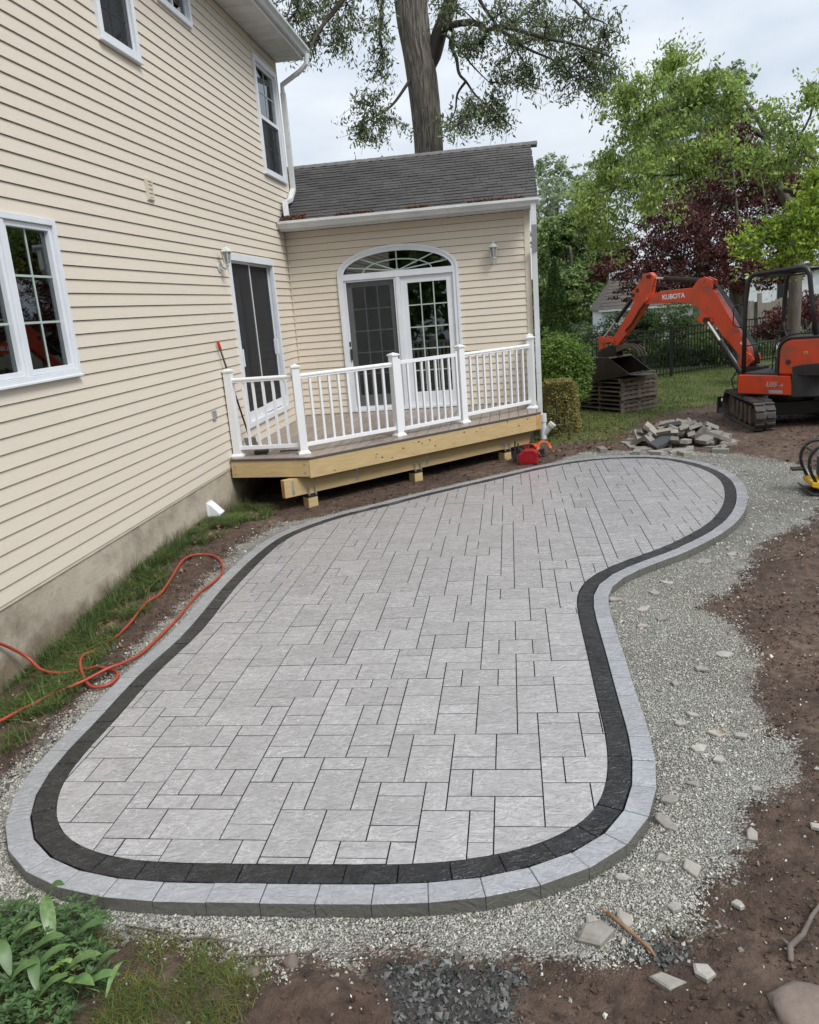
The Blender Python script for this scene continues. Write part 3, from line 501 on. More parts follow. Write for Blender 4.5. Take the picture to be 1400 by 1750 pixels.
# gravel boundary etc. in world metres
GRAVEL = [(4.9, 12.3), (5.7, 12.1), (6.81, 11.66), (7.3, 10.8), (7.6, 9.6), (6.86, 8.58), (6.61, 8.09), (6.16, 7.66), (5.8, 7.19), (5.51, 6.5), (5.22, 6.11), (4.98, 5.81), (5.16, 5.62), (5.14, 5.4), (5.2, 5.07),
          (5.05, 4.6), (4.99, 4.3), (4.99, 4.03), (5.03, 3.85), (5.02, 3.71), (4.84, 3.5), (4.69, 3.36), (4.58, 3.06), (4.37, 2.79), (4.32, 2.6), (4.05, 2.49), (3.67, 2.42), (3.23, 2.45),
          (2.92, 2.41), (2.62, 2.43), (2.28, 2.5), (1.9, 2.51), (1.5, 2.6), (1.2, 2.8), (.98, 3.1), (.84, 3.6), (.80, 4.5), (.80, 5.5), (.78, 6.6), (.74, 7.4), (.80, 8.3), (1.1, 9.0), (1.7, 9.55), (2.4, 10.2), (3.3, 11.0), (4.0, 11.5)]
CRUSHED = [(3.10, 2.40), (3.3, 2.425), (3.6, 2.40), (3.70, 2.36), (3.64, 2.28), (3.60, 2.05), (3.20, 2.05), (3.17, 2.25)]
CRUSHED2 = [(3.98, 2.50), (4.10, 2.58), (4.26, 2.54), (4.30, 2.44), (4.18, 2.40), (4.02, 2.43)]
FRONTGRASS = [(1.5, 2.5), (2.0, 2.5), (2.42, 2.44), (2.68, 2.33), (2.62, 1.6), (1.0, 1.6), (1.0, 2.6)]
SIDEGRASS = [(-.05, 2.5), (.62, 3.9), (.60, 4.6), (.52, 5.4), (.46, 6.2), (.34, 7.0), (.32, 7.8), (.40, 8.6), (.60, 9.1), (.5, 9.9), (-.05, 9.9)]
LAWN = [(4.2, 13.2), (4.7, 13.0), (5.3, 13.3), (5.6, 14.2), (6.2, 15.4), (7.0, 16.3), (8.6, 17.6), (12., 18.6), (40, 19), (60, 60), (-40, 60), (-40, 15), (3.9, 15.)]
def gz(x, y):
    """ground height"""
    x = np.asarray(x, float); y = np.asarray(y, float)
    zw = np.interp(y, [3, 5, 7.2, 9, 10], [-.2, -.15, .0, .0, -.07]); t = np.clip(x / .9, 0, 1)
    z = np.where((x < .95) & (y < 14.5), zw * (1 - t) + -.067 * t, -.067 - .023 * np.clip((x - 4.8) / 1.5, 0, 1))
    under = np.clip((y - 8.8) / .6, 0, 1) * np.clip((4.6 - x) / .4, 0, 1) * (y < 14)
    z = z * (1 - under) + under * -.125
    z = z - .015 * np.clip((y - 13) / 4, 0, 1)
    far = np.clip((y - 24) / 20, 0, 1); z = z - .1 * far
    return z
GM = {}
def masks(x, y):
    g = inside_soft(x, y, GRAVEL, .2); c = np.maximum(inside_soft(x, y, CRUSHED, .08), inside_soft(x, y, CRUSHED2, .08) * .8)
    gr = np.maximum(np.maximum(inside_soft(x, y, FRONTGRASS, .12), inside_soft(x, y, SIDEGRASS, .1)), inside_soft(x, y, LAWN, .5))
    return g, gr, c
def rough_z(x, y, g, gr):
    soil = np.clip(1 - g * 1.3, 0, 1) * np.clip(1 - gr * .6, 0, 1) * (1 - .6 * np.clip((y - 8.8) / .6, 0, 1) * (x < 4.4) * (y < 13))
    ny = np.clip((20 - y) / 8, 0, 1)
    n = (fbm(x * 3.1, y * 3.1, 5, 3) - .5) * .10 + (fbm(x * 14, y * 14, 3, 9) - .5) * .028
    m = .07 * np.exp(-(((x - 2.95) / .22) ** 2 + ((y - 2.22) / .12) ** 2)) + .05 * np.exp(-(((x - 4.4) / .2) ** 2 + ((y - 2.2) / .12) ** 2))
    return soil * ny * (n + .012) + m + g * (fbm(x * 9, y * 9, 3, 5) - .5) * .012
def ground_z(x, y):
    x = np.atleast_1d(np.asarray(x, float)); y = np.atleast_1d(np.asarray(y, float)); g, gr, c = masks(x, y)
    return np.minimum(gz(x, y) + rough_z(x, y, g, gr), np.where(inpoly(x, y, PATIO) | (polydist(x, y, PATIO) < .06), -.066, 9.))
def G(x, y): return float(ground_z(x, y)[0])

# ---------------------------------------------------------------- setting: ground sheet
def build_ground():
    def axis(a0, a1, fine, lo, hi):
        c = list(np.arange(a0, a1, fine)); s = fine; p = a1
        while p < hi: c.append(p); s *= 1.25; p += s
        c.append(hi); s = fine; p = a0 - fine
        while p > lo: c.insert(0, p); s *= 1.25; p -= s
        c.insert(0, lo); return np.array(c)
    xs = axis(-.3, 7.6, .035, -150, 200); ys = axis(1.9, 12.5, .035, -20, 350)
    X, Y = np.meshgrid(xs, ys); g, gr, c = masks(X.ravel(), Y.ravel()); x, y = X.ravel(), Y.ravel()
    Z = gz(x, y) + rough_z(x, y, g, gr)
    und = inpoly(x, y, PATIO) | (polydist(x, y, PATIO) < .05); Z = np.where(und, np.minimum(Z, -.066), Z)
    # the house sits in the ground
    V = np.c_[x, y, Z]; nx, ny = len(xs), len(ys)
    I = (np.arange(ny - 1)[:, None] * nx + np.arange(nx - 1)[None, :]).ravel(); F = np.c_[I, I + 1, I + nx + 1, I + nx]
    o = npmesh('ground', V, F, 'ground', kind='structure', smooth=True)
    ca = o.data.color_attributes.new('mask', 'FLOAT_COLOR', 'POINT'); lawn = inside_soft(x, y, LAWN, .5); ca.data.foreach_set('color', np.c_[g, lawn, c, np.ones(len(g))].astype(np.float32).ravel())
    at = o.data.attributes.new('near', 'FLOAT', 'POINT'); at.data.foreach_set('value', np.clip((13 - y) / 4, 0, 1).astype(np.float32))
build_ground()

# ---------------------------------------------------------------- patio
UX, UY, X0, Y0 = .1143, .1135, 3.198, 3.47
def clip_convex(subj, rect):
    x0, x1, y0, y1 = rect
    for ax, val, sgn in ((0, x0, 1), (0, x1, -1), (1, y0, 1), (1, y1, -1)):
        out = []; n = len(subj)
        for i in range(n):
            p, q = subj[i], subj[(i + 1) % n]; dp = (p[ax] - val) * sgn; dq = (q[ax] - val) * sgn
            if dp >= 0: out.append(p)
            if (dp >= 0) != (dq >= 0):
                t = dp / (dp - dq); out.append((p[0] + (q[0] - p[0]) * t, p[1] + (q[1] - p[1]) * t))
        subj = out
        if len(subj) < 3: return []
    return subj
def area(p): return abs(sum(p[i][0] * p[(i + 1) % len(p)][1] - p[(i + 1) % len(p)][0] * p[i][1] for i in range(len(p)))) / 2
def dedupe(p, e=.004):
    r = []
    for q in p:
        if not r or math.hypot(q[0] - r[-1][0], q[1] - r[-1][1]) > e: r.append(q)
    while len(r) > 1 and math.hypot(r[0][0] - r[-1][0], r[0][1] - r[-1][1]) <= e: r.pop()
    return r
def build_patio():
    root = thing('patio', 'curved grey paver patio with charcoal inner band and raised light grey border', None, (3.2, 6., 0), kind='structure')
    inner = smooth_inner = [tuple(p) for p in IN4]
    occ = set(); P = []
    for (i, j, w, h) in PAVERS:
        P.append((i, j, w, h)); occ.update((i + a, j + b) for a in range(w) for b in range(h))
    rnd = random.Random(5)
    sizes = [(2, 2), (3, 2), (2, 3), (2, 1), (1, 2)]; wt = [.30, .17, .2, .17, .16]
    jmin = math.floor((2.6 - Y0) / UY); jmax = math.ceil((11.6 - Y0) / UY); imin = math.floor((.9 - X0) / UX); imax = math.ceil((6.6 - X0) / UX)
    for j in range(jmin, jmax):
        i = imin
        while i < imax:
            if (i, j) in occ: i += 1; continue
            run = 1
            while (i + run, j) not in occ and run < 4: run += 1
            opts = []
            for (w, h), k in zip(sizes, wt):
                if w > run or (run - w == 1 and (i + w, j + 1) in occ): continue
                if run == 4 or run != w:
                    pass
                if any((i + a, j + b) in occ for a in range(w) for b in range(h)): continue
                if run < 4 and run - w == 1 and h != 2: k *= .5
                opts.append(((w, h), k))
            if opts: w, h = rnd.choices([o[0] for o in opts], [o[1] for o in opts])[0]
            else: w, h = 1, 1
            P.append((i, j, w, h)); occ.update((i + a, j + b) for a in range(w) for b in range(h)); i += w
    # a cut piece too small to lay is left out and its neighbour is cut to reach the border instead
    RC = [[X0 + i * UX, X0 + (i + w) * UX, Y0 + j * UY, Y0 + (j + h) * UY] for (i, j, w, h) in P]
    AR = [area(q) if len(q) > 2 else 0. for q in (clip_convex(inner, r) for r in RC)]
    small = {k for k, a in enumerate(AR) if 0 < a < .0045}; gone = {k for k, a in enumerate(AR) if a == 0}
    over = lambda a, b: a[0] < b[1] - 1e-6 and b[0] < a[1] - 1e-6 and a[2] < b[3] - 1e-6 and b[2] < a[3] - 1e-6
    near_ = lambda a, b: a[0] < b[1] + 1e-4 and b[0] < a[1] + 1e-4 and a[2] < b[3] + 1e-4 and b[2] < a[3] + 1e-4
    for k in sorted(small, key=lambda k: AR[k]):
        s = RC[k]; best = None
        for n_ in range(len(RC)):
            if n_ == k or n_ in small or n_ in gone or not near_(s, RC[n_]): continue
            r = list(RC[n_])
            if abs(r[1] - s[0]) < 1e-4: r[1] = s[1]
            elif abs(r[0] - s[1]) < 1e-4: r[0] = s[0]
            elif abs(r[3] - s[2]) < 1e-4: r[3] = s[3]
            elif abs(r[2] - s[3]) < 1e-4: r[2] = s[2]
            else: continue
            if not (r[0] <= s[0] + 1e-6 and r[1] >= s[1] - 1e-6 and r[2] <= s[2] + 1e-6 and r[3] >= s[3] - 1e-6): continue
            if any(m_ not in (n_, k) and m_ not in small and m_ not in gone and over(r, RC[m_]) for m_ in range(len(RC))): continue
            best = (n_, r); break
        if best: RC[best[0]] = best[1]; gone.add(k)
    pieces = []
    for k_, rr_ in enumerate(RC):
        if k_ in gone: continue
        g = .0028; rect = (rr_[0] + g, rr_[1] - g, rr_[2] + g, rr_[3] - g)
        poly = dedupe(clip_convex(inner, rect))
        if len(poly) < 3 or area(poly) < .0007: continue
        cx = sum(p[0] for p in poly) / len(poly); cy = sum(p[1] for p in poly) / len(poly)
        d2 = (cx - CAM[0]) ** 2 + cy ** 2 + CAM[2] ** 2
        pieces.append((area(poly) / d2 ** 1.5, poly, cx, cy))
    pieces.sort(key=lambda t: -t[0])
    far = MB()
    for k, (_, poly, cx, cy) in enumerate(pieces):
        tx, ty, dz = rnd.gauss(0, .0022), rnd.gauss(0, .0022), rnd.gauss(0, .0006)
        m = MB().prism(poly, -.06, 0, .0016)
        m.v = [(x, y, z + dz + (x - cx) * tx + (y - cy) * ty) if z > -.02 else (x, y, z) for x, y, z in m.v]
        if k < 300:
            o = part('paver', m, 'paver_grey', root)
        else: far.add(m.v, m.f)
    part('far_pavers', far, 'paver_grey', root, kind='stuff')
    def band(A, B, name, mat, z0, z1, start=0., length=.231, tl=.004):
        Q = np.vstack([A, A[:1]]); d = np.r_[0, np.cumsum(np.hypot(*np.diff(Q, axis=0).T))]; n = int(round(d[-1] / length)); st = d[-1] / n
        QB = np.vstack([B, B[:1]])
        def at(Qx, s):
            s = s % d[-1]; return (np.interp(s, d, Qx[:, 0]), np.interp(s, d, Qx[:, 1]))
        for k in range(n):
            s0 = start + k * st + tl / 2; s1 = start + (k + 1) * st - tl / 2; sm = (s0 + s1) / 2
            poly = [at(Q, s0), at(Q, s1), at(QB, s1), at(QB, s0)]
            m = MB().prism([tuple(p) for p in poly], z0, z1 + rnd.gauss(0, .0008), .003)
            part(name, m, mat, root)
    band(IN2, IN3, 'border_paver', 'paver_charcoal', -.06, .0, .09)
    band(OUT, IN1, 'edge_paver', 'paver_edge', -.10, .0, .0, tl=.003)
    part('bedding_sand', MB().prism([tuple(p) for p in offset(OUT, SG * .03)], -.099, -.03), 'joint', root)
build_patio()
# ---------------------------------------------------------------- house
Z0S, EXPO = .448, .115            # bottom of the siding, course height
HY0, HY1 = 1.6, 14.45             # main wall along y
AY, AX1 = 13.874, 4.09            # addition wall plane and its right end
ZT, ZA = 6.44, 3.66               # top of main wall, of addition wall
class Frame:
    """wall-local axes: u along the wall, z up, d outwards"""
    def __init__(s, o, u, n): s.o = Vector(o); s.u = Vector(u); s.n = Vector(n)
    def p(s, u, z, d): return tuple(s.o + s.u * u + s.n * d + Vector((0, 0, z)))
    def box(s, mb, u0, u1, z0, z1, d0, d1):
        vs = [s.p(a, b, c) for c in (d0, d1) for a, b in ((u0, z0), (u1, z0), (u1, z1), (u0, z1))]
        return mb.add(vs, [(0, 3, 2, 1), (4, 5, 6, 7), (0, 1, 5, 4), (1, 2, 6, 5), (2, 3, 7, 6), (3, 0, 4, 7)])
FM = Frame((0, 0, 0), (0, 1, 0), (1, 0, 0))
FA = Frame((0, AY, 0), (1, 0, 0), (0, -1, 0))
house = thing('house', 'two storey house with cream clapboard siding and a one storey wing with grey shingle roof', 'house', (0, 8, 0))

def arch_half(z, a, b, zs, cx):
    if z <= zs: return a
    t = (z - zs) / b
    return a * math.sqrt(max(0, 1 - t * t))
def board(fr, segs, z0, z1, dlo=.019, dhi=.006, groove=.0065):
    """one clapboard course; segs = [(u0 at bottom,u0 at top,u1 at bottom,u1 at top)]"""
    m = MB(); zt = z1 - groove
    for a0, a1, b0, b1 in segs:
        if b0 - a0 < .01: continue
        vs = [fr.p(a0, z0, -.008), fr.p(b0, z0, -.008), fr.p(b0, z0, dlo), fr.p(a0, z0, dlo), fr.p(a1, zt, dhi), fr.p(b1, zt, dhi), fr.p(b1, zt, -.008), fr.p(a1, zt, -.008)]
        m.add(vs, [(0, 1, 2, 3), (3, 2, 5, 4), (4, 5, 6, 7), (0, 3, 4, 7), (1, 6, 5, 2), (0, 7, 6, 1)])
    return m
def courses(fr, wallpart, zb, ztop, u0, u1, holes, arch=None):
    z = zb; rj = random.Random(8); row = 0; js = []
    while z < ztop - .02:
        z1 = min(z + EXPO, ztop); 
        # split this course at hole edges in z
        cuts = sorted({z, z1} | {h[2] for h in holes if z < h[2] < z1} | {h[3] for h in holes if z < h[3] < z1}) 
        if arch and z1 > arch[3]: cuts = sorted(set(cuts) | {z + EXPO * k / 4 for k in range(1, 4)}); cuts = [c for c in cuts if c <= z1]
        pieces = []                                # (last segment, mesh): a course cut by an opening is separate boards
        for a, b in zip(cuts[:-1], cuts[1:]):
            zm = (a + b) / 2; hs = []
            for h in holes:
                if h[2] <= zm <= h[3]: hs.append((h[0], h[0], h[1], h[1]))
            if arch:
                aa, bb, cx, zs = arch
                wa, wb = arch_half(a, aa, bb, zs, cx), arch_half(b, aa, bb, zs, cx)
                if wa > .02 and a > zs - .001: hs.append((cx - wa, cx - wb, cx + wa, cx + wb))
            hs.sort(); segs = []; l0 = l1 = u0
            for (p0, p1, q0, q1) in hs:
                segs.append((l0, l1, p0, p1)); l0, l1 = q0, q1
            segs.append((l0, l1, u1, u1))
            f = lambda q: .019 - .013 * (q - z) / EXPO
            if a == z and row % 2 == 0: jo = rj.uniform(0, 3.66); js = [jo + k * 3.66 + u0 for k in range(5)]
            cut = []
            for sgm in segs:                       # panels are 3.66 m long and lap at the joints
                l0, l1, r0, r1 = sgm
                for j in js:
                    if l0 + .15 < j < r0 - .15 and l1 + .15 < j < r1 - .15: cut.append((l0, l1, j, j)); l0 = l1 = j + .0012
                cut.append((l0, l1, r0, r1))
            segs = cut
            for sgm in segs:
                if sgm[2] - sgm[0] < .01: continue
                bm = board(fr, [sgm], a, b, f(a), f(b), .0065 if b >= z1 - 1e-6 else 0.)
                hit = [p for p in pieces if p[0][-1][0] < sgm[2] and p[0][-1][2] > sgm[0]]
                if hit:
                    p = hit[0]; p[1].add(bm.v, bm.f); p[0].append(sgm)
                    for o in hit[1:]: p[1].add(o[1].v, o[1].f); pieces.remove(o)
                else: pieces.append(([sgm], bm))
        for p in pieces: part('siding_board', p[1], 'siding', wallpart)
        z += EXPO; row += 1
# openings
WL = (5.10, 6.53, 1.97, 3.19); WU1 = (7.97, 8.79, 4.97, 6.10); WU2 = (9.56, 10.50, 5.79, 6.30); WU3 = (13.06, 14.27, 4.51, 6.17); SD = (10.77, 12.84, .83, 3.14)
FD = (.85, 2.90, .555, 2.88); ARC = (1.025, .435, 1.875, 2.88)
inset = lambda h, k=.03: (h[0] + k, h[1] - k, h[2] + k, h[3] - k)
main = part('wall', (lambda m: (FM.box(m, HY0, HY1, ZT - .02, ZT + .05, -.2, -.01), m)[1])(MB()), 'wall_backing', house)
bk = MB()                         # sheathing behind the boards, pierced by the openings
def sheath(fr, mb, u0, u1, z0, z1, holes, d0=-.10, d1=-.012):
    us = sorted({u0, u1} | {h[0] for h in holes} | {h[1] for h in holes}); zs = sorted({z0, z1} | {h[2] for h in holes} | {h[3] for h in holes})
    for a, b in zip(us[:-1], us[1:]):
        for c, d in zip(zs[:-1], zs[1:]):
            if any(h[0] <= (a + b) / 2 <= h[1] and h[2] <= (c + d) / 2 <= h[3] for h in holes): continue
            fr.box(mb, a, b, c, d, d0, d1)
hm = [inset(h) for h in (WL, WU1, WU2, WU3, SD)]
sheath(FM, bk, HY0, HY1, Z0S, ZT, hm); part('sheathing', bk, 'wall_backing', main)
courses(FM, main, Z0S, ZT, HY0, HY1 - .03, hm)
fdh = inset(FD); fdh = (fdh[0], fdh[1], fdh[2], FD[3])
wing = part('wall', (lambda m: (FA.box(m, .03, AX1, ZA - .02, ZA + .04, -.2, -.01), m)[1])(MB()), 'wall_backing', house)
bk = MB(); sheath(FA, bk, .0, AX1, Z0S, ZA, [fdh, (1.0, 2.75, 2.88, 3.2)]); part('sheathing', bk, 'wall_backing', wing)
courses(FA, wing, Z0S, ZA, .03, AX1 - .08, [fdh], (ARC[0] - .03, ARC[1] - .03, ARC[2], ARC[3]))
# corner trims
m = MB(); FM.box(m, HY1 - .075, HY1 + .012, Z0S - .02, ZT, -.07, .022); part('corner_trim', m, 'siding_trim', main, bevel=.003)
m = MB(); FA.box(m, AX1 - .08, AX1 + .012, Z0S - .03, ZA, -.07, .024); part('corner_trim', m, 'siding_trim', wing, bevel=.003)
m = MB(); FA.box(m, .019, .034, Z0S, ZA, -.004, .022); part('corner_trim', m, 'siding_trim', wing)
m = MB(); FM.box(m, HY0, 13.85, Z0S - .03, Z0S - .001, -.01, .012); part('starter_strip', m, 'siding_trim', main)
# rest of the building (back, sides, ends): plain closed volumes behind the boards
m = MB(); m.box(-9, -.10, HY1 - .1, HY1, Z0S, ZT); m.box(-9, -.10, HY0, HY0 + .1, Z0S, ZT); m.box(-9.1, -9, HY0, HY1, Z0S, ZT)
m.box(AX1 - .09, AX1 + .004, AY + .02, 18.4, Z0S, ZA); m.box(-.2, AX1, 18.4, 18.5, Z0S, ZA)
m.add([(AX1 + .004, AY, ZA), (AX1 + .004, 18.5, ZA), (AX1 + .004, 16.1, 4.93), (AX1 - .09, AY, ZA), (AX1 - .09, 18.5, ZA), (AX1 - .09, 16.1, 4.93)], [(0, 1, 2), (3, 5, 4), (0, 2, 5, 3), (1, 4, 5, 2), (0, 3, 4, 1)])
part('side_wall', m, 'siding', house)
m = MB(); m.box(-9, .0, HY0, HY1, -.6, Z0S - .03); part('foundation', m, 'concrete', house)
m = MB(); m.box(.02, AX1 - .03, AY + .03, 18.4, -.6, Z0S - .03); part('foundation', m, 'concrete', house)
# dark rooms behind the openings
m = MB()
for h in hm: FM.box(m, h[0] - .05, h[1] + .05, h[2] - .05, h[3] + .05, -.75, -.7)
m.box(-.74, -.70, 4.9, 12.9, .6, 6.4)
part('room_back', m, 'room_dark', house)
m = MB(); FA.box(m, .6, 3.2, .4, 3.5, -.9, -.85); FA.box(m, .6, .64, .4, 3.5, -.9, -.1); FA.box(m, 3.16, 3.2, .4, 3.5, -.9, -.1); part('room_back', m, 'room_dark', house)

# ------------- main roof edge: soffit, fascia, gutter
EX = .46
m = MB(); m.box(.0, EX, HY0, HY1 + .12, ZT - .004, ZT + .012); soff = part('soffit', m, 'soffit', house)
m = MB(); y = HY0 + .1
while y < HY1: m.box(.004, EX - .02, y, y + .012, ZT - .009, ZT - .004); y += .30
part('soffit_joint', m, 'white_aluminium', soff)
m = MB(); m.box(EX, EX + .02, HY0, HY1 + .12, ZT - .02, ZT + .16); part('fascia', m, 'white_aluminium', house)
def gutter_prof(s=1.):  # K style, outwards from the fascia
    return [(0, 0), (.055 * s, 0), (.075 * s, .035 * s), (.105 * s, .065 * s), (.115 * s, .075 * s), (.115 * s, .112 * s), (.104 * s, .112 * s), (.104 * s, .08 * s), (.06 * s, .02 * s), (0, .02 * s)]
m = MB().plate(gutter_prof(), (EX + .021, HY0, ZT + .035), (1, 0, 0), (0, 0, 1), (0, 1, 0), 0, HY1 + .13 - HY0)
m.box(EX + .021, EX + .13, HY1 + .115, HY1 + .122, ZT + .04, ZT + .14)
gm = part('gutter', m, 'white_aluminium', house)
# main roof (only its eave side faces the yard)
m = MB(); sx = .5
m.add([(EX + .06, HY0 - .2, ZT + .16), (EX + .06, HY1 + .2, ZT + .16), (-4.5, HY1 + .2, ZT + .16 + sx * 4.96), (-4.5, HY0 - .2, ZT + .16 + sx * 4.96), (-9.5, HY0 - .2, ZT + .1), (-9.5, HY1 + .2, ZT + .1),
       (EX + .06, HY0 - .2, ZT + .13), (EX + .06, HY1 + .2, ZT + .13)], [(0, 1, 2, 3), (3, 2, 5, 4), (6, 7, 1, 0), (1, 7, 5, 2), (0, 3, 4, 6), (7, 6, 4, 5)])
part('roof', m, 'shingle', house)
# downspout of the main gutter: elbow under the eave, run down the corner, offset kick onto the wing roof
def rect_pipe(mb, pts, w, d, side):
    s = Vector(side)
    for p, q in zip(pts[:-1], pts[1:]):
        p, q = Vector(p), Vector(q); ax = (q - p); l = ax.length; ax.normalize(); t = s - ax * s.dot(ax); t.normalize(); b = ax.cross(t)
        mb.obox((p + q) / 2, ax * (l / 2 + d * .22), t * w / 2, b * d / 2)
m = MB(); pts = [(.56, HY1 + .02, ZT + .05), (.54, HY1 + .03, ZT - .10), (.40, HY1 + .05, ZT - .2), (.075, HY1 + .075, ZT - .36), (.075, HY1 + .08, ZT - .5), (.075, HY1 + .08, 4.42), (.06, HY1 - .1, 4.22), (-.02 + .07, 14.02, 4.12), (.09, 13.80, 3.93)]
m.tube(pts[:5], .042, 10); m2 = MB(); rect_pipe(m2, pts[4:6], .085, .065, (1, 0, 0)); rect_pipe(m2, [pts[5], (.085, 14.2, 4.21), (.10, 13.78, 4.12), (.13, 13.68, 3.90)], .085, .065, (1, 0, 0))
m.add(m2.v, m2.f); part('downspout', m, 'white_aluminium', house, bevel=.006)

# ------------- wing roof: shingle courses with individual tabs
RE, RR = (13.52, 3.78), (16.08, 5.03)        # eave (y,z) and ridge (y,z)
RX0, RX1 = -1.2, 4.23
sl_len = math.hypot(RR[0] - RE[0], RR[1] - RE[1]); su = ((RR[0] - RE[0]) / sl_len, (RR[1] - RE[1]) / sl_len); nn = (-su[1], su[0])
m = MB()
for z, s in ((0, 1),):
    m.add([(RX0, RE[0], RE[1]), (RX1, RE[0], RE[1]), (RX1, RR[0], RR[1]), (RX0, RR[0], RR[1]), (RX1, 18.66, RE[1]), (RX0, 18.66, RE[1]),
           (RX0, RE[0], RE[1] - .03), (RX1, RE[0], RE[1] - .03), (RX1, RR[0], RR[1] - .03), (RX0, RR[0], RR[1] - .03), (RX1, 18.66, RE[1] - .03), (RX0, 18.66, RE[1] - .03)],
          [(0, 1, 2, 3), (3, 2, 4, 5), (7, 6, 9, 8), (8, 9, 11, 10), (0, 6, 7, 1), (1, 7, 8, 2), (2, 8, 10, 4), (0, 3, 9, 6), (3, 5, 11, 9), (4, 10, 11, 5)])
roof = part('roof', m, 'deck_edge', house)
V = []; F = []; T = []
nc = 21; ch = sl_len / nc; rr = np.random.RandomState(4)
for c in range(nc):
    s0 = c * ch - .01; s1 = s0 + ch * 1.35; x = RX0 - rr.uniform(0, .2)
    while x < RX1:
        w = rr.choice([.17, .22, .28, .33]); a = max(x, RX0 - .01); b = min(x + w - .006, RX1 + .015); x += w
        if b - a < .01: continue
        t = .017 if rr.rand() < .5 else .012; t0 = .005
        j = rr.uniform(-.006, .003)
        P = []
        for (s, h) in ((s0 + j, t0), (s0 + j, t0 + t), (s1, .0045), (s1, .001)):
            yy = RE[0] + su[0] * s + nn[0] * h; zz = RE[1] + su[1] * s + nn[1] * h; P.append((yy, zz))
        o = len(V)
        for xx in (a, b): V += [(xx, p[0], p[1]) for p in P]
        F += [(o, o + 4, o + 5, o + 1), (o + 1, o + 5, o + 6, o + 2), (o, o + 1, o + 2, o + 3), (o + 4, o + 7, o + 6, o + 5)]
        k = rr.uniform(.88, 1.12); kk = (k, k * rr.uniform(.97, 1.0), k * rr.uniform(.97, 1.03)); T += [kk] * 4
npmesh('shingles', np.array(V), np.array(F), 'shingle', np.array(T), parent=roof, kind='stuff')
m = MB(); x = RX0
while x < RX1:
    w = .28; p = .16
    for sg in (-1, 1):
        y0, z0 = RR[0], RR[1] + .026; y1 = RR[0] + sg * p * su[0]; z1 = RR[1] - p * su[1] + .022
        m.add([(x, y0, z0), (x + w, y0, z0 + .006), (x + w, y1, z1 + .006), (x, y1, z1), (x, y0, z0 - .012), (x + w, y0, z0 - .012), (x + w, y1, z1 - .01), (x, y1, z1 - .01)], [(0, 1, 2, 3), (3, 2, 6, 7), (0, 3, 7, 4), (1, 5, 6, 2), (4, 7, 6, 5)])
    x += w - .06
part('ridge_cap', m, 'ridge_shingle', roof)
m = MB(); m.box(RX1 - .012, RX1 + .01, RE[0], RE[0] + .01, RE[1] - .1, RE[1])
for sg, ye in ((1, RE[0]), (-1, 18.66)):
    m.add([(RX1 - .015, ye, RE[1] - .14), (RX1 + .006, ye, RE[1] - .14), (RX1 + .006, RR[0], RR[1] - .15), (RX1 - .015, RR[0], RR[1] - .15), (RX1 - .015, ye, RE[1] - .002), (RX1 + .006, ye, RE[1] - .002), (RX1 + .006, RR[0], RR[1] - .004), (RX1 - .015, RR[0], RR[1] - .004)],
          [(0, 3, 2, 1), (4, 5, 6, 7), (0, 1, 5, 4), (1, 2, 6, 5), (2, 3, 7, 6), (3, 0, 4, 7)])
part('rake_board', m, 'white_frame', roof)
m = MB(); m.box(.03, RX1, RE[0] + .01, AY - .012, ZA - .0, ZA + .012); sf = part('soffit', m, 'soffit', house)
m = MB(); x = .3
while x < 4.0: m.box(x, x + .03, AY - .05, AY - .03, ZA - .004, ZA - .0005); x += .19
part('soffit_vent', m, 'room_dark', sf)
m = MB(); m.box(.03, RX1, RE[0] - .008, RE[0] + .012, ZA - .012, RE[1] - .01); part('fascia', m, 'white_aluminium', house)
m = MB().plate([(-a, b) for a, b in gutter_prof(1.05)], (-.09, RE[0] - .009, ZA + .015), (0, 1, 0), (0, 0, 1), (1, 0, 0), .12, RX1 + .11)
m.box(.025, .03, RE[0] - .125, RE[0] - .01, ZA + .02, ZA + .13); m.box(RX1 + .018, RX1 + .023, RE[0] - .125, RE[0] - .01, ZA + .02, ZA + .13)
part('gutter', m, 'white_aluminium', house)
m = MB(); rect_pipe(m, [(4.17, 13.46, ZA + .05), (4.17, 13.46, 3.40), (4.175, 13.62, 3.2), (4.175, AY - .06, 3.0), (4.175, AY - .06, .30)], .085, .06, (1, 0, 0)); m.v = [(x - .01, y, z) for x, y, z in m.v]
dsp = part('downspout', m, 'white_aluminium', house, bevel=.006)
yy = AY - .06
m = MB().cyl((4.20, yy, .32), (4.20, yy, -.1), .062, 16); m.cyl((4.20, yy, .34), (4.20, yy, .2), .072, 16)
m.cyl((4.21, yy, -.02), (4.36, yy - .03, .15), .055, 16); m.cyl((4.335, yy - .025, .12), (4.375, yy - .032, .165), .066, 16)
part('drain_wye', m, 'pvc', dsp, smooth=False)
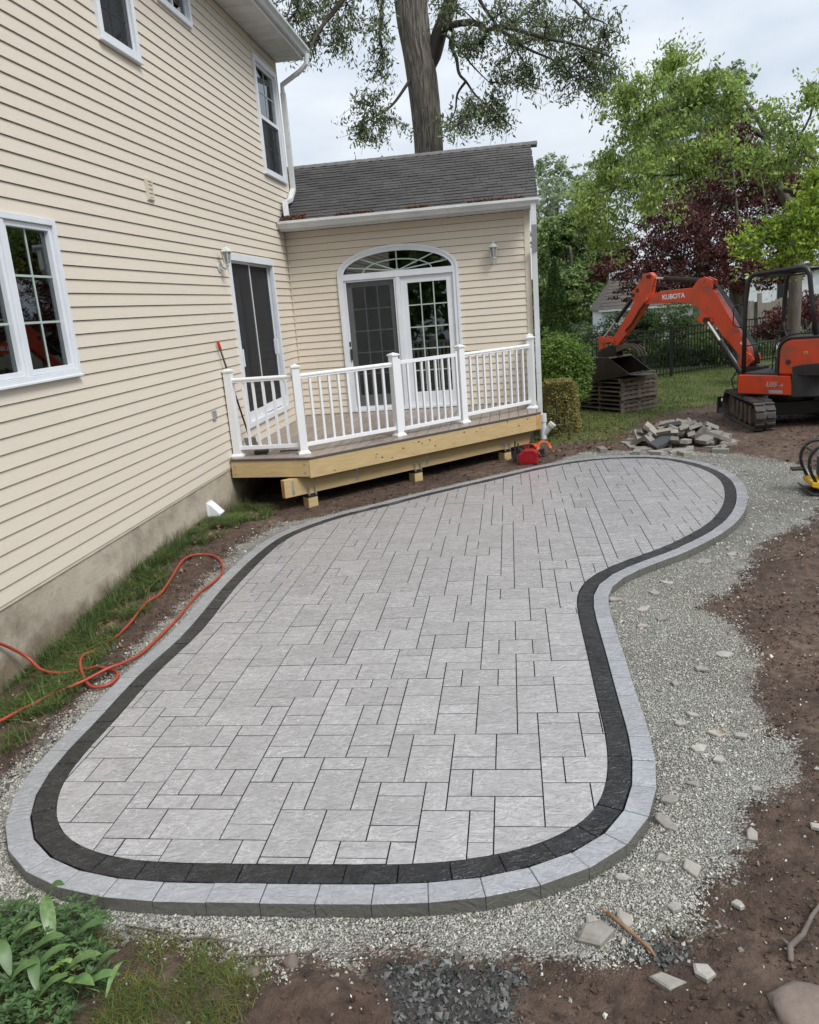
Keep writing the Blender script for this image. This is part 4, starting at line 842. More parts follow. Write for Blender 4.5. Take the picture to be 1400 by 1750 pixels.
# pine needles and seed litter caught along the wing gutter
n = 6500; rx = RNG.beta(1.1, 1.3, n) * 4.1 + .05; cl = fbm(rx * 1.7, rx * 0, 3, 8) > .45; rx = rx[cl]; n = len(rx)
rs = np.abs(RNG.normal(0, .055, n)) + .0; rs[rx < .45] *= 2.4
cy = RE[0] + su[0] * rs + nn[0] * .016; cz = RE[1] + su[1] * rs + nn[1] * .02
def litter(name, cx, cy, cz, size, mat, parent=None, **kw):
    n = len(cx); a = RNG.uniform(0, 6.28, n); l = size * RNG.uniform(.5, 1.4, n); w = l * RNG.uniform(.15, .6, n); ca, sa = np.cos(a), np.sin(a); zz = RNG.uniform(-.4, .4, (n, 4)) * size
    C = np.c_[cx, cy, cz]; U = np.c_[ca, sa, np.zeros(n)] * l[:, None] / 2; W = np.c_[-sa, ca, np.zeros(n)] * w[:, None] / 2
    V = np.stack([C - U, C - W, C + U, C + W], 1); V[:, :, 2] += zz; F = np.arange(n * 4).reshape(n, 4); t = RNG.uniform(.5, 1.5, (n, 1)) * np.ones((1, 3))
    return npmesh(name, V.reshape(-1, 3), F, mat, t, parent=parent, **kw)
litter('leaf_litter', rx, cy, cz, .045, 'debris', roof, kind='stuff')

# ------------- windows
def opening_lining(fr, m, h, d0=-.12, d1=.0, t=.012):
    u0, u1, z0, z1 = h
    fr.box(m, u0, u0 + t, z0, z1, d0, d1); fr.box(m, u1 - t, u1, z0, z1, d0, d1); fr.box(m, u0, u1, z0, z0 + t, d0, d1); fr.box(m, u0, u1, z1 - t, z1, d0, d1)
def rect_ring(fr, m, u0, u1, z0, z1, w, d0, d1, wb=None):
    wb = wb or w
    fr.box(m, u0, u0 + w, z0, z1, d0, d1); fr.box(m, u1 - w, u1, z0, z1, d0, d1); fr.box(m, u0 + w, u1 - w, z0, z0 + wb, d0, d1); fr.box(m, u0 + w, u1 - w, z1 - w, z1, d0, d1)
def lites(fr, parent, u0, u1, z0, z1, nx, nz, d, pane='pane_glass', munt='muntin', mw_=.018, each=True):
    """divided glass: one pane per light with bars between"""
    du = (u1 - u0) / nx; dz = (z1 - z0) / nz
    for i in range(nx):
        for j in range(nz):
            m = MB(); fr.box(m, u0 + i * du + .001, u0 + (i + 1) * du - .001, z0 + j * dz + .001, z0 + (j + 1) * dz - .001, d - .003, d + .003); part('pane', m, pane, parent)
    for i in range(1, nx):
        m = MB(); fr.box(m, u0 + i * du - mw_ / 2, u0 + i * du + mw_ / 2, z0, z1, d + .004, d + .010); part('muntin', m, munt, parent)
    for j in range(1, nz):
        m = MB(); fr.box(m, u0, u1, z0 + j * dz - mw_ / 2, z0 + j * dz + mw_ / 2, d + .0035, d + .0095); part('muntin', m, munt, parent)
def curtain(fr, u0, u1, z0, z1, d, mat='curtain', n=9, amp=.018):
    m = MB(); vs = []
    for i in range(n * 4 + 1):
        t = i / (n * 4); dd = d + amp * math.sin(t * n * 2 * math.pi)
        vs += [fr.p(u0 + (u1 - u0) * t, z0, dd), fr.p(u0 + (u1 - u0) * t, z1, dd)]
    m.add(vs, [(2 * i, 2 * i + 2, 2 * i + 3, 2 * i + 1) for i in range(n * 4)]); return part('curtain', m, mat, house, smooth=True)
# left casement pair
h = WL; m = MB(); rect_ring(FM, m, h[0] - .02, h[1] + .02, h[2] - .02, h[3] + .02, .05, -.01, .045); FM.box(m, h[0] - .025, h[1] + .025, h[2] - .03, h[2] - .012, -.01, .06)
opening_lining(FM, m, inset(h)); w = part('window', m, 'white_frame', house, bevel=.003)
mid = 5.81
m = MB(); FM.box(m, mid - .028, mid + .028, h[2] + .03, h[3] - .03, -.04, .038); part('mullion', m, 'white_frame', w, bevel=.003)
for a, b in ((h[0] + .03, mid - .028), (mid + .028, h[1] - .03)):
    m = MB(); rect_ring(FM, m, a + .002, b - .002, h[2] + .032, h[3] - .032, .042, -.045, .022); part('sash', m, 'white_frame', w, bevel=.003)
    lites(FM, w, a + .044, b - .044, h[2] + .074, h[3] - .074, 2, 3, -.02)
curtain(FM, 6.25, 6.5, 1.98, 3.17, -.16, n=3); curtain(FM, 5.12, 5.25, 1.98, 3.17, -.16, n=2); curtain(FM, 5.74, 5.9, 1.98, 3.17, -.16, n=2)
# upper windows
def dh_window(h, split, nx, nz, screen=True, label=None):
    m = MB(); rect_ring(FM, m, h[0] - .02, h[1] + .02, h[2] - .02, h[3] + .02, .075, -.01, .05); FM.box(m, h[0] - .03, h[1] + .03, h[2] - .035, h[2] - .01, -.01, .062)
    opening_lining(FM, m, inset(h)); w = part('window', m, 'white_frame', house, bevel=.003)
    a, b, c, d = h[0] + .056, h[1] - .056, h[2] + .056, h[3] - .056; s = c + (d - c) * split
    m = MB(); rect_ring(FM, m, a, b, s, d, .035, -.03, .012); part('sash', m, 'white_frame', w, bevel=.002)
    lites(FM, w, a + .036, b - .036, s + .036, d - .036, nx, nz, -.01)
    if split > 0:
        m = MB(); rect_ring(FM, m, a + .001, b - .001, c, s - .002, .035, -.05, -.008); part('sash', m, 'white_frame', w, bevel=.002)
        lites(FM, w, a + .036, b - .036, c + .036, s - .037, nx, nz, -.03, munt='muntin_dim')
        m = MB(); rect_ring(FM, m, a - .004, b + .004, c - .004, s + .002, .022, -.002, .014); part('screen_frame', m, 'white_frame', w)
        m = MB(); FM.box(m, a + .018, b - .018, c + .018, s - .02, .002, .004); sc = part('screen', m, 'screen_mesh', w)
    return w
def screen_mesh():
    m = bpy.data.materials.new('screen_mesh'); m.use_nodes = True; t = m.node_tree; N = t.nodes; K = t.links.new; N.clear()
    out = N.new('ShaderNodeOutputMaterial'); tr = N.new('ShaderNodeBsdfTransparent'); d = N.new('ShaderNodeBsdfDiffuse'); d.inputs[0].default_value = (.05, .052, .056, 1)
    ms = N.new('ShaderNodeMixShader'); ms.inputs[0].default_value = .40; K(tr.outputs[0], ms.inputs[1]); K(d.outputs[0], ms.inputs[2]); K(ms.outputs[0], out.inputs[0]); MATS['screen_mesh'] = m
screen_mesh()
dh_window(WU1, .0001 + .55, 2, 2); dh_window(WU3, .5, 2, 2)
curtain(FM, 8.05, 8.3, 5.0, 6.1, -.16, 'curtain_grey', 3); curtain(FM, 13.9, 14.2, 4.6, 6.1, -.16, 'curtain_grey', 3)
h = WU2; m = MB(); rect_ring(FM, m, h[0] - .02, h[1] + .02, h[2] - .02, h[3] + .02, .06, -.01, .05); opening_lining(FM, m, inset(h)); w = part('window', m, 'white_frame', house, bevel=.003)
m = MB(); rect_ring(FM, m, h[0] + .041, h[1] - .041, h[2] + .041, h[3] - .041, .04, -.03, .012); FM.box(m, 10.0, 10.04, h[2] + .06, h[3] - .06, -.03, .013); part('sash', m, 'white_frame', w)
lites(FM, w, h[0] + .082, h[1] - .082, h[2] + .082, h[3] - .082, 2, 1, -.01)
# sliding patio door in the main wall
h = SD; m = MB(); rect_ring(FM, m, h[0] - .02, h[1] + .02, h[2] - .02, h[3] + .02, .075, -.01, .045); FM.box(m, h[0] - .01, h[1] + .01, h[3] - .06, h[3] + .03, -.01, .058)
opening_lining(FM, m, inset(h)); sd = part('sliding_door', m, 'white_frame', house, bevel=.003)
midy = 11.72
for a, b, dd in ((h[0] + .056, midy + .03, -.015), (midy - .02, h[1] - .056, -.055)):
    m = MB(); rect_ring(FM, m, a, b, h[2] + .057, h[3] - .057, .028, dd - .025, dd + .012, .13); part('sash', m, 'white_frame', sd)
    m = MB(); FM.box(m, a + .03, b - .03, h[2] + .187, h[3] - .087, dd - .006, dd); part('pane', m, 'pane_dark', sd)
    m = MB(); FM.box(m, a + .03, b - .03, h[2] + .187, h[3] - .087, dd + .006, dd + .008); part('screen', m, 'screen_mesh', sd)
m = MB(); FM.box(m, 10.86, 10.895, 1.66, 1.90, .0, .045); part('handle', m, 'white_frame', sd, bevel=.004)
m = MB(); FM.box(m, 12.66, 12.70, 1.72, 1.96, -.04, .02); part('handle', m, 'white_frame', sd, bevel=.004)
for a, b in ((11.0, 11.12), (11.3, 11.62), (11.9, 12.02), (12.2, 12.5)): curtain(FM, a, b, .95, 3.0, -.22, 'curtain_grey', 3)
# French door with elliptical fanlight in the wing
zs = ARC[3]
def ell_pts(a, b, n=36, t0=0., t1=math.pi): return [(ARC[2] + a * math.cos(t0 + (t1 - t0) * i / n), zs + b * math.sin(t0 + (t1 - t0) * i / n)) for i in range(n + 1)]
def ring(a0, b0, a1, b1, d0, d1, n=36):
    m = MB(); A = ell_pts(a0, b0, n); B = ell_pts(a1, b1, n)
    for i in range(n):
        q = [A[i], A[i + 1], B[i + 1], B[i]]; m.plate(q, FA.o, FA.u, (0, 0, 1), FA.n, d0, d1)
    return m
m = ring(1.03, .44, .985, .395, -.01, .045)
x0, x1 = FD[0] - .005, FD[1] + .005
FA.box(m, x0, x0 + .045, .56, zs, -.01, .045); FA.box(m, x1 - .045, x1, .56, zs, -.01, .045)
fd = part('french_door', m, 'white_frame', house, bevel=.002)
m = ring(.985, .395, .925, .335, -.03, .032); FA.box(m, x0 + .045, x0 + .10, .56, zs, -.03, .032); FA.box(m, x1 - .10, x1 - .045, .56, zs, -.03, .032)
FA.box(m, x0 + .10, x1 - .10, zs - .085, zs + .015, -.03, .036); FA.box(m, x0 + .10, x1 - .10, .56, .60, -.03, .05); part('jamb', m, 'white_frame', fd, bevel=.002)
# fanlight
fan = MB(); pts = [(ARC[2] - .925, zs + .015)] + [p for p in ell_pts(.925, .335, 36)][::-1][1:-1] + [(ARC[2] + .925, zs + .015)]
pts = [(x, max(z, zs + .015)) for x, z in pts]; fan.plate(pts, FA.o, FA.u, (0, 0, 1), FA.n, -.022, -.016); part('pane', fan, 'pane_dark', fd)
m = MB()
for ang in (22, 48, 90, 132, 158):
    t = R(ang); ex = .925 * math.cos(t); ez = .335 * math.sin(t)
    # spokes fan out from the sill centre to the rim
    p = Vector(FA.p(ARC[2], zs + .015, -.008)); q = Vector(FA.p(ARC[2] + ex, zs + ez, -.008)); mm = MB(); mm.bar(p, q, .02, .008, FA.n); part('muntin', mm, 'muntin', fd)
m = MB(); A = ell_pts(.60, .21, 24); B = ell_pts(.58, .19, 24)
for i in range(24): m.plate([A[i], A[i + 1], B[i + 1], B[i]], FA.o, FA.u, (0, 0, 1), FA.n, -.0035, .003)
part('muntin', m, 'muntin', fd)
hub = MB().plate([(ARC[2] + .06 * math.cos(math.pi * i / 8), zs + .015 + .035 * math.sin(math.pi * i / 8)) for i in range(9)], FA.o, FA.u, (0, 0, 1), FA.n, -.003, .006); part('muntin', hub, 'muntin', fd)
cxm = 1.88
# centre post, fixed right leaf, left leaf behind an insect screen
m = MB(); FA.box(m, cxm - .045, cxm + .03, .601, zs - .086, -.045, .028); part('centre_post', m, 'white_frame', fd, bevel=.002)
a, b, c, d = cxm + .031, x1 - .101, .601, zs - .086
m = MB(); rect_ring(FA, m, a, b, c, d, .115, -.05, -.004, .24); part('door_leaf', m, 'white_frame', fd, bevel=.003)
lites(FA, fd, a + .116, b - .116, c + .241, d - .116, 3, 5, -.025, 'pane_dark', 'muntin', .020)
a, b = x0 + .101, cxm - .046
m = MB(); rect_ring(FA, m, a, b, c, d, .115, -.085, -.045, .24); part('door_leaf', m, 'white_frame', fd, bevel=.003)
lites(FA, fd, a + .116, b - .116, c + .241, d - .116, 3, 5, -.065, 'pane_dark', 'muntin', .020)
m = MB(); rect_ring(FA, m, a + .002, b - .002, c + .002, d - .002, .03, -.012, .012, .05); part('screen_frame', m, 'white_frame', fd)
m = MB(); FA.box(m, a + .03, b - .03, c + .05, d - .03, -.002, .0); part('screen', m, 'screen_mesh', fd)
m = MB(); FA.box(m, a + .015, a + .045, 1.47, 1.66, .012, .05); FA.box(m, a + .0, a + .03, 1.7, 1.78, .012, .03); part('handle', m, 'black_plastic', fd, bevel=.004)
# vent cover, outlet box and dryer hood on the main wall
m = MB(); FM.box(m, 8.49, 8.65, 3.58, 3.80, .006, .030); rect_ring(FM, m, 8.50, 8.64, 3.59, 3.79, .018, .03, .042)
for k in range(4): FM.box(m, 8.52, 8.62, 3.615 + k * .042, 3.635 + k * .042, .03, .038)
part('wall_vent', m, 'siding_trim', house, bevel=.002)
m = MB(); FM.box(m, 9.47, 9.58, 1.12, 1.23, .0, .035); part('outlet_box', m, 'galvanised', house, bevel=.004)
m = MB(); FM.box(m, 8.90, 9.08, .02, .20, .0, .02)
vs = [FM.p(8.91, .19, .02), FM.p(9.07, .19, .02), FM.p(9.07, .03, .02), FM.p(8.91, .03, .02), FM.p(8.91, .17, .05), FM.p(9.07, .17, .05), FM.p(9.07, .055, .16), FM.p(8.91, .055, .16), FM.p(8.91, .03, .15), FM.p(9.07, .03, .15)]
m.add(vs, [(0, 1, 5, 4), (4, 5, 6, 7), (7, 6, 9, 8), (8, 9, 2, 3), (0, 4, 7, 8, 3), (1, 2, 9, 6, 5)]); part('dryer_vent', m, 'white_vinyl', house, bevel=.002)
# wall lanterns
def lantern(loc, out, label, sc_=1.):
    t = thing('wall_lantern', label, 'wall lamp', loc, math.atan2(out[1], out[0]), 'white carriage lanterns on the house walls'); t.scale = (sc_,) * 3
    k = 1.12
    m = MB(); m.cyl((.0, 0, -.06), (.02, 0, -.06), .06 * k, 16); m.tube([(.02, 0, -.06), (.06, 0, -.10), (.11, 0, -.09), (.125, 0, -.02)], [.012, .012, .012, .014], 8); m.cyl((.125, 0, -.05), (.125, 0, -.16), .012, 8, .005)
    part('bracket', m, 'lantern_white', t, world=False, bevel=.001)
    m = MB(); m.lathe((.125, 0, 0), [(.02, -.05), (.035, -.04), (.035, -.02), (.026, -.012)], 6)
    for j in range(6):
        a = j * math.pi / 3; m.bar((.125 + .042 * math.cos(a), .042 * math.sin(a), -.012), (.125 + .068 * math.cos(a), .068 * math.sin(a), .13), .01, .01, (math.cos(a), math.sin(a), 0))
    m.lathe((.125, 0, 0), [(.082, .128), (.085, .14), (.04, .185), (.018, .20), (.012, .24), (.003, .25)], 6)
    part('cage', m, 'lantern_white', t, world=False)
    m = MB(); m.lathe((.125, 0, 0), [(.038, -.012), (.063, .128)], 6); part('glass', m, 'lantern_glass', t, world=False)
lantern((.012, 10.42, 3.03), (1, 0), 'white carriage lantern on the main wall, just left of the sliding door', .95)
lantern((3.50, AY - .012, 2.99), (0, -1), 'white carriage lantern on the wing wall, right of the arched door')

# ---------------------------------------------------------------- deck
deck = thing('deck', 'raised timber deck with white railing and yellow pine rim boards in the house corner', 'deck', (2, 12, 0))
ZD = .55
C0, C1, C2, C3 = (.03, 9.84), (1.13, 9.66), (4.13, 12.53), (4.13, 13.82)
def edge_y(x):
    return C0[1] + (C1[1] - C0[1]) * (x - C0[0]) / (C1[0] - C0[0]) if x < C1[0] else C1[1] + (C2[1] - C1[1]) * (x - C1[0]) / (C2[0] - C1[0])
x = .03; bw = .139
while x < 4.13 - .02:
    a, b = x, min(x + bw, 4.13); pts = [(a, edge_y(a) + .03), (b, edge_y(b) + .03), (b, 13.82), (a, 13.82)]
    if a < C1[0] < b: pts.insert(1, (C1[0], C1[1] + .03))
    part('deck_board', MB().prism(pts, ZD - .026, ZD), 'deck_composite', deck, bevel=.003); x += bw + .0055
m = MB()
n1v = Vector((C1[1] - C0[1], -(C1[0] - C0[0]), 0)).normalized(); n2v = Vector((C2[1] - C1[1], -(C2[0] - C1[0]), 0)).normalized()
def strip(p, q, d0, d1, z0, z1, nv, e0=0., e1=0.):
    p = Vector((*p, 0)); q = Vector((*q, 0)); t = (q - p).normalized(); p = p - t * e0; q = q + t * e1; mm = MB()
    vs = [p + nv * d0, q + nv * d0, q + nv * d1, p + nv * d1]; return mm.add([(v.x, v.y, z0) for v in vs] + [(v.x, v.y, z1) for v in vs], [(0, 3, 2, 1), (4, 5, 6, 7), (0, 1, 5, 4), (1, 2, 6, 5), (2, 3, 7, 6), (3, 0, 4, 7)])
part('edge_trim', strip(C0, C1, -.03, .012, ZD - .022, ZD - .002, n1v), 'deck_edge', deck)
part('edge_trim', strip(C1, C2, -.03, .012, ZD - .022, ZD - .002, n2v), 'deck_edge', deck)
part('rim_board', strip(C0, C1, -.038, .0, .305, ZD - .028, n1v, 0, -.002), 'lumber', deck, bevel=.002)
part('rim_board', strip(C1, C2, -.038, .0, .285, ZD - .028, n2v, .006, -.05), 'lumber', deck, bevel=.002)
part('rim_board', MB().box(4.09, 4.13, 12.50, 13.82, .285, ZD - .028), 'lumber', deck, bevel=.002)
part('rim_board', strip((4.06, 12.46), (4.135, 12.532), -.036, .002, .285, ZD - .03, n2v), 'lumber_end', deck, bevel=.002)
# doubled dropped beam on short posts, and joists
B0 = Vector((.46, 9.92, 0)); tB = (Vector((*C2, 0)) - Vector((*C1, 0))).normalized()
inn = -n2v; base = Vector((*C1, 0)) + inn * .17
s0 = (B0 - base).dot(tB); s1 = (Vector((4.07, 12.47, 0)) - base).dot(tB)
for k in (0, 1):
    a = base + tB * s0 + inn * (k * .042); b = base + tB * s1 + inn * (k * .042); mm = MB()
    vs = [a, b, b + inn * .04, a + inn * .04]; mm.add([(v.x, v.y, .055) for v in vs] + [(v.x, v.y, .285) for v in vs], [(0, 3, 2, 1), (4, 5, 6, 7), (0, 1, 5, 4), (1, 2, 6, 5), (2, 3, 7, 6), (3, 0, 4, 7)])
    part('beam', mm, 'lumber', deck, bevel=.002)
mm = MB(); a = base + tB * (s0 - .003); vs = [a - inn * .0, a + tB * .003, a + tB * .003 + inn * .082, a + inn * .082]
mm.add([(v.x, v.y, .056) for v in vs] + [(v.x, v.y, .284) for v in vs], [(0, 3, 2, 1), (4, 5, 6, 7), (0, 1, 5, 4), (1, 2, 6, 5), (2, 3, 7, 6), (3, 0, 4, 7)]); part('beam_end', mm, 'lumber_end', deck)
x = .4
while x < 4.05: part('joist', MB().box(x, x + .038, edge_y(x) + .05, 13.8, .29, ZD - .03), 'lumber', deck); x += .4
for (x, y) in ((1.07, 9.83), (2.35, 11.0), (3.56, 12.26)):
    p = base + tB * ((Vector((x, y, 0)) - base).dot(tB)) + inn * .045; g0 = -.16
    ax, ay = tB * .07, inn * .07
    po = part('post', MB().obox((p.x, p.y, (g0 + .055) / 2), ax, ay, (0, 0, (.055 - g0) / 2)), 'lumber', deck, bevel=.002)
    part('post_wrap', MB().obox((p.x, p.y, .028), ax * 1.04, ay * 1.04, (0, 0, .026)), 'post_wrap', po)
    part('footing', MB().cyl((p.x, p.y, -.35), (p.x, p.y, -.135), .13, 20), 'concrete', po)
    mm = MB()
    for sg in (-1, 1):
        q = p + tB * .05 * sg - inn * .074; mm.obox((q.x, q.y, .08), tB * .009, inn * .002, (0, 0, .05)); mm.obox((q.x, q.y, .13), tB * .014, inn * .002, (0, 0, .015))
    part('bracket', mm, 'galvanised', po)
    part('base_plate', MB().obox((p.x, p.y, -.132), ax * 1.15, ay * 1.15, (0, 0, .006)), 'galvanised', po)
rr = random.Random(3)
mm = MB()
for k in range(22):     # knots and nail heads proud of the long rim board
    s = rr.uniform(.1, 4.0); z = rr.uniform(.32, .50); r = rr.choice([.006, .009, .012]); q = Vector((*C1, 0)) + tB * s + n2v * .0006
    mm.plate([(r * 1.6 * math.cos(t * math.pi / 5) , r * .8 * math.sin(t * math.pi / 5)) for t in range(10)], (q.x, q.y, z), tB, (0, 0, 1), n2v, -.001, .0008)
part('knot', mm, 'knot', deck)
mm = MB()
for (px_, pz_) in ((.06, .46), (.06, .36), (1.03, .47), (1.03, .36)):
    q = Vector((*C0, 0)).lerp(Vector((*C1, 0)), px_ / 1.1); mm.cyl(q, q + n1v * .008, .011, 8); mm.v[-16:] = [(v[0], v[1], v[2] + pz_) for v in mm.v[-16:]]
part('bolt', mm, 'galvanised', deck)
for s in (.12, 1.1, 2.3, 3.75):
    q = base + tB * (s0 + s) - n2v * -.002; part('strap', MB().obox((q.x, q.y, .17), tB * .016, n2v * .0015, (0, 0, .09)), 'galvanised', deck)
# railing
rail = part('railing', MB().box(.0, .001, 13.8, 13.801, .56, .561), 'white_vinyl', deck)
PS = [(.085, 10.02), (.99, 9.97), (2.11, 10.98), (2.97, 11.87), (4.02, 13.0), (4.03, 13.74)]
def rpost(x, y, t, zt=1.66):
    t = Vector((t[0], t[1], 0)).normalized(); b = Vector((-t.y, t.x, 0)); mm = MB()
    mm.obox((x, y, (ZD + zt) / 2), t * .051, b * .051, (0, 0, (zt - ZD) / 2)); p = part('railing_post', mm, 'white_vinyl', rail, bevel=.004)
    mm = MB(); q = lambda a, c, z: tuple(Vector((x, y, z)) + t * a + b * c)
    s = .064; vs = [q(-s, -s, zt), q(s, -s, zt), q(s, s, zt), q(-s, s, zt), q(-s, -s, zt + .02), q(s, -s, zt + .02), q(s, s, zt + .02), q(-s, s, zt + .02), q(0, 0, zt + .045)]
    mm.add(vs, [(0, 3, 2, 1), (0, 1, 5, 4), (1, 2, 6, 5), (2, 3, 7, 6), (3, 0, 4, 7), (4, 5, 8), (5, 6, 8), (6, 7, 8), (7, 4, 8)]); part('post_cap', mm, 'white_vinyl', rail)
    mm = MB()
    for (s0_, z0, s1_, z1) in ((.078, ZD + .001, .078, ZD + .018), (.078, ZD + .018, .056, ZD + .045)):
        vs = [q(a * s0_, c * s0_, z0) for a, c in ((-1, -1), (1, -1), (1, 1), (-1, 1))] + [q(a * s1_, c * s1_, z1) for a, c in ((-1, -1), (1, -1), (1, 1), (-1, 1))]
        mm.add(vs, [(0, 3, 2, 1), (4, 5, 6, 7), (0, 1, 5, 4), (1, 2, 6, 5), (2, 3, 7, 6), (3, 0, 4, 7)])
    part('post_base', mm, 'white_vinyl', rail)
dirs = [(1, -.05), (1, .45), (1, .98), (1, .98), (.3, 1), (0, 1)]
for p, t in zip(PS, dirs): rpost(*p, t)
def section(p, q, n, parent, z0=.665, z1=1.545, round_top=True, w=.032, e=.05):
    p, q = Vector((*p, 0)), Vector((*q, 0)); t = (q - p).normalized(); p = p + t * e; q = q - t * e; b = Vector((-t.y, t.x, 0)); l = (q - p).length
    zz = lambda v, z: Vector((v.x, v.y, z))
    if round_top:
        mm = MB(); prof = [(-.022, -.03), (.022, -.03), (.022, -.012), (.03, -.004), (.031, .012), (.022, .026), (.0, .032), (-.022, .026), (-.031, .012), (-.03, -.004), (-.022, -.012)]
        mm.plate(prof, zz(p, z1), b, (0, 0, 1), t, 0, l); part('top_rail', mm, 'white_vinyl', parent, bevel=.002)
    else:
        mm = MB().bar(zz(p, z1), zz(q, z1), .036, .05); part('top_rail', mm, 'white_vinyl', parent, bevel=.003)
    mm = MB().bar(zz(p, z0), zz(q, z0), .042, .05); part('bottom_rail', mm, 'white_vinyl', parent, bevel=.003)
    for i in range(n):
        c = p + t * (l * (i + 1) / (n + 1)); mm = MB().obox(zz(c, (z0 + z1) / 2 - .003), t * w / 2, b * w / 2, (0, 0, (z1 - z0) / 2 - .026)); part('baluster', mm, 'white_vinyl', parent, bevel=.002)
section(PS[0], PS[1], 5, rail); section(PS[1], PS[2], 9, rail); section(PS[3], PS[4], 9, rail); section(PS[4], PS[5], 4, rail)
gate = part('gate', MB().obox((2.19, 11.065, 1.11), (.002, .002, 0), (.002, -.002, 0), (0, 0, .3)), 'white_vinyl', deck)
gt = Vector((.86, .89, 0)).normalized(); g0 = Vector((2.11, 10.98, 0)) + gt * .065; g1 = Vector((2.97, 11.87, 0)) - gt * .065
for g in (g0, g1):
    gg = g + (gt * .02 if g is g0 else -gt * .02); part('stile', MB().obox((gg.x, gg.y, 1.11), gt * .018, Vector((-gt.y, gt.x, 0)) * .018, (0, 0, .50)), 'white_vinyl', gate, bevel=.003)
section(g0[:2], g1[:2], 7, gate, .64, 1.56, False, .03, .04)
# ---------------------------------------------------------------- mini excavator (local axes: x forward, y left, z up; origin on the ground under the turret)
EXA = math.atan2(.70, -.71)
exc = thing('mini_excavator', 'orange red mini excavator with black roll bar, boom reaching over the pallet stack', 'excavator', (8.36, 14.15, -.11), EXA)
W0 = dict(world=False)
def xz(poly): return poly
def side(poly, y0, y1): return MB().plate(poly, (0, 0, 0), (1, 0, 0), (0, 0, 1), (0, 1, 0), y0, y1)
# undercarriage keeps its own heading: tracks along world Y
und = thing('undercarriage', None, None, (0, 0, 0)); und.parent = exc; und.rotation_euler = (0, 0, math.pi / 2 - EXA); ORG[und.name] = Vector((0, 0, 0))
def track(yc):
    L2, r, w = .80, .235, .15
    def path(s, off=0.):      # s in 0..1 round the loop
        per = 4 * L2 + 2 * math.pi * r; d = (s % 1) * per; R_ = r + off
        if d < 2 * L2: return (-L2 + d, r - R_, 0.)
        d -= 2 * L2
        if d < math.pi * r: a = d / r; return (L2 + R_ * math.sin(a), r - R_ * math.cos(a), a)
        d -= math.pi * r
        if d < 2 * L2: return (L2 - d, r + R_, math.pi)
        d -= 2 * L2; a = d / r; return (-L2 - R_ * math.sin(a), r + R_ * math.cos(a), math.pi + a)
    n = 64; m = MB(); o = 0; vs = []; fs = []
    for i in range(n):
        for off, yy in ((0, -w), (0, w), (-.03, w), (-.03, -w)):
            x, z, a = path(i / n, off); vs.append((x, yc + yy, z + .028))
    for i in range(n):
        j = (i + 1) % n
        for k in range(4): l = (k + 1) % 4; fs.append((i * 4 + k, i * 4 + l, j * 4 + l, j * 4 + k))
    m.add(vs, fs); tr = part('track', m, 'rubber', und, **W0)
    m = MB(); nl = 42
    for i in range(nl):
        x, z, a = path((i + .5) / nl, .012); t = Vector((math.cos(a), 0, math.sin(a))); nrm = Vector((math.sin(a), 0, -math.cos(a)))
        for yy, k in ((-.083, .0), (.083, .012)):
            m.obox(Vector((x, yc + yy, z + .028)) + t * k, t * .017, (0, .064, 0), nrm * .014)
    part('track_lug', m, 'rubber', und, kind='stuff', **W0)
    m = MB().box(-.62, .62, yc - .07, yc + .07, .14, .36); m.cyl((.80, yc - .06, .263), (.80, yc + .06, .263), .185, 20); m.cyl((-.80, yc - .06, .263), (-.80, yc + .06, .263), .185, 20)
    for i in range(4): m.cyl((-.48 + i * .32, yc - .085, .12), (-.48 + i * .32, yc + .085, .12), .075, 14)
    for i in range(5): m.box(-.56 + i * .25, -.42 + i * .25, yc + (.07), yc + .10, .10, .40); m.box(-.56 + i * .25, -.42 + i * .25, yc - .10, yc - .07, .10, .40)
    part('track_frame', m, 'muddy_steel', und, **W0, bevel=.006)
track(.70); track(-.70)
m = MB().box(-.42, .42, -.56, .56, .20, .42); m.cyl((0, 0, .40), (0, 0, .56), .36, 28); m.bar((.3, .5, .35), (.62, .62, .2), .12, .14); m.bar((-.3, .5, .35), (-.62, .62, .2), .12, .14); m.bar((.3, -.5, .35), (.62, -.62, .2), .12, .14); m.bar((-.3, -.5, .35), (-.62, -.62, .2), .12, .14)
part('cross_frame', m, 'black_paint', und, **W0, bevel=.01)
m = MB()                             # dozer blade on two arms, on the far side
prof = [(1.30, .0), (1.38, .02), (1.42, .12), (1.43, .22), (1.39, .33), (1.37, .33), (1.395, .22), (1.385, .12), (1.35, .03)]
m.plate(prof, (0, 0, 0), (1, 0, 0), (0, 0, 1), (0, 1, 0), -.85, .85)
m.box(1.33, 1.40, -.86, -.84, .0, .33); m.box(1.33, 1.40, .84, .86, .0, .33)
part('dozer_blade', m, 'black_paint', und, **W0, bevel=.004)
m = MB().bar((.4, .3, .25), (1.36, .34, .18), .10, .12); m.bar((.4, -.3, .25), (1.36, -.34, .18), .10, .12); part('blade_arm', m, 'black_paint', und, **W0, bevel=.006)
m = MB().box(1.322, 1.329, .76, .80, .25, .30); m.box(1.322, 1.329, .70, .74, .25, .30); part('reflector', m, 'white_print', und, **W0)
# upper frame
def disc_poly(r, x_front, n=24):
    pts = [(x_front, -.74), (x_front, .74)]
    for i in range(n + 1):
        a = math.pi / 2 + math.pi * i / n; pts.append((-.10 + r * math.cos(a), r * .88 * math.sin(a)))
    return pts
P_ = disc_poly(.85, .50)
m = MB().prism([(x * .98, y * .98) for x, y in P_], .56, .60); upper = part('deck_plate', m, 'black_paint', exc, **W0)
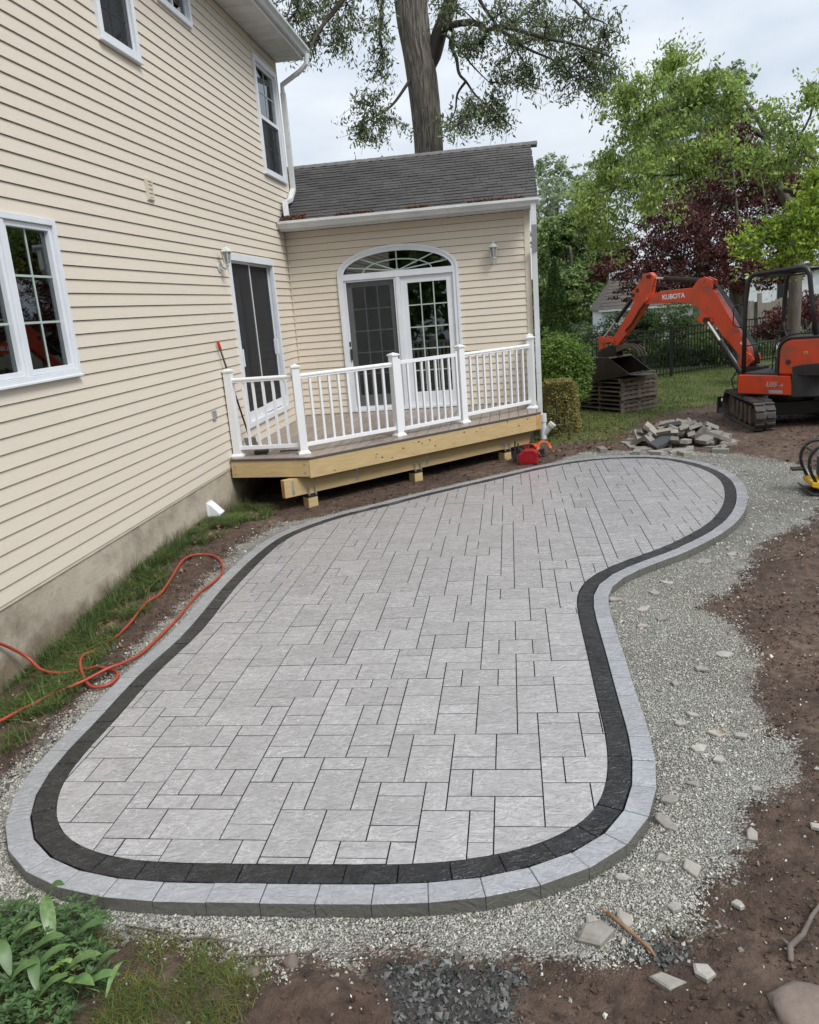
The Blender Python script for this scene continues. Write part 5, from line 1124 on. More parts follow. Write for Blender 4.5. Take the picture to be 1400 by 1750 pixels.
# red side skirts (front part) and black rear counterweight
m = MB()
for sg in (-1, 1):
    prof = [(.51, .57), (.52, .60), (.52, .88), (-.36, .88), (-.42, .57)]
    m.plate(prof, (0, 0, 0), (1, 0, 0), (0, 0, 1), (0, 1, 0), .68 * sg, .78 * sg)
m.box(.47, .52, -.68, .68, .60, .66)
body = part('side_skirt', m, 'orange_paint', exc, **W0, bevel=.014)
m = side([(.10, .655), (.12, .80), (-.33, .80), (-.33, .655)], .7795, .7815); part('skirt_recess', m, 'orange_paint', body, **W0, bevel=.002)
m = MB(); nseg = 20; O = []; I = []
for i in range(nseg + 1):
    a = math.pi / 2 - .0 + math.pi * i / nseg
    O.append((-.385 + .50 * math.cos(a), .785 * math.sin(a)))
vs = []
for (x, y) in O: vs += [(x, y, .545), (x - .0, y * 1.0, .90), (x * .9 - .03, y * .86, .90), (x * .9 - .03, y * .86, .545)]
fs = []
for i in range(nseg):
    for k in range(4): l = (k + 1) % 4; fs.append((i * 4 + k, i * 4 + l, (i + 1) * 4 + l, (i + 1) * 4 + k))
fs += [(0, 3, 2, 1), tuple(nseg * 4 + k for k in range(4))]
m.add(vs, fs); part('counterweight', m, 'black_plastic', exc, **W0, smooth=False, bevel=.012)
# engine cover with rounded front shoulder
prof = [(-.16, .89), (-.16, 1.26), (-.18, 1.33), (-.22, 1.39), (-.28, 1.43), (-.36, 1.455), (-.80, 1.47), (-.88, 1.40), (-.90, .89)]
m = MB()
for sg in (-1, 1): m.plate(prof, (0, 0, 0), (1, 0, 0), (0, 0, 1), (0, 1, 0), .30 * sg, .775 * sg)
cover = part('engine_cover', m, 'orange_paint', exc, **W0, bevel=.035)
m = MB(); m.plate([(-.40, .895), (-.38, 1.02), (-.55, 1.06), (-.905, 1.09), (-.905, .895)], (0, 0, 0), (1, 0, 0), (0, 0, 1), (0, 1, 0), .774, .782); part('cover_louvre', m, 'black_plastic', cover, **W0, bevel=.004)
m = MB()
for k in range(4): m.box(-.86, -.46, .782, .786, .92 + k * .03, .93 + k * .03)
part('louvre_slat', m, 'black_paint', cover, **W0)
m = MB().cyl((-.32, .772, 1.10), (-.32, .80, 1.10), .036, 14); part('fuel_cap', m, 'black_plastic', cover, **W0, bevel=.004)
m = side([(-.155, .89), (-.13, .9), (-.13, 1.30), (-.16, 1.38), (-.22, 1.44), (-.32, 1.485), (-.82, 1.50), (-.82, 1.472), (-.33, 1.455), (-.245, 1.415), (-.185, 1.355), (-.157, 1.28)], .44, .785)
part('cover_seal', m, 'black_plastic', exc, **W0, bevel=.004)
m = MB().box(-.90, -.20, -.30, .30, .89, 1.20); m.box(-.90, -.62, -.30, .30, 1.20, 1.44); part('seat_base', m, 'black_plastic', exc, **W0, bevel=.02)
# seat
m = side([(-.20, 1.20), (-.18, 1.30), (-.55, 1.28), (-.60, 1.20)], -.24, .24); m2 = side([(-.50, 1.27), (-.42, 1.32), (-.47, 1.62), (-.54, 1.86), (-.62, 1.94), (-.70, 1.90), (-.66, 1.5), (-.60, 1.27)], -.23, .23); m.add(m2.v, m2.f)
part('seat', m, 'grey_seat', exc, **W0, bevel=.05)
m = side([(-.58, 1.6), (-.52, 1.66), (-.60, 1.90), (-.70, 1.97), (-.76, 1.9), (-.72, 1.5)], -.26, .26); part('seat_back_shell', m, 'black_plastic', exc, **W0, bevel=.03)
# cab floor, consoles, levers
m = MB().box(-.16, .50, -.66, .66, .86, .90); part('floor', m, 'black_plastic', exc, **W0, bevel=.004)
for sg in (-1, 1):
    m = side([(-.50, 1.2), (-.08, 1.18), (-.02, 1.26), (-.06, 1.42), (-.20, 1.47), (-.50, 1.44)], .30 * sg, .42 * sg); part('console', m, 'black_plastic', exc, **W0, bevel=.02)
    m = MB().tube([(-.08, .36 * sg, 1.44), (-.04, .36 * sg, 1.54), (-.02, .36 * sg, 1.60)], [.012, .012, .012], 8); m.tube([(-.02, .36 * sg, 1.58), (-.01, .36 * sg, 1.64), (-.005, .36 * sg, 1.70)], [.020, .026, .020], 8); part('joystick', m, 'black_plastic', exc, **W0)
m = MB().box(-.13, -.02, .46, .62, .90, 1.16); part('side_box', m, 'black_plastic', exc, **W0, bevel=.01)
m = MB().tube([(-.15, .56, 1.18), (.0, .58, 1.40), (-.22, .58, 1.50), (-.5, .58, 1.53), (-.85, .58, 1.53)], .012, 8); part('arm_rest_rail', m, 'black_paint', exc, **W0)
for y in (-.09, .09):
    m = MB().tube([(.30, y, .90), (.28, y, 1.2), (.18, y * 1.4, 1.52)], .011, 8); m.box(.12, .22, y * 1.4 - .035, y * 1.4 + .035, 1.52, 1.545); part('travel_lever', m, 'black_paint', exc, **W0)
m = MB().tube([(.46, .62, 1.34), (.46, 0, 1.36), (.46, -.62, 1.34)], .013, 8); part('front_rail', m, 'black_paint', exc, **W0)
# roll-over canopy frame: two side hoops joined at the roof
def fil(pts, r=.12, n=6):
    out = [Vector(pts[0])]
    for i in range(1, len(pts) - 1):
        p0, p, p1 = Vector(pts[i - 1]), Vector(pts[i]), Vector(pts[i + 1]); a = (p0 - p).normalized() * r; b = (p1 - p).normalized() * r
        for k in range(n + 1):
            t = k / n; out.append((p + a) * (1 - t) ** 2 + p * 2 * t * (1 - t) + (p + b) * t ** 2)
    return out + [Vector(pts[-1])]
for sg in (-1, 1):
    m = MB().tube(fil([(.50, .64 * sg, .87), (.50, .64 * sg, 2.0), (.46, .62 * sg, 2.47), (-.50, .62 * sg, 2.53), (-.56, .62 * sg, 2.1), (-.66, .62 * sg, 1.47)], .15), .036, 12); part('canopy_frame', m, 'black_paint', exc, **W0, smooth=True)
m = MB()
for x, z in ((.38, 2.46), (-.05, 2.49), (-.46, 2.50)): m.tube([(x, -.62, z), (x, .62, z)], .028, 10)
part('canopy_crossbar', m, 'black_paint', exc, **W0, smooth=True)
m = MB().box(.02, .36, -.60, .30, 2.405, 2.43); part('canopy_panel', m, 'black_paint', exc, **W0, bevel=.005)
m = MB().tube(fil([(.52, .58, 1.62), (.66, .72, 1.68), (.66, .72, 2.0), (.52, .60, 2.02)], .05), .010, 8); m2 = MB().box(.62, .70, .70, .73, 1.70, 1.92); part('mirror_bracket', m, 'black_paint', exc, **W0, smooth=True)
m = MB().cyl((.475, .67, 2.43), (.475, .69, 2.43), .022, 10); part('work_light', m, 'white_print', exc, **W0)
# swing bracket and boom
m = MB().cyl((.82, 0, .58), (.82, 0, 1.02), .13, 16); m.box(.48, .80, -.16, .16, .60, .95); part('swing_bracket', m, 'black_paint', exc, **W0, bevel=.01)
m = side([(.70, .95), (.62, 1.05), (.64, 1.14), (.74, 1.20), (.86, 1.08), (.92, .95)], -.15, -.11); m2 = side([(.70, .95), (.62, 1.05), (.64, 1.14), (.74, 1.20), (.86, 1.08), (.92, .95)], .11, .15); m.add(m2.v, m2.f); part('swing_bracket', m, 'orange_paint', exc, **W0, bevel=.006)
BOOM = [(2.84, 2.10), (2.86, 2.19), (2.81, 2.26), (2.37, 2.32), (1.72, 2.34), (1.50, 2.34), (1.36, 2.22), (1.22, 1.99), (1.02, 1.70), (.78, 1.31), (.62, 1.06), (.66, 1.00), (.78, 1.00), (1.0, 1.24), (1.24, 1.49), (1.46, 1.78), (1.66, 1.94), (1.84, 2.04), (2.05, 2.09), (2.55, 2.10)]
m = side(BOOM, -.085, .085); boom = part('boom', m, 'orange_paint', exc, **W0, bevel=.008)
m = MB()
for sg in (-1, 1):
    part('boom_lug', side([(1.84, 2.33), (1.72, 2.47), (1.60, 2.51), (1.44, 2.44), (1.42, 2.30)], .05 * sg, .085 * sg), 'orange_paint', boom, **W0, bevel=.004)
    part('boom_lug', side([(1.72, 1.76), (1.62, 1.92), (1.40, 1.74), (1.50, 1.66)], .088 * sg, .12 * sg), 'orange_paint', boom, **W0, bevel=.004)
for a_, b_, c_, d_ in ((1.62, .10, 2.44, .03), (.72, .16, 1.08, .045), (2.80, .13, 2.18, .04)): part('pin', MB().cyl((a_, -b_, c_), (a_, b_, c_), d_, 14), 'orange_paint', boom, **W0)
def text_obj(body_, size, loc, rot, mat, parent, ext=.001, bold=0., shear=0.):
    cu = bpy.data.curves.new('lettering', 'FONT'); cu.body = body_; cu.size = size; cu.extrude = ext; cu.offset = bold; cu.shear = shear; cu.align_x = 'CENTER'; cu.align_y = 'CENTER'
    t = bpy.data.objects.new('tmp', cu); COL.objects.link(t); dg = bpy.context.evaluated_depsgraph_get(); me = bpy.data.meshes.new_from_object(t.evaluated_get(dg)); COL.objects.unlink(t); bpy.data.objects.remove(t)
    me.materials.clear(); me.materials.append(MATS[mat]); o = bpy.data.objects.new('lettering', me); COL.objects.link(o); o.parent = parent; o.matrix_local = Matrix.Translation(loc) @ rot; ORG[o.name] = Vector((0, 0, 0)); return o
# letters on the left side: text x axis runs backwards (-x), up is +z, facing +y
RS = Matrix(((-1, 0, 0, 0), (0, 0, 1, 0), (0, 1, 0, 0), (0, 0, 0, 1)))
slope = Matrix.Rotation(R(1.5), 4, 'Z')
text_obj('KUBOTA', .118, (2.22, .0875, 2.205), RS @ slope, 'white_print', boom, .001, .0035)
text_obj('U35', .105, (-.06, .784, .735), RS, 'grey_print', body, .001, .003, .25)
text_obj('-4', .075, (-.215, .784, .725), RS, 'grey_print', body, .001, .003, .25)
m = MB().box(-.25, -.02, .7805, .783, .595, .648); part('plate', m, 'grey_print', body, **W0)
m = MB(); m.box(-.62, -.56, .776, .7785, 1.23, 1.262); m.box(-.86, -.80, .776, .7785, 1.32, 1.40); part('warning_label', m, 'yellow_decal', cover, **W0)
m = MB(); m.box(-.607, -.593, .7785, .780, 1.238, 1.254); m.box(-.585, -.573, .7785, .780, 1.238, 1.254); part('warning_mark', m, 'dark_print', cover, **W0)
m = side([(.845, 1.30), (.89, 1.345), (.865, 1.375), (.82, 1.33)], .0855, .088); part('warning_label', m, 'white_print', boom, **W0)
m = side([(.79, 1.25), (.835, 1.30), (.815, 1.32), (.77, 1.275)], .0855, .088); part('warning_label', m, 'dark_print', boom, **W0)
m = MB().box(-.005, .0, .47, .55, 1.27, 1.36); part('console_label', m, 'white_print', exc, **W0)
m = MB().box(-.019, -.016, .48, .52, 1.09, 1.12); part('console_label', m, 'white_print', exc, **W0)
m = side([(-.13, 1.18), (.02, 1.22), (.0, 1.36), (-.10, 1.43), (-.30, 1.43), (-.18, 1.36)], .44, .46); part('console_cover', m, 'grey_seat', exc, **W0, bevel=.006)
# arm
ARM = [(2.86, 2.66), (2.74, 2.67), (2.66, 2.60), (2.68, 2.50), (2.73, 2.24), (2.86, 2.05), (3.20, 1.64), (3.52, 1.30), (3.60, 1.24), (3.68, 1.30), (3.65, 1.44), (3.36, 1.80), (3.10, 2.14), (3.17, 2.24), (3.15, 2.34), (3.06, 2.42)]
arm = part('arm', side(ARM, -.065, .065), 'orange_paint', exc, **W0, bevel=.008)
m = MB(); m.cyl((2.76, -.11, 2.60), (2.76, .11, 2.60), .035, 12); m.cyl((3.12, -.09, 2.28), (3.12, .09, 2.28), .035, 12); m.cyl((3.60, -.12, 1.31), (3.60, .12, 1.31), .035, 12); m.cyl((3.02, -.068, 2.36), (3.02, .068, 2.36), .042, 16)
part('pin', m, 'black_paint', arm, **W0)
def ram(p, q, split, rb, rr_, y=0., name='hydraulic_cylinder'):
    p = Vector((p[0], y, p[1])); q = Vector((q[0], y, q[1])); s = p.lerp(q, split); m = MB().cyl(p, s, rb, 14); m.cyl(s - (q - p).normalized() * .06, s + (q - p).normalized() * .012, rb * 1.15, 14); m.cyl(p - Vector((0, .045, 0)), p + Vector((0, .045, 0)), rb * 1.1, 12)
    o = part(name, m, 'black_paint', exc, **W0, smooth=False); m = MB().cyl(s, q, rr_, 12); part('rod', m, 'chrome', o, **W0); m = MB().cyl(q - Vector((0, .04, 0)), q + Vector((0, .04, 0)), rr_ * 1.9, 12); part('rod_eye', m, 'black_paint', o, **W0); return o
ram((1.62, 2.44), (2.74, 2.57), .74, .045, .022); ram((3.13, 2.27), (3.90, 1.46), .56, .040, .02); ram((.80, .82), (1.50, 1.76), .60, .052, .027, .15)
ram((3.00, 2.0), (3.36, 1.50), .8, .038, .02, 0)
# hoses over the boom back
for k, dy in enumerate((-.05, -.015, .02, .055)):
    m = MB().tube([(.60, dy, .98), (.66, dy, 1.28), (.90, dy, 1.62), (1.10, dy, 1.96), (1.28, dy, 2.22), (1.40, dy, 2.34 + k * .008), (1.58, dy, 2.40)], .012, 6); part('hydraulic_hose', m, 'black_plastic', boom, **W0, smooth=True)
for dz in (0, .03): part('hydraulic_hose', MB().tube([(2.70, .075, 2.28 - dz), (2.95, .085, 2.02 - dz), (3.15, .08, 1.75 - dz), (3.30, .07, 1.62 - dz)], .009, 6), 'black_plastic', boom, **W0, smooth=True)
part('hydraulic_hose', MB().tube([(2.25, .03, 2.33), (2.45, .04, 2.40), (2.70, .04, 2.42), (2.82, .05, 2.36)], .010, 6), 'black_plastic', boom, **W0, smooth=True)
m = MB().tube([(1.33, .088, 2.16), (1.10, .088, 1.80), (.92, .088, 1.55)], .008, 6); part('steel_pipe', m, 'orange_paint', boom, **W0)
m = MB().tube([(.84, .10, 1.0), (.98, .18, .72), (.94, .15, .55), (.80, .10, .62)], .014, 8); part('hydraulic_hose', m, 'black_plastic', exc, **W0, smooth=True)
# bucket linkage, coupler, bucket, thumb
m = MB()
for sg in (-1, 1):
    q = side([(3.98, 1.49), (3.90, 1.52), (3.60, 1.46), (3.56, 1.38), (3.88, 1.42)], .075 * sg, .10 * sg); m.add(q.v, q.f)
    q = side([(3.97, 1.48), (3.90, 1.48), (3.86, 1.20), (3.94, 1.16)], .05 * sg, .074 * sg); m.add(q.v, q.f)
part('bucket_link', m, 'orange_paint', exc, **W0, bevel=.006)
m = MB()
for sg in (-1, 1):
    q = side([(3.96, 1.10), (3.94, 1.22), (3.86, 1.27), (3.60, 1.34), (3.52, 1.30), (3.50, 1.16), (3.52, 1.06)], .09 * sg, .12 * sg); m.add(q.v, q.f)
m.box(3.55, 3.92, -.09, .09, 1.10, 1.16); m.cyl((3.86, -.14, 1.20), (3.86, .14, 1.20), .03, 12); part('coupler', m, 'bucket_steel', exc, **W0, bevel=.005)
BK = [(3.50, 1.12), (3.92, 1.11), (4.04, 1.00), (4.09, .85), (4.05, .72), (3.94, .645), (3.75, .655), (3.40, .72), (2.98, .79)]
BKi = [(3.52, 1.085), (3.90, 1.08), (4.01, .985), (4.055, .85), (4.02, .745), (3.93, .675), (3.75, .685), (3.40, .748), (2.98, .80)]
bh = .36; m = MB(); n_ = len(BK); vs = []
for yy in (-bh, bh): vs += [(x, yy, z) for x, z in BK] + [(x, yy, z) for x, z in BKi]
fs = []
for i in range(n_ - 1):
    fs += [(i, i + 1, 2 * n_ + i + 1, 2 * n_ + i), (n_ + i, 3 * n_ + i, 3 * n_ + i + 1, n_ + i + 1)]
fs += [(0, 2 * n_, 3 * n_, n_), (n_ - 1, 2 * n_ - 1, 4 * n_ - 1, 3 * n_ - 1)]
m.add(vs, fs)
for sg in (-1, 1): q = side(BK, (bh - .018) * sg, bh * sg); m.add(q.v, q.f)
bucket = part('bucket', m, 'bucket_steel', exc, **W0)
m = MB().bar((3.50, -bh, 1.11), (3.50, bh, 1.11), .05, .03); part('bucket_lip', m, 'muddy_steel', bucket, **W0, bevel=.004)
m = MB()
for k in range(5):
    y = -bh + .05 + k * (2 * bh - .1) / 4; m.add([(3.08, y - .035, .775), (3.08, y + .035, .775), (3.08, y + .035, .815), (3.08, y - .035, .815), (2.88, y - .022, .79), (2.88, y + .022, .79), (2.88, y + .022, .80), (2.88, y - .022, .80)], [(0, 3, 2, 1), (4, 5, 6, 7), (0, 1, 5, 4), (1, 2, 6, 5), (2, 3, 7, 6), (3, 0, 4, 7)])
part('bucket_tooth', m, 'bright_steel', bucket, **W0)
m = MB()
for y in (-.10, -.0, .10):
    q = side([(3.50, 1.34), (3.30, 1.36), (3.10, 1.33), (2.98, 1.24), (2.93, 1.12), (2.97, 1.12), (3.04, 1.22), (3.14, 1.27), (3.30, 1.27), (3.50, 1.20)], y - .012, y + .012); m.add(q.v, q.f)
m.cyl((3.2, -.11, 1.31), (3.2, .11, 1.31), .02, 8); m.cyl((3.40, -.11, 1.30), (3.40, .11, 1.30), .03, 8); part('thumb', m, 'muddy_steel', exc, **W0, bevel=.003)

# ---------------------------------------------------------------- pallets
PC, PA = (5.86, 16.98), R(38)
def pallet_proto():
    t = thing('pallet', 'weathered timber pallet, lowest of the stack of eight under the bucket', 'pallet', (0, 0, 0), 0, 'timber pallets in one stack')
    w, d = 1.02, 1.22
    for k in range(7): x = -w / 2 + .045 + k * (w - .09) / 6; part('slat', MB().box(x - .045, x + .045, -d / 2, d / 2, .072, .086), 'pallet_wood', t, world=False)
    for k in range(3): x = -w / 2 + .05 + k * (w - .10) / 2; part('slat', MB().box(x - .05, x + .05, -d / 2, d / 2, .0, .014), 'pallet_wood', t, world=False)
    for k in range(3): y = -d / 2 + .02 + k * (d - .04) / 2; part('stringer', MB().box(-w / 2, w / 2, y - .019, y + .019, .014, .072), 'pallet_wood', t, world=False)
    return t
def dup(root, loc, rz, label=None, parent=None):
    r = root.copy(); COL.objects.link(r); r.location = loc; r.rotation_euler = (0, 0, rz); ORG[r.name] = Vector(loc)
    if label: r['label'] = label
    for ch in list(root.children):
        c = ch.copy(); COL.objects.link(c); c.parent = r; ORG[c.name] = Vector((0, 0, 0))
    return r
pr = random.Random(2); p0 = pallet_proto(); zg = G(*PC) - .005
names = ['second from the bottom of', 'third from the bottom of', 'fourth from the bottom of', 'fourth from the top of', 'third from the top of', 'second from the top of', 'topmost, directly under the bucket, of']
p0.location = (*PC, zg); p0.rotation_euler = (0, 0, PA)
for k in range(7): dup(p0, (PC[0] + pr.uniform(-.02, .02), PC[1] + pr.uniform(-.02, .02), zg + (k + 1) * .0865), PA + R(pr.uniform(-1.6, 1.6)), 'weathered timber pallet, %s the stack of eight' % names[k])

# ---------------------------------------------------------------- heap of spare pavers beside the patio
hp = random.Random(12)
def pv(dims, loc, rot, mat, label, group='spare paving blocks tipped in a heap beside the patio', ch=.004):
    w, l, h = dims; m = MB().prism([(-w / 2, -l / 2), (w / 2, -l / 2), (w / 2, l / 2), (-w / 2, l / 2)], -h / 2, h / 2, ch)
    o = solo('loose_paver', m, mat, label, 'paver', None, group=group); o.location = loc; o.rotation_euler = rot; return o
HC = (6.22, 12.62)
zones = []
def hz(x, y):
    u = ((x - HC[0]) / .82); v = ((y - HC[1]) / .72); r = math.sqrt(u * u + v * v); return max(0, 1 - r ** 1.25) * .30
k = 0; lab_out = 'grey paving block loose in the tipped heap at the far end of the patio'; dk = iter(('charcoal paving block on the front of the grey heap', 'charcoal paving block near the top of the grey heap'))
for ring, (n, rr_) in enumerate(((20, .90), (16, .68), (12, .46), (8, .25), (3, .08))):
    for i in range(n):
        a = 2 * math.pi * (i + hp.random() * .8) / n; x = HC[0] + math.cos(a) * .82 * rr_; y = HC[1] + math.sin(a) * .72 * rr_
        dims = hp.choice([(.11, .225, .06), (.11, .225, .06), (.225, .225, .06), (.225, .34, .06), (.11, .225, .06)])
        if ring == 0: tilt = hp.uniform(0, .25); z = -.105 + .03
        else: tilt = hp.uniform(.1, .9) if ring > 0 else .1; z = -.105 + hz(x, y) + .03
        dark = (k in (30, 57)); sdn = ('right', 'right rear', 'rear', 'left rear', 'left', 'left front', 'front', 'right front')[int(round(((a % 6.2832) / 6.2832) * 8)) % 8]
        lab_out = '%s grey paving block %s of the tipped heap' % ('small' if dims[0] < .2 else ('square' if dims[1] < .3 else 'large oblong'), (('at the %s foot', 'low on the %s flank', 'halfway up the %s flank', 'high on the %s side')[ring] % sdn) if ring < 4 else 'on the very top')
        pv(dims, (x, y, z), (tilt * hp.choice([-1, 1]), hp.uniform(-.35, .35) * (ring > 0), hp.uniform(0, 3.14)), 'loose_paver_dark' if dark else 'loose_paver',
           next(dk) if dark else lab_out); k += 1
for (x, y, rz, wh_) in ((5.02, 12.22, .2, 'lying alone on the grass left of the heap'), (5.50, 11.95, -.3, 'flat at the left foot of the heap'), (5.75, 11.82, .9, 'flat in front of the heap, left of its middle'), (6.12, 11.70, .25, 'nearest the patio rim in front of the heap'), (6.65, 11.80, 1.2, 'flat at the right foot of the heap')):
    pv((.11, .225, .06), (x, y, G(x, y) + .028), (0, 0, rz), 'loose_paver', 'grey paving block ' + wh_, 'paving blocks lying apart from the heap')
pv((.225, .36, .06), (6.72, 12.25, .06), (.1, .42, .5), 'loose_paver', 'large pale paving slab leaning on the right flank of the tipped heap', None)
pv((.225, .36, .06), (6.62, 12.62, .14), (-.35, .45, .3), 'loose_paver', 'large pale paving slab standing tilted at the upper right of the tipped heap', None)

# ---------------------------------------------------------------- broken chips, rocks and sticks in front
def chip(x, y, r, h, seed, mat='chip', rot=None, name='stone_chip', label='', cat='stone', group=None, el=1.5):
    q = random.Random(seed); n = q.choice([4, 5, 5, 6]); a0 = q.uniform(0, 6.28); poly = []
    for i in range(n):
        a = 2 * math.pi * (i + q.uniform(-.25, .25)) / n; rr_ = r * q.uniform(.75, 1.15); poly.append((rr_ * math.cos(a) * el ** .5, rr_ * math.sin(a) / el ** .5))
    poly = [(px_ * math.cos(a0) - py_ * math.sin(a0), px_ * math.sin(a0) + py_ * math.cos(a0)) for px_, py_ in poly]
    m = MB().prism(poly, -h / 2, h / 2, h * .3); o = solo(name, m, mat, label, cat, None, group=group); o.location = (x, y, G(x, y) + h * .42 + .004); o.rotation_euler = rot or (q.uniform(-.15, .15), q.uniform(-.15, .15), 0); return o
CH = [(4.36, 3.42, .045), (4.32, 3.24, .05), (4.26, 3.0, .04), (4.37, 2.94, .048), (4.07, 2.88, .028), (4.84, 3.99, .035), (4.64, 4.21, .035), (4.60, 3.87, .04), (4.67, 3.76, .04), (4.82, 4.8, .05), (4.55, 4.12, .035), (4.76, 6.14, .05), (4.62, 5.82, .055),
      (4.43, 6.04, .06), (4.9, 6.38, .05), (4.71, 4.02, .045), (4.50, 3.55, .03), (4.78, 3.5, .03), (4.66, 3.15, .035), (4.25, 2.72, .03), (4.50, 2.75, .03), (4.72, 5.62, .05), (4.56, 5.5, .04), (5.3, 6.9, .06), (5.6, 7.1, .05), (4.62, 4.6, .03), (4.95, 3.2, .03), (5.9, 8.6, .06), (5.0, 5.0, .05), (5.4, 8.1, .05)]
for i, (x, y, r) in enumerate(CH):
    zone = 'below the lower right curve' if y < 3.1 else 'beside the near lobe' if y < 3.65 else 'halfway up the near lobe' if y < 4.15 else 'before the waist' if y < 5.1 else 'at the inner bend' if y < 6.6 else 'beside the far lobe'
    side_ = 'near the border' if x < 4.5 + max(0, (y - 6.2)) * .6 else 'towards the soil' if x > 4.78 + max(0, (y - 6.2)) * .6 else 'mid gravel'
    chip(x, y, r, .016, 40 + i, label='%s pale paver chip %s, %s' % ('small' if r < .034 else 'medium' if r < .046 else 'large', zone, side_), group='cut paver chips scattered on the gravel')
chip(3.93, 2.555, .062, .035, 3, 'chip', (.12, -.1, 0), 'broken_block', 'tilted rusty grey block of stone below the patio corner', 'stone', el=1.2)
chip(4.05, 2.64, .045, .02, 4, 'loose_paver', (.1, .1, 0), 'broken_block', 'flat grey stone under the upper end of the tan stick', 'stone')
chip(3.92, 2.635, .03, .02, 5, 'loose_paver', None, 'broken_block', 'small grey stone behind the tilted rusty block', 'stone')
chip(4.15, 2.345, .055, .022, 6, 'chip', None, 'broken_block', 'long pale flat stone near the bottom edge right of the dark crushed stone', 'stone', el=2.)
chip(4.29, 2.385, .045, .025, 7, 'chip', None, 'broken_block', 'squarish pale speckled stone right of the long flat one', 'stone', el=1.1)
def boulder(x, y, r, seed, mat, label, sz=.6):
    n1_, n2_ = 14, 9; q = np.random.RandomState(seed); vs = []
    for j in range(n2_ + 1):
        for i in range(n1_):
            th = math.pi * j / n2_; ph = 2 * math.pi * i / n1_; d = Vector((math.sin(th) * math.cos(ph), math.sin(th) * math.sin(ph), math.cos(th)))
            k_ = 1 + .34 * (float(fbm(np.array([d.x * 1.5 + seed]), np.array([d.y * 1.5 + d.z * 1.3]), 3, seed)[0]) - .5) * 2; vs.append((d.x * r * k_, d.y * r * k_ * .85, d.z * r * k_ * sz))
    m = MB(); m.add(vs, [(j * n1_ + i, (j + 1) * n1_ + i, (j + 1) * n1_ + (i + 1) % n1_, j * n1_ + (i + 1) % n1_) for j in range(n2_) for i in range(n1_)])
    o = solo('rock', m, mat, label, 'rock', None, smooth=True); o.location = (x, y, G(x, y) + r * sz * .45); return o
boulder(2.79, 2.375, .036, 1, 'rock', 'rounded brown rock on the soil below the front edge of the patio'); boulder(2.66, 2.325, .034, 2, 'rock', 'darker rounded rock half sunk in soil, left of the brown one', .45)
boulder(4.58, 2.20, .125, 3, 'rock', 'flat grey brown stone cut off by the bottom right corner', .32)
def stick(pts, r, mat, label, **k):
    m = MB().tube(fil(pts, .02, 3) if len(pts) > 2 else pts, r, 7); return solo('stick', m, mat, label, 'stick', None, smooth=True)
zf = lambda x, y, d=0.012: (x, y, G(x, y) + d)
m = MB().tube([zf(3.985, 2.655, .03), zf(4.02, 2.61, .032), zf(4.07, 2.55, .028), zf(4.12, 2.495, .02), zf(4.135, 2.468, .012)], [.010, .0095, .008, .007, .004], 8); m.tube([zf(4.11, 2.505, .018), zf(4.115, 2.475, .012)], [.005, .002], 6); m.tube([zf(3.985, 2.655, .03), zf(3.965, 2.67, .04)], [.010, .004], 6)
solo('stick', m, 'stick', 'tan split stick lying across the stones at the bottom', 'stick', smooth=True)
m = MB().tube([zf(4.80, 2.72, .03), zf(4.74, 2.66, .03), zf(4.68, 2.58, .02), zf(4.62, 2.53, .018), zf(4.60, 2.46, .01)], [.007, .008, .010, .012, .010], 8); m.tube([zf(4.62, 2.53, .018), zf(4.60, 2.57, .03)], [.008, .004], 6)
solo('stick', m, 'stick_grey', 'grey forked branch on the soil at the right edge', 'stick', smooth=True)
m = MB().tube([zf(2.05, 2.54, .01), zf(2.2, 2.515, .012), zf(2.32, 2.475, .01), zf(2.42, 2.49, .012), zf(2.56, 2.47, .008)], [.003, .004, .005, .004, .002], 6); solo('stick', m, 'stick_grey', 'thin dark twig where the gravel meets the grass, bottom left', 'stick', smooth=True)
m = MB().tube([zf(2.6, 2.40, .01), zf(2.72, 2.415, .012), zf(2.86, 2.43, .01)], [.003, .0045, .002], 6); solo('stick', m, 'stick_grey', 'short dark twig above the two rounded rocks', 'stick', smooth=True)

# ---------------------------------------------------------------- air hose, fuel can, tools
HP = [(.03, 4.70, .34), (.03, 4.80, .30), (.06, 4.91, .20), (.12, 4.97, .10), (.24, 4.93, .02), (.4, 4.92, 0), (.54, 4.96, 0), (.65, 4.97, .0), (.78, 4.92, .0), (.86, 4.85, .0), (.90, 4.76, .0), (.89, 4.67, .0), (.80, 4.64, .0), (.68, 4.75, .0), (.56, 4.9, .02), (.46, 5.07, .03), (.43, 5.2, .02), (.45, 5.32, 0), (.5, 5.49, 0), (.51, 5.76, 0),
      (.48, 6.14, 0), (.49, 6.41, 0), (.45, 6.75, 0), (.38, 7.18, 0), (.39, 7.42, 0), (.49, 7.50, 0), (.66, 7.40, 0), (.79, 7.2, 0), (.87, 6.97, 0), (.88, 6.73, 0), (.85, 6.46, 0), (.86, 6.18, 0), (.89, 5.89, 0), (.90, 5.63, 0), (.90, 5.37, 0), (.89, 5.14, 0), (.85, 4.97, .02), (.78, 4.86, .03), (.66, 4.75, .02), (.54, 4.64, 0), (.45, 4.46, 0), (.40, 4.35, 0), (.33, 4.16, 0)]
def crv(P, n=5):
    P = [Vector(p) for p in P]; out = []
    for i in range(len(P) - 1):
        a, b, c, d = P[max(i - 1, 0)], P[i], P[i + 1], P[min(i + 2, len(P) - 1)]
        for k in range(n):
            t = k / n; out.append(.5 * ((2 * b) + (c - a) * t + (2 * a - 5 * b + 4 * c - d) * t * t + (3 * b - a - 3 * c + d) * t ** 3))
    return out + [P[-1]]
hpts = [(x, y, max(G(x, y), -.10) + .030 + z) for x, y, z in HP]
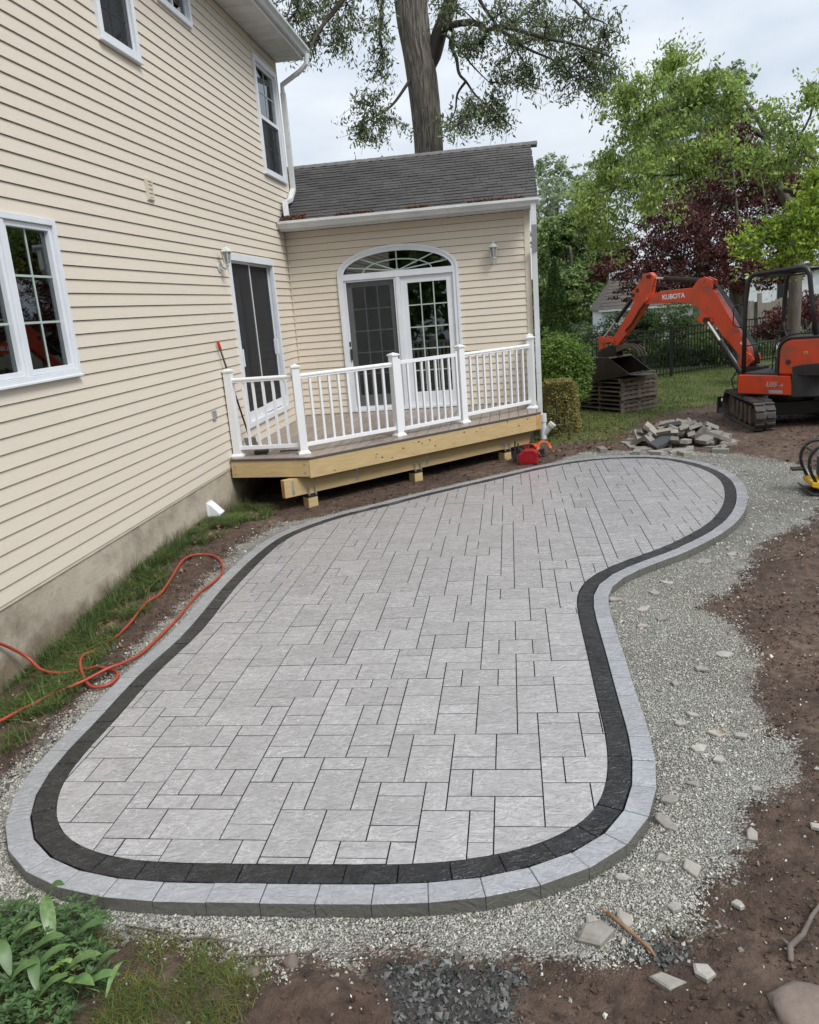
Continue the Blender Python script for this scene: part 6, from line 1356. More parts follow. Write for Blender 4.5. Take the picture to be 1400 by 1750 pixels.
hose = thing('air_hose', 'red rubber air hose looped on the grass strip beside the house', 'hose', (.5, 5.5, 0))
part('tube', MB().tube(crv(hpts), .0118, 8), 'hose_rubber', hose, smooth=True)
a, b = Vector(hpts[0]), Vector(hpts[1]); part('coupling', MB().cyl(a + (a - b) * .8, b, .017, 10), 'black_plastic', hose)
a, b = Vector(hpts[-1]), Vector(hpts[-2]); part('fitting', MB().cyl(a + (a - b) * .35, a, .013, 8), 'brass', hose)
# red fuel can
zc = G(3.92, 11.8)
can = thing('fuel_can', 'red plastic fuel can standing under the right end of the deck', 'fuel can', (3.90, 11.82, zc), R(-8)); can.scale = (.85, .85, .9)
prof = [(-.16, .0), (.16, .0), (.17, .02), (.17, .19), (.12, .25), (-.06, .25), (-.165, .17), (-.17, .02)]
part('body', MB().plate(prof, (0, 0, 0), (1, 0, 0), (0, 0, 1), (0, 1, 0), -.10, .10), 'red_plastic', can, world=False, bevel=.022)
part('handle', MB().tube(fil([(-.07, 0, .24), (-.05, 0, .32), (.09, 0, .33), (.13, 0, .24)], .03), .017, 8), 'red_plastic', can, world=False, smooth=True)
part('cap', MB().cyl((-.115, 0, .20), (-.145, 0, .25), .032, 12), 'black_plastic', can, world=False)
part('spout', MB().tube([(.15, -.02, .22), (.20, -.04, .17), (.235, -.05, .10)], [.016, .013, .008], 8), 'red_plastic', can, world=False)
m = MB(); m.box(-.09, .09, -.1035, -.1005, .05, .15); part('embossed_panel', m, 'red_plastic', can, world=False, bevel=.003)
# chainsaw-like power cutter behind the can
saw = thing('cut_off_saw', 'orange and black cut-off saw lying behind the red fuel can', 'power saw', (4.05, 12.32, G(4.05, 12.32)), R(20)); saw.scale = (.8, .8, .8)
part('body', MB().box(-.12, .14, -.10, .10, .02, .20), 'black_plastic', saw, world=False, bevel=.03)
m = MB(); n_ = 16; A = [(.16 * math.cos(math.pi * i / n_), .16 * math.sin(math.pi * i / n_)) for i in range(n_ + 1)]; B = [(.10 * math.cos(math.pi * i / n_), .10 * math.sin(math.pi * i / n_)) for i in range(n_ + 1)]
for i in range(n_): m.plate([A[i], A[i + 1], B[i + 1], B[i]], (.10, -.12, .16), (1, 0, 0), (0, .25, 1), (0, 1, 0), 0, .06)
part('blade_guard', m, 'orange_plastic', saw, world=False, bevel=.004)
part('blade', MB().cyl((.10, -.10, .16), (.10, -.094, .16), .13, 24), 'muddy_steel', saw, world=False)
part('handle', MB().tube(fil([(-.10, -.08, .18), (-.12, -.08, .30), (-.12, .08, .30), (-.10, .08, .18)], .04), .013, 8), 'black_plastic', saw, world=False, smooth=True)
part('engine_cover', MB().box(-.10, .06, -.09, .09, .195, .26), 'orange_plastic', saw, world=False, bevel=.02)
for (x, y, rz, l_) in ((3.70, 12.0, .3, .32), (3.78, 12.08, -.5, .27)):
    m = MB().tube([(x, y, G(x, y)), (x + .05 * math.sin(rz), y + .02, G(x, y) + l_)], [.016, .012], 8); m.box(x - .03, x + .03, y - .02, y + .02, G(x, y), G(x, y) + .16)
    solo('grout_gun', m, 'black_plastic', 'black handled tool standing between the deck post and the fuel can' if l_ > .3 else 'shorter black tool just behind the tall one by the fuel can', 'tool', smooth=False)
# scraper leaning on the wall behind the railing
sc = thing('floor_scraper', 'long handled scraper with red grip leaning on the wall behind the railing', 'scraper', (.13, 10.44, ZD))
tb, tt = Vector((.13, 10.44, ZD + .13)), Vector((.045, 9.92, 2.06))
part('handle', MB().tube([tb, tb.lerp(tt, .94)], .0125, 8), 'black_paint', sc, smooth=True)
part('grip', MB().tube([tb.lerp(tt, .92), tb.lerp(tt, .95), tb.lerp(tt, .99), tt], [.017, .019, .019, .010], 10), 'red_grip', sc, smooth=True)
m = MB(); d = (tb - tt).normalized(); m.obox(tb + d * .03 + Vector((0, 0, .0)), Vector((.07, .03, 0)), d * .09, Vector((.004, -.003, .001))); part('blade', m, 'galvanised', sc)
# bits of clutter left on the deck boards
for i, (x, y, mt, lb) in enumerate(((.36, 10.15, 'black_plastic', 'black plastic tray on the deck boards behind the first railing bay'), (1.95, 11.9, 'debris', 'small brown cup on the deck boards behind the tall centre post'), (.75, 10.20, 'black_plastic', 'flat dark pry bar lying on the deck near the corner post'))):
    if i == 0: m = MB().box(x - .09, x + .09, y - .05, y + .05, ZD + .001, ZD + .05)
    elif i == 1: m = MB().lathe((x, y, ZD + .001), [(.03, 0), (.036, .09), (.032, .09), (.028, .01)], 12)
    else: m = MB().tube([(x - .15, y, ZD + .012), (x, y + .02, ZD + .012), (x + .13, y - .01, ZD + .012)], .010, 6)
    solo(('tray', 'cup', 'pry_bar')[i], m, mt, lb, ('tray', 'cup', 'pry bar')[i], bevel=0 if i else .008)
# plate compactor at the right edge
zc = G(7.1, 9.25)
pc = thing('plate_compactor', 'black and yellow plate compactor on the gravel at the right edge', 'compactor', (7.24, 9.25, zc), R(-4))
prof = [(-.32, .06), (-.26, .005), (.26, .005), (.32, .06), (.32, .075), (.25, .03), (-.25, .03), (-.32, .075)]
part('base_plate', MB().plate(prof, (0, 0, 0), (1, 0, 0), (0, 0, 1), (0, 1, 0), -.22, .22), 'black_plastic', pc, world=False, bevel=.004)
prof = [(-.27, .16), (-.27, .10), (-.20, .08), (-.17, .04), (.24, .04), (.27, .10), (.27, .16)]
part('exciter_housing', MB().plate(prof, (0, 0, 0), (1, 0, 0), (0, 0, 1), (0, 1, 0), -.19, .19), 'yellow_paint', pc, world=False, bevel=.012)
part('bolt', MB().cyl((-.13, -.19, .10), (-.13, -.202, .10), .017, 10), 'bright_steel', pc, world=False)
part('engine', MB().box(-.15, .17, -.13, .13, .17, .42), 'black_plastic', pc, world=False, bevel=.02)
part('recoil_cover', MB().cyl((.02, -.13, .30), (.02, -.17, .30), .10, 20), 'black_paint', pc, world=False, bevel=.006)
part('muffler', MB().box(-.17, -.02, -.10, .06, .40, .48), 'galvanised', pc, world=False, bevel=.015)
part('air_filter', MB().cyl((.10, 0, .40), (.10, 0, .51), .06, 16), 'black_plastic', pc, world=False)
part('label', MB().box(-.17, -.10, -.134, -.131, .34, .38), 'white_print', pc, world=False)
for y in (-.17, .17): part('guard_frame', MB().tube(fil([(-.22, y, .14), (-.30, y, .30), (-.31, y, .44), (-.22, y, .56), (.2, y, .58), (.30, y, .44), (.24, y, .14)], .07), .018, 10), 'black_paint', pc, world=False, smooth=True)
part('guard_crossbar', MB().tube([(-.27, -.17, .50), (-.27, .17, .50)], .014, 8), 'black_paint', pc, world=False)
part('handle', MB().tube(fil([(.2, -.15, .2), (.75, -.16, .85), (.80, 0, .92), (.75, .16, .85), (.2, .15, .2)], .07), .014, 8), 'black_paint', pc, world=False, smooth=True)
part('side_step', MB().box(-.42, -.30, .05, .16, .24, .27), 'black_plastic', pc, world=False, bevel=.008)
# ---------------------------------------------------------------- vegetation
def leaves(C, size, asp=.45, seed=0, droop=.5, spread=1., tvar=.35, hue=0.):
    """two-triangle folded leaf (diamond, 4 corners) at each centre"""
    q = np.random.RandomState(seed); n = len(C); a = q.uniform(0, 2 * np.pi, n); el = q.normal(-droop, .5 * spread, n)
    U = np.c_[np.cos(a) * np.cos(el), np.sin(a) * np.cos(el), np.sin(el)]; r = q.normal(0, 1, (n, 3)); W = np.cross(U, r); W /= np.linalg.norm(W, axis=1)[:, None] + 1e-9
    N = np.cross(U, W); l = size * q.uniform(.6, 1.25, n)[:, None]; w = l * asp
    V = np.stack([C - U * l / 2, C + W * w / 2 + N * w * .18, C + U * l / 2, C - W * w / 2 + N * w * .18], 1).reshape(-1, 3)
    F = np.arange(n * 4).reshape(n, 4); t = np.clip(q.normal(1, tvar, n), .35, 1.9)[:, None] * (1 + hue * np.c_[q.normal(0, 1, n), q.normal(0, .4, n), q.normal(0, .6, n)])
    return V, F, np.clip(t, .05, 3)
def blob_points(E, n, seed, shell=.55, sub=14, subr=.28):
    """points gathered in small sprays inside ellipsoids E=(x,y,z,rx,ry,rz)"""
    q = np.random.RandomState(seed); vol = np.array([e[3] * e[5] for e in E]); vol = vol / vol.sum(); out = []
    for e, p in zip(E, vol):
        k = max(12, int(n * p)); ns = max(3, k // sub); d = q.normal(0, 1, (ns, 3)); d /= np.linalg.norm(d, axis=1)[:, None]; rr = q.uniform(shell ** 3, 1.0, ns) ** (1 / 3.) * q.uniform(.8, 1.18, ns)
        cs = d * rr[:, None]; ids = q.randint(0, ns, k); pt = cs[ids] + q.normal(0, subr * .5, (k, 3)) * np.array([1, 1, .6])
        out.append(np.array(e[:3]) + pt * np.array(e[3:6]))
    return np.vstack(out)
def limbs(pls, n=9):
    m = MB()
    for pl in pls: m.tube(crv([p[:3] for p in pl], 4), list(np.interp(np.linspace(0, 1, (len(pl) - 1) * 4 + 1), np.linspace(0, 1, len(pl)), [p[3] for p in pl])), n)
    return m
def twigs_to(E, L, seed, k=5, r=.006, per=3):
    """fine twigs from the nearest limb point out into each leaf cluster; returns mesh and spray points"""
    q = np.random.RandomState(seed); pts = np.array([p[:3] for pl in L for p in crv([p[:3] for p in pl], 4)]); m = MB(); sp = []
    for e in E:
        c = np.array(e[:3]); near = pts[np.argmin(((pts - c) ** 2).sum(1))]; hub = c + (near - c) * .35; hub[2] += .1
        if np.linalg.norm(near - hub) > .1:
            mid = (near + hub) / 2 + q.normal(0, .12, 3); m.tube([near, mid, hub], [r * 2.2, r * 1.7, r * 1.4], 4, False)
        for _ in range(k):
            d = q.normal(0, 1, 3); d /= np.linalg.norm(d); t = c + d * np.array(e[3:6]) * q.uniform(.6, 1.05); mid = (hub + t) / 2 + q.normal(0, .08, 3) + np.array([0, 0, .08]); m.tube([hub, mid, t], [r * 1.3, r, r * .4], 4, False)
            for s in np.linspace(.35, 1, 6): sp.append((1 - s) ** 2 * hub + 2 * s * (1 - s) * mid + s * s * t)
            for _ in range(per):
                b = mid + (t - mid) * q.uniform(0, .8); f = b + q.normal(0, .22, 3) + np.array([0, 0, -.12]); m.tube([b, f], [r * .6, r * .3], 3, False)
                for s in (.5, .8, 1): sp.append(b + (f - b) * s)
    return m, np.array(sp)
def tree(name, label, cat, base, trunk, crown, bark='bark', group=None, twig=None):
    t = thing(name, label, cat, base, 0, group); part('trunk', trunk, bark, t, smooth=True)
    if twig is not None: part('twigs', twig, 'twig', t)
    V, F, T, mat = crown; npmesh('crown', V, F, mat, T, parent=t); return t
# tall oak behind the wing
q = np.random.RandomState(3)
tw, sp = twigs_to(OAK_LEAF, OAK_LIMBS, 5, 9, .010, 4)
n = 13500; C = sp[q.randint(0, len(sp), n)] + q.normal(0, .085, (n, 3)) * np.array([1, 1, .8]); V, F, T = leaves(C, .12, .36, 1, .75, 1., .42)
lm = [[(*p[:3], p[3] * (.9 if i == 0 else 1)) for p in l] for i, l in enumerate(OAK_LIMBS)]; lm[1] = [(1.75, 22., 7.6, .12)] + lm[1]; b0 = lm[0][0]; lm[0] = [(b0[0] + .35, 22., -.15, .58), (b0[0] + .22, 22., 1.5, .45)] + lm[0]
def ridged_trunk(pl, ns=110, rings=150, amp=.03):
    c = crv([p[:3] for p in pl], 8); rad = np.interp(np.linspace(0, 1, len(c)), np.linspace(0, 1, len(pl)), [p[3] for p in pl]); P = np.array([list(p) for p in c]); s = np.linspace(0, len(c) - 1, rings)
    X = np.stack([np.interp(s, np.arange(len(c)), P[:, k]) for k in range(3)], 1); rr2 = np.interp(s, np.arange(len(c)), rad); m = MB(); A = np.linspace(0, 2 * np.pi, ns, endpoint=False)
    for i in range(rings):
        w = A * 7.5 + np.sin(X[i, 2] * 1.7 + A * 3) * .25; rid = np.abs(fbm(w * 1.35 + np.sin(X[i, 2] * 3.1) * .15, np.full(ns, X[i, 2] * 1.1), 3, 5) - .5) * 2; rr3 = rr2[i] + amp * (np.minimum(rid * 3, 1) - .6) + .015 * np.sin(A * 3 + X[i, 2])
        for a, r in zip(A, rr3): m.v.append((X[i, 0] + math.cos(a) * r, X[i, 1] + math.sin(a) * r, X[i, 2]))
    for i in range(rings - 1):
        for j in range(ns): k = (j + 1) % ns; m.f.append((i * ns + j, i * ns + k, (i + 1) * ns + k, (i + 1) * ns + j))
    return m
UP = [(-5, 20, 14, 3.2, 3, 2.2), (-2.5, 18, 15.5, 3, 3, 2.2), (0.5, 18.5, 15, 3, 3, 2.2), (3.2, 19, 15.5, 2.4, 3, 2.2), (-4, 23, 18, 3.5, 3, 2.5), (0, 23, 19, 4, 3.5, 2.8), (3.2, 24, 17.5, 2.6, 3, 2.4), (-7, 24, 15.5, 2.6, 3, 2.4), (-1, 14, 16.5, 2.5, 2.5, 1.8), (2.0, 15, 18, 2.2, 2.2, 1.8)]
C2_ = blob_points(UP, 17000, 71, .2, 26, .3); V2, F2, T2 = leaves(C2_, .24, .42, 72, .6, 1., .4); F2 = F2 + len(V); V = np.vstack([V, V2]); F = np.vstack([F, F2]); T = np.vstack([T, T2])
for u_ in UP: lm.append([(lm[0][-1][0], 22., 12.5, .16), ((lm[0][-1][0] + u_[0]) / 2, (22 + u_[1]) / 2, (12.5 + u_[2]) / 2 + .6, .10), (u_[0], u_[1], u_[2], .03)])
oak = tree('oak_tree', 'tall oak with thick ridged trunk rising behind the wing roof', 'tree', (b0[0] + .35, 22, -.15), ridged_trunk(lm[0]), (V, F, T, 'leaf_oak'), 'bark', twig=tw)
part('limb', limbs(lm[1:], 8), 'twig', oak, smooth=True)
# light green tree over the excavator
tw, sp = twigs_to(DOG_LEAF, DOG_LIMBS, 6, 8, .006, 3)
n1_ = 17000; C1_ = sp[q.randint(0, len(sp), n1_)] + q.normal(0, .065, (n1_, 3)) * np.array([1, 1, .6]); C2_ = blob_points([(e[0], e[1], e[2], e[3], e[4], e[5] * .75) for e in DOG_LEAF], 4000, 7, .2, 10, .3)
C = np.vstack([C1_, C2_]); V, F, T = leaves(C, .092, .46, 2, .7, .8, .32, .05)
lm = [list(l) for l in DOG_LIMBS]; lm[0] = [(lm[0][0][0], lm[0][0][1], -.15, .16)] + lm[0]
t = tree('dogwood_tree', 'light green dogwood with layered drooping branches above the excavator', 'tree', (lm[0][0][0], lm[0][0][1], -.15), limbs(lm[:1], 12), (V, F, T, 'leaf_light'), 'bark_smooth', twig=tw); part('limb', limbs(lm[1:], 7), 'twig', t, smooth=True)
# nearer bright spray at the right edge
tw, sp = twigs_to(LOW_LEAF, LOW_LIMBS, 8, 9, .004, 3)
C = np.vstack([sp[q.randint(0, len(sp), 3200)] + q.normal(0, .05, (3200, 3)), blob_points(LOW_LEAF, 2600, 9, .2, 12, .3)]); V, F, T = leaves(C, .085, .5, 3, .6, .8, .28, .05)
lm = [list(l) for l in LOW_LIMBS]; e = lm[0][0]
t = tree('sapling', 'young tree with bright yellow green leaves at the right edge', 'tree', (10.4, 15.2, -.15), limbs([[(10.4, 15.2, -.15, .06), (10.35, 15.15, 1.8, .05), (10.0, 15.1, 3.2, .04), (e[0], e[1], e[2], .035)], [(10.35, 15.15, 1.8, .04), (lm[1][0][0], lm[1][0][1], lm[1][0][2], .025)]] + lm, 7), (V, F, T, 'leaf_bright'), 'bark_smooth', twig=tw)
# dark red maple
C = blob_points(MAPLE_LEAF, 42000, 11, .35, 22, .26); V, F, T = leaves(C, .11, .42, 4, .6, 1., .5, .06)
lm = [list(l) for l in MAPLE_LIMBS]; lm[0] = [(lm[0][0][0], 24., -.2, .2)] + lm[0]
tree('red_maple_tree', 'dark red leaved Japanese maple spreading behind the excavator boom', 'tree', (lm[0][0][0], 24, -.2), limbs(lm, 9), (V, F, T, 'leaf_maple'), 'bark_smooth')
C = blob_points(SMALLMAPLE_LEAF, 4200, 12, .2, 14, .3); V, F, T = leaves(C, .09, .4, 5, .6, 1., .5, .06)
sx, sy = SMALLMAPLE_LEAF[1][0] + .3, 19.5
tree('small_red_maple', 'small dark red maple seen through the excavator cab', 'tree', (sx, sy, -.15), limbs([[(sx, sy, -.15, .05), (sx, sy, .6, .04), (sx - .2, sy, 1.2, .02)], [(sx, sy, .5, .03), (sx + .5, sy, 1.3, .012)]], 6), (V, F, T, 'leaf_maple'), 'bark_smooth')
# background trees
def bigtree(name, label, E, n, size, mat, seed, y, base_r=.3, shell=.5, asp=.55, group=None, tv=.3):
    C = blob_points(E, n, seed, shell, 26, .26); V, F, T = leaves(C, size, asp, seed, .4, 1., tv, .04)
    cx = sum(e[0] for e in E) / len(E); zt = max(e[2] for e in E); L_ = [[(cx, y, -.3, base_r), (cx + .1, y, zt * .4, base_r * .75), (cx - .1, y, zt * .8, base_r * .3)]]
    for e in E[::2]: L_.append([(cx, y, zt * .3, base_r * .4), ((cx + e[0]) / 2, (y + e[1]) / 2, (zt * .3 + e[2]) / 2 + .3, base_r * .25), (e[0], e[1], e[2], base_r * .08)])
    return tree(name, label, 'tree', (cx, y, -.3), limbs(L_, 7), (V, F, T, mat), 'bark_smooth', group)
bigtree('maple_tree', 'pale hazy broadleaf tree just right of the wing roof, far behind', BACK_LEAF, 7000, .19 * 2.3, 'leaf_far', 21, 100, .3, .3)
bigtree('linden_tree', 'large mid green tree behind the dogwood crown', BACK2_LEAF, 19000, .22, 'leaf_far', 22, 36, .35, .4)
bigtree('holly_tree', 'dense dark green tree between the wing and the red maple', MID_LEAF, 30000, .15 * 1.75, 'leaf_mid', 23, 50, .2, .45, .5, tv=.45)
# cone of an arborvitae by the wing corner
def shrub(name, label, P, size, mat, seed, base, asp=.5, tv=.35, cat='shrub', droop=.1, stem=None, group=None):
    V, F, T = leaves(P, size, asp, seed, droop, 1., tv, .04); t = thing(name, label, cat, base, 0, group)
    m = MB(); qq = random.Random(seed); h = float(P[:, 2].max()); r = float(np.ptp(P[:, 0])) / 2
    for k in range(6): a = qq.uniform(0, 6.28); m.tube([(base[0] + .05 * math.cos(a), base[1] + .05 * math.sin(a), base[2] - .05), (base[0] + r * .3 * math.cos(a), base[1] + r * .3 * math.sin(a), base[2] + (h - base[2]) * .4), (base[0] + r * .5 * math.cos(a), base[1] + r * .5 * math.sin(a), base[2] + (h - base[2]) * .75)], [.018, .012, .004], 5)
    part('stem', m, 'twig', t); npmesh('crown', V, F, mat, T, parent=t); return t
k = 15000; hh = q.beta(1.0, 1.5, k); a = q.uniform(0, 6.28, k); rr_ = (1 - hh) ** .7 * .62 * (.72 + .35 * fbm(a * 1.3 + 5, hh * 6, 3, 4)) * q.uniform(.8, 1.05, k)
P = np.c_[4.72 + rr_ * np.cos(a), 18.3 + rr_ * np.sin(a), -.1 + hh * 3.15]; shrub('arborvitae', 'dark green conical arborvitae close beside the wing corner', P, .075, 'leaf_cedar', 31, (4.72, 18.3, -.1), .4, .4, 'conifer', -.6)
P = blob_points(BUSH_LEAF, 16000, 32, .35, 18, .25); P = P[P[:, 2] > -.05]; shrub('leafy_bush', 'rounded bright green bush between the wing corner and the pallets', P, .062, 'leaf_hedge', 32, (4.72, 15.7, -.1), .42, .35)
k = 14000; u = q.uniform(-1, 1, (k, 3)); ax = q.randint(0, 3, k); sgn = np.sign(u[np.arange(k), ax]); u[np.arange(k), ax] = sgn * (1 - np.abs(q.normal(0, .10, k))); u[:, 2] = np.where((ax == 2) & (u[:, 2] < 0), -u[:, 2], u[:, 2])
rad = 1 - .30 * np.clip(np.abs(u[:, 0]) + np.abs(u[:, 1]) - 1.2, 0, 1) - .12 * np.clip(u[:, 2], 0, 1) * (np.abs(u[:, 0]) > .7)
rad *= .9 + .22 * fbm(u[:, 0] * 3 + 9, u[:, 2] * 3 + u[:, 1], 3, 6)
P = np.c_[4.53 + u[:, 0] * .345 * rad, 14.28 + u[:, 1] * .33 * rad, .38 + u[:, 2] * .47 * np.minimum(1, rad + .04)]; P = P[P[:, 2] > -.09]
bx = shrub('boxwood_shrub', 'clipped box shaped shrub with yellowing leaves at the downspout', P, .035, 'leaf_box', 33, (4.53, 14.28, -.1), .55, .5)
lab = ['grey green shrub behind the black fence, left of the bucket', 'dense shrub behind the fence, right of the bucket', 'upright shrub behind the fence under the arm', 'broad shrub behind the fence under the middle of the boom', 'tall shrub behind the fence at the boom knee', 'tall dark shrub behind the fence under the boom curve', 'low shrub at the foot of the fence below the boom', 'round shrub behind the fence left of the cab', 'low shrub behind the fence near the excavator floor', 'bright shrub behind the fence beside the boom cylinder', 'shrub behind the fence directly left of the cab post', 'shrub behind the fence seen through the cab', 'shrub behind the fence behind the engine cover']
for i, e in enumerate(SHRUBS):
    P = blob_points([e, (e[0] + .3, e[1] + .2, e[2] - e[5] * .6, e[3] * .8, e[4], e[5] * .9), (e[0] - .2, e[1], max(.1, e[2] - e[5] * 1.2), e[3], e[4], e[5])], 3800, 50 + i, .4, 18, .28); P = P[P[:, 2] > -.15]
    shrub('garden_shrub', lab[i], P, .10, ('leaf_shrub', 'leaf_mid', 'leaf_shrub', 'leaf_hedge')[i % 4], 50 + i, (e[0], e[1], -.15), .4, .4, group='shrubs behind the black fence')
# distant hedge line closing the view
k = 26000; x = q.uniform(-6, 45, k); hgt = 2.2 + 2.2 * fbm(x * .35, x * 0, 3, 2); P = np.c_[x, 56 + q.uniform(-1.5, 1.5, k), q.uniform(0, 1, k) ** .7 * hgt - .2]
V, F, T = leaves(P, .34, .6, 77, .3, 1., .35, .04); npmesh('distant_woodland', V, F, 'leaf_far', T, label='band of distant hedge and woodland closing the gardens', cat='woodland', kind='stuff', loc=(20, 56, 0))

k = 22000; x = q.uniform(-25, 45, k); hgt = 6.5 + 4 * fbm(x * .25, x * 0, 3, 12); P = np.c_[x, -16 + q.uniform(-1.5, 1.5, k), q.uniform(0, 1, k) ** .7 * hgt - .2]
V, F, T = leaves(P, .8, .6, 78, .3, 1., .35, .04); npmesh('neighbouring_woodland', V, F, 'leaf_mid', T, label='tall belt of trees across the neighbouring gardens, mirrored in the windows', cat='woodland', kind='stuff', loc=(10, -16, 0))
k = 22000; y = q.uniform(-16, 44, k); hgt = 5.5 + 4 * fbm(y * .25, y * 0, 3, 13); P = np.c_[27 + q.uniform(-1.5, 1.5, k), y, q.uniform(0, 1, k) ** .7 * hgt - .2]
V, F, T = leaves(P, .7, .6, 79, .3, 1., .35, .04); npmesh('neighbouring_woodland', V, F, 'leaf_mid', T, label='belt of trees along the side boundary, mirrored in the house windows', cat='woodland', kind='stuff', loc=(27, 14, 0))

# ---------------------------------------------------------------- black metal fence
FP = [(2.0, 19.6), (4.6, 20.6), (6.54, 21.6), (7.86, 22.4), (9.92, 23.93), (12.0, 25.4), (14.2, 27.0), (17., 29.)]
fen = thing('metal_fence', 'black metal picket fence with flat rails across the back lawn', 'fence', (7.86, 22.4, -.15))
def along(P, step):
    out = []; 
    for (x0_, y0_), (x1_, y1_) in zip(P[:-1], P[1:]):
        l = math.hypot(x1_ - x0_, y1_ - y0_); n_ = max(1, int(round(l / step)))
        out += [(x0_ + (x1_ - x0_) * i / n_, y0_ + (y1_ - y0_) * i / n_) for i in range(n_)]
    return out
for (x, y) in [(4.6, 20.6), (6.54 - .0, 21.6), (7.98, 22.49), (9.92, 23.93), (12., 25.4), (14.2, 27.)]: part('post', MB().box(x - .035, x + .035, y - .035, y + .035, -.3, 1.26), 'fence_black', fen)
for (a_, b_) in zip(FP[:-1], FP[1:]):
    for z in (.0, .98, 1.18): part('rail', MB().bar((*a_, z), (*b_, z), .03, .035), 'fence_black', fen)
pk = MB().box(-.010, .010, -.010, .010, -.06, 1.2); pme = meshdata('picket', pk, 'fence_black')
for (x, y) in along(FP, .118): o = bpy.data.objects.new('picket', pme); COL.objects.link(o); o.parent = fen; o.location = (x - 7.86, y - 22.4, .15); ORG[o.name] = Vector((0, 0, 0))
# timber stockade fence and houses beyond
wf = thing('timber_fence', 'grey weathered timber board fence beyond the excavator cab', 'fence', (13, 29, -.2))
wm = MB().box(-.065, .065, -.012, .012, 0, 1.0); wme = meshdata('board', wm, 'fence_wood')
x = 10.9
while x < 19: 
    o = bpy.data.objects.new('board', wme); COL.objects.link(o); o.parent = wf; o.location = (x - 13, (x - 13) * .25, 0); o.scale = (1, 1, 1.72 + .06 * math.sin(x * 5) + (x - 11) * .02); ORG[o.name] = Vector((0, 0, 0)); x += .145
for z in (.3, 1.4): part('rail', MB().bar((10.9, 28.5, z), (19, 30.52, z), .04, .08), 'fence_wood', wf)
for x in (12.0, 13.0, 14.2, 15.6, 17.): part('post', MB().box(x - .06, x + .06, 28.86 + (x - 13) * .25, 28.98 + (x - 13) * .25, -.3, 1.82), 'fence_wood', wf)
# neighbour's outbuilding with cupola
nb = thing('garden_house', 'white garden house with shingled roof and small white cupola beyond the bucket', 'house', (9.3, 41, -.3))
x0_, x1_, yy0, yy1, ze, zr = 7.95, 12.6, 40., 44.5, 1.40, 3.05
m = MB().box(x0_ + .15, x1_ - .15, yy0 + .15, yy1 - .15, -.4, ze); part('wall', m, 'far_white', nb)
rf = part('roof', MB().add([(x0_, yy0, ze - .08), (x1_, yy0, ze - .08), (x1_, yy0, ze), (x0_, yy0, ze), (x0_, yy1, ze - .08), (x1_, yy1, ze - .08), (x0_, yy1, ze), (x1_, yy1, ze), (x0_ + 1.0, 42.2, zr), (x1_ - 1.0, 42.2, zr)],
    [(0, 1, 2, 3), (3, 2, 9, 8), (2, 1, 5, 7), (2, 7, 9), (7, 5, 4, 6), (9, 7, 6, 8), (0, 3, 6, 4), (3, 8, 6), (0, 4, 5, 1)]), 'far_roof', nb)
m = MB()
for k in range(11):
    t0 = k / 11; m.add([(x0_ + 1.0 * t0, yy0 + 2.2 * t0 - .02, ze + (zr - ze) * t0 + .0), (x1_ - 1.0 * t0, yy0 + 2.2 * t0 - .02, ze + (zr - ze) * t0), (x1_ - 1.0 * t0, yy0 + 2.2 * t0 - .01, ze + (zr - ze) * t0 + .035), (x0_ + 1.0 * t0, yy0 + 2.2 * t0 - .01, ze + (zr - ze) * t0 + .035), (x1_ - 1.0 * (t0 + .09), yy0 + 2.2 * (t0 + .09), ze + (zr - ze) * (t0 + .09) + .01), (x0_ + 1.0 * (t0 + .09), yy0 + 2.2 * (t0 + .09), ze + (zr - ze) * (t0 + .09) + .01)], [(0, 1, 2, 3), (3, 2, 4, 5)])
part('shingles', m, 'far_roof', rf, kind='stuff')
part('gutter', MB().box(x0_, x1_, yy0 - .1, yy0 - .001, ze - .09, ze - .0), 'far_white', nb)
cp = part('cupola', MB().box(8.75, 9.25, 41.95, 42.45, zr - .5, zr + .15), 'far_white', nb)
part('cupola_window', MB().box(8.85, 9.15, 41.93, 41.949, zr + .18, zr + .45), 'room_dark', cp); part('cupola_top', MB().box(8.78, 9.22, 41.98, 42.42, zr + .15, zr + .5), 'far_white', cp)
part('cupola_roof', MB().add([(8.68, 41.88, zr + .5), (9.32, 41.88, zr + .5), (9.32, 42.52, zr + .5), (8.68, 42.52, zr + .5), (9, 42.2, zr + .85)], [(0, 3, 2, 1), (0, 1, 4), (1, 2, 4), (2, 3, 4), (3, 0, 4)]), 'far_roof', cp)
part('window', MB().box(9.6, 10.3, 40.12, 40.149, .1, 1.0), 'room_dark', nb)
wh = thing('white_house', 'long white house with pale roof beyond the timber fence at the right', 'house', (20, 46, -.3))
part('wall', MB().box(13.6, 28, 45, 52, -.4, 2.9), 'far_white', wh)
part('roof', MB().add([(13.2, 44.6, 2.85), (28.4, 44.6, 2.85), (28.4, 52.4, 2.85), (13.2, 52.4, 2.85), (13.2, 48.5, 4.6), (28.4, 48.5, 4.6)], [(0, 3, 2, 1), (0, 1, 5, 4), (2, 3, 4, 5), (0, 4, 3), (1, 2, 5)]), 'far_grey', wh)
for x in (15.2, 17.6, 20., 22.4): part('window', MB().box(x, x + .9, 44.97, 44.999, 1.0, 2.2), 'room_dark', wh)

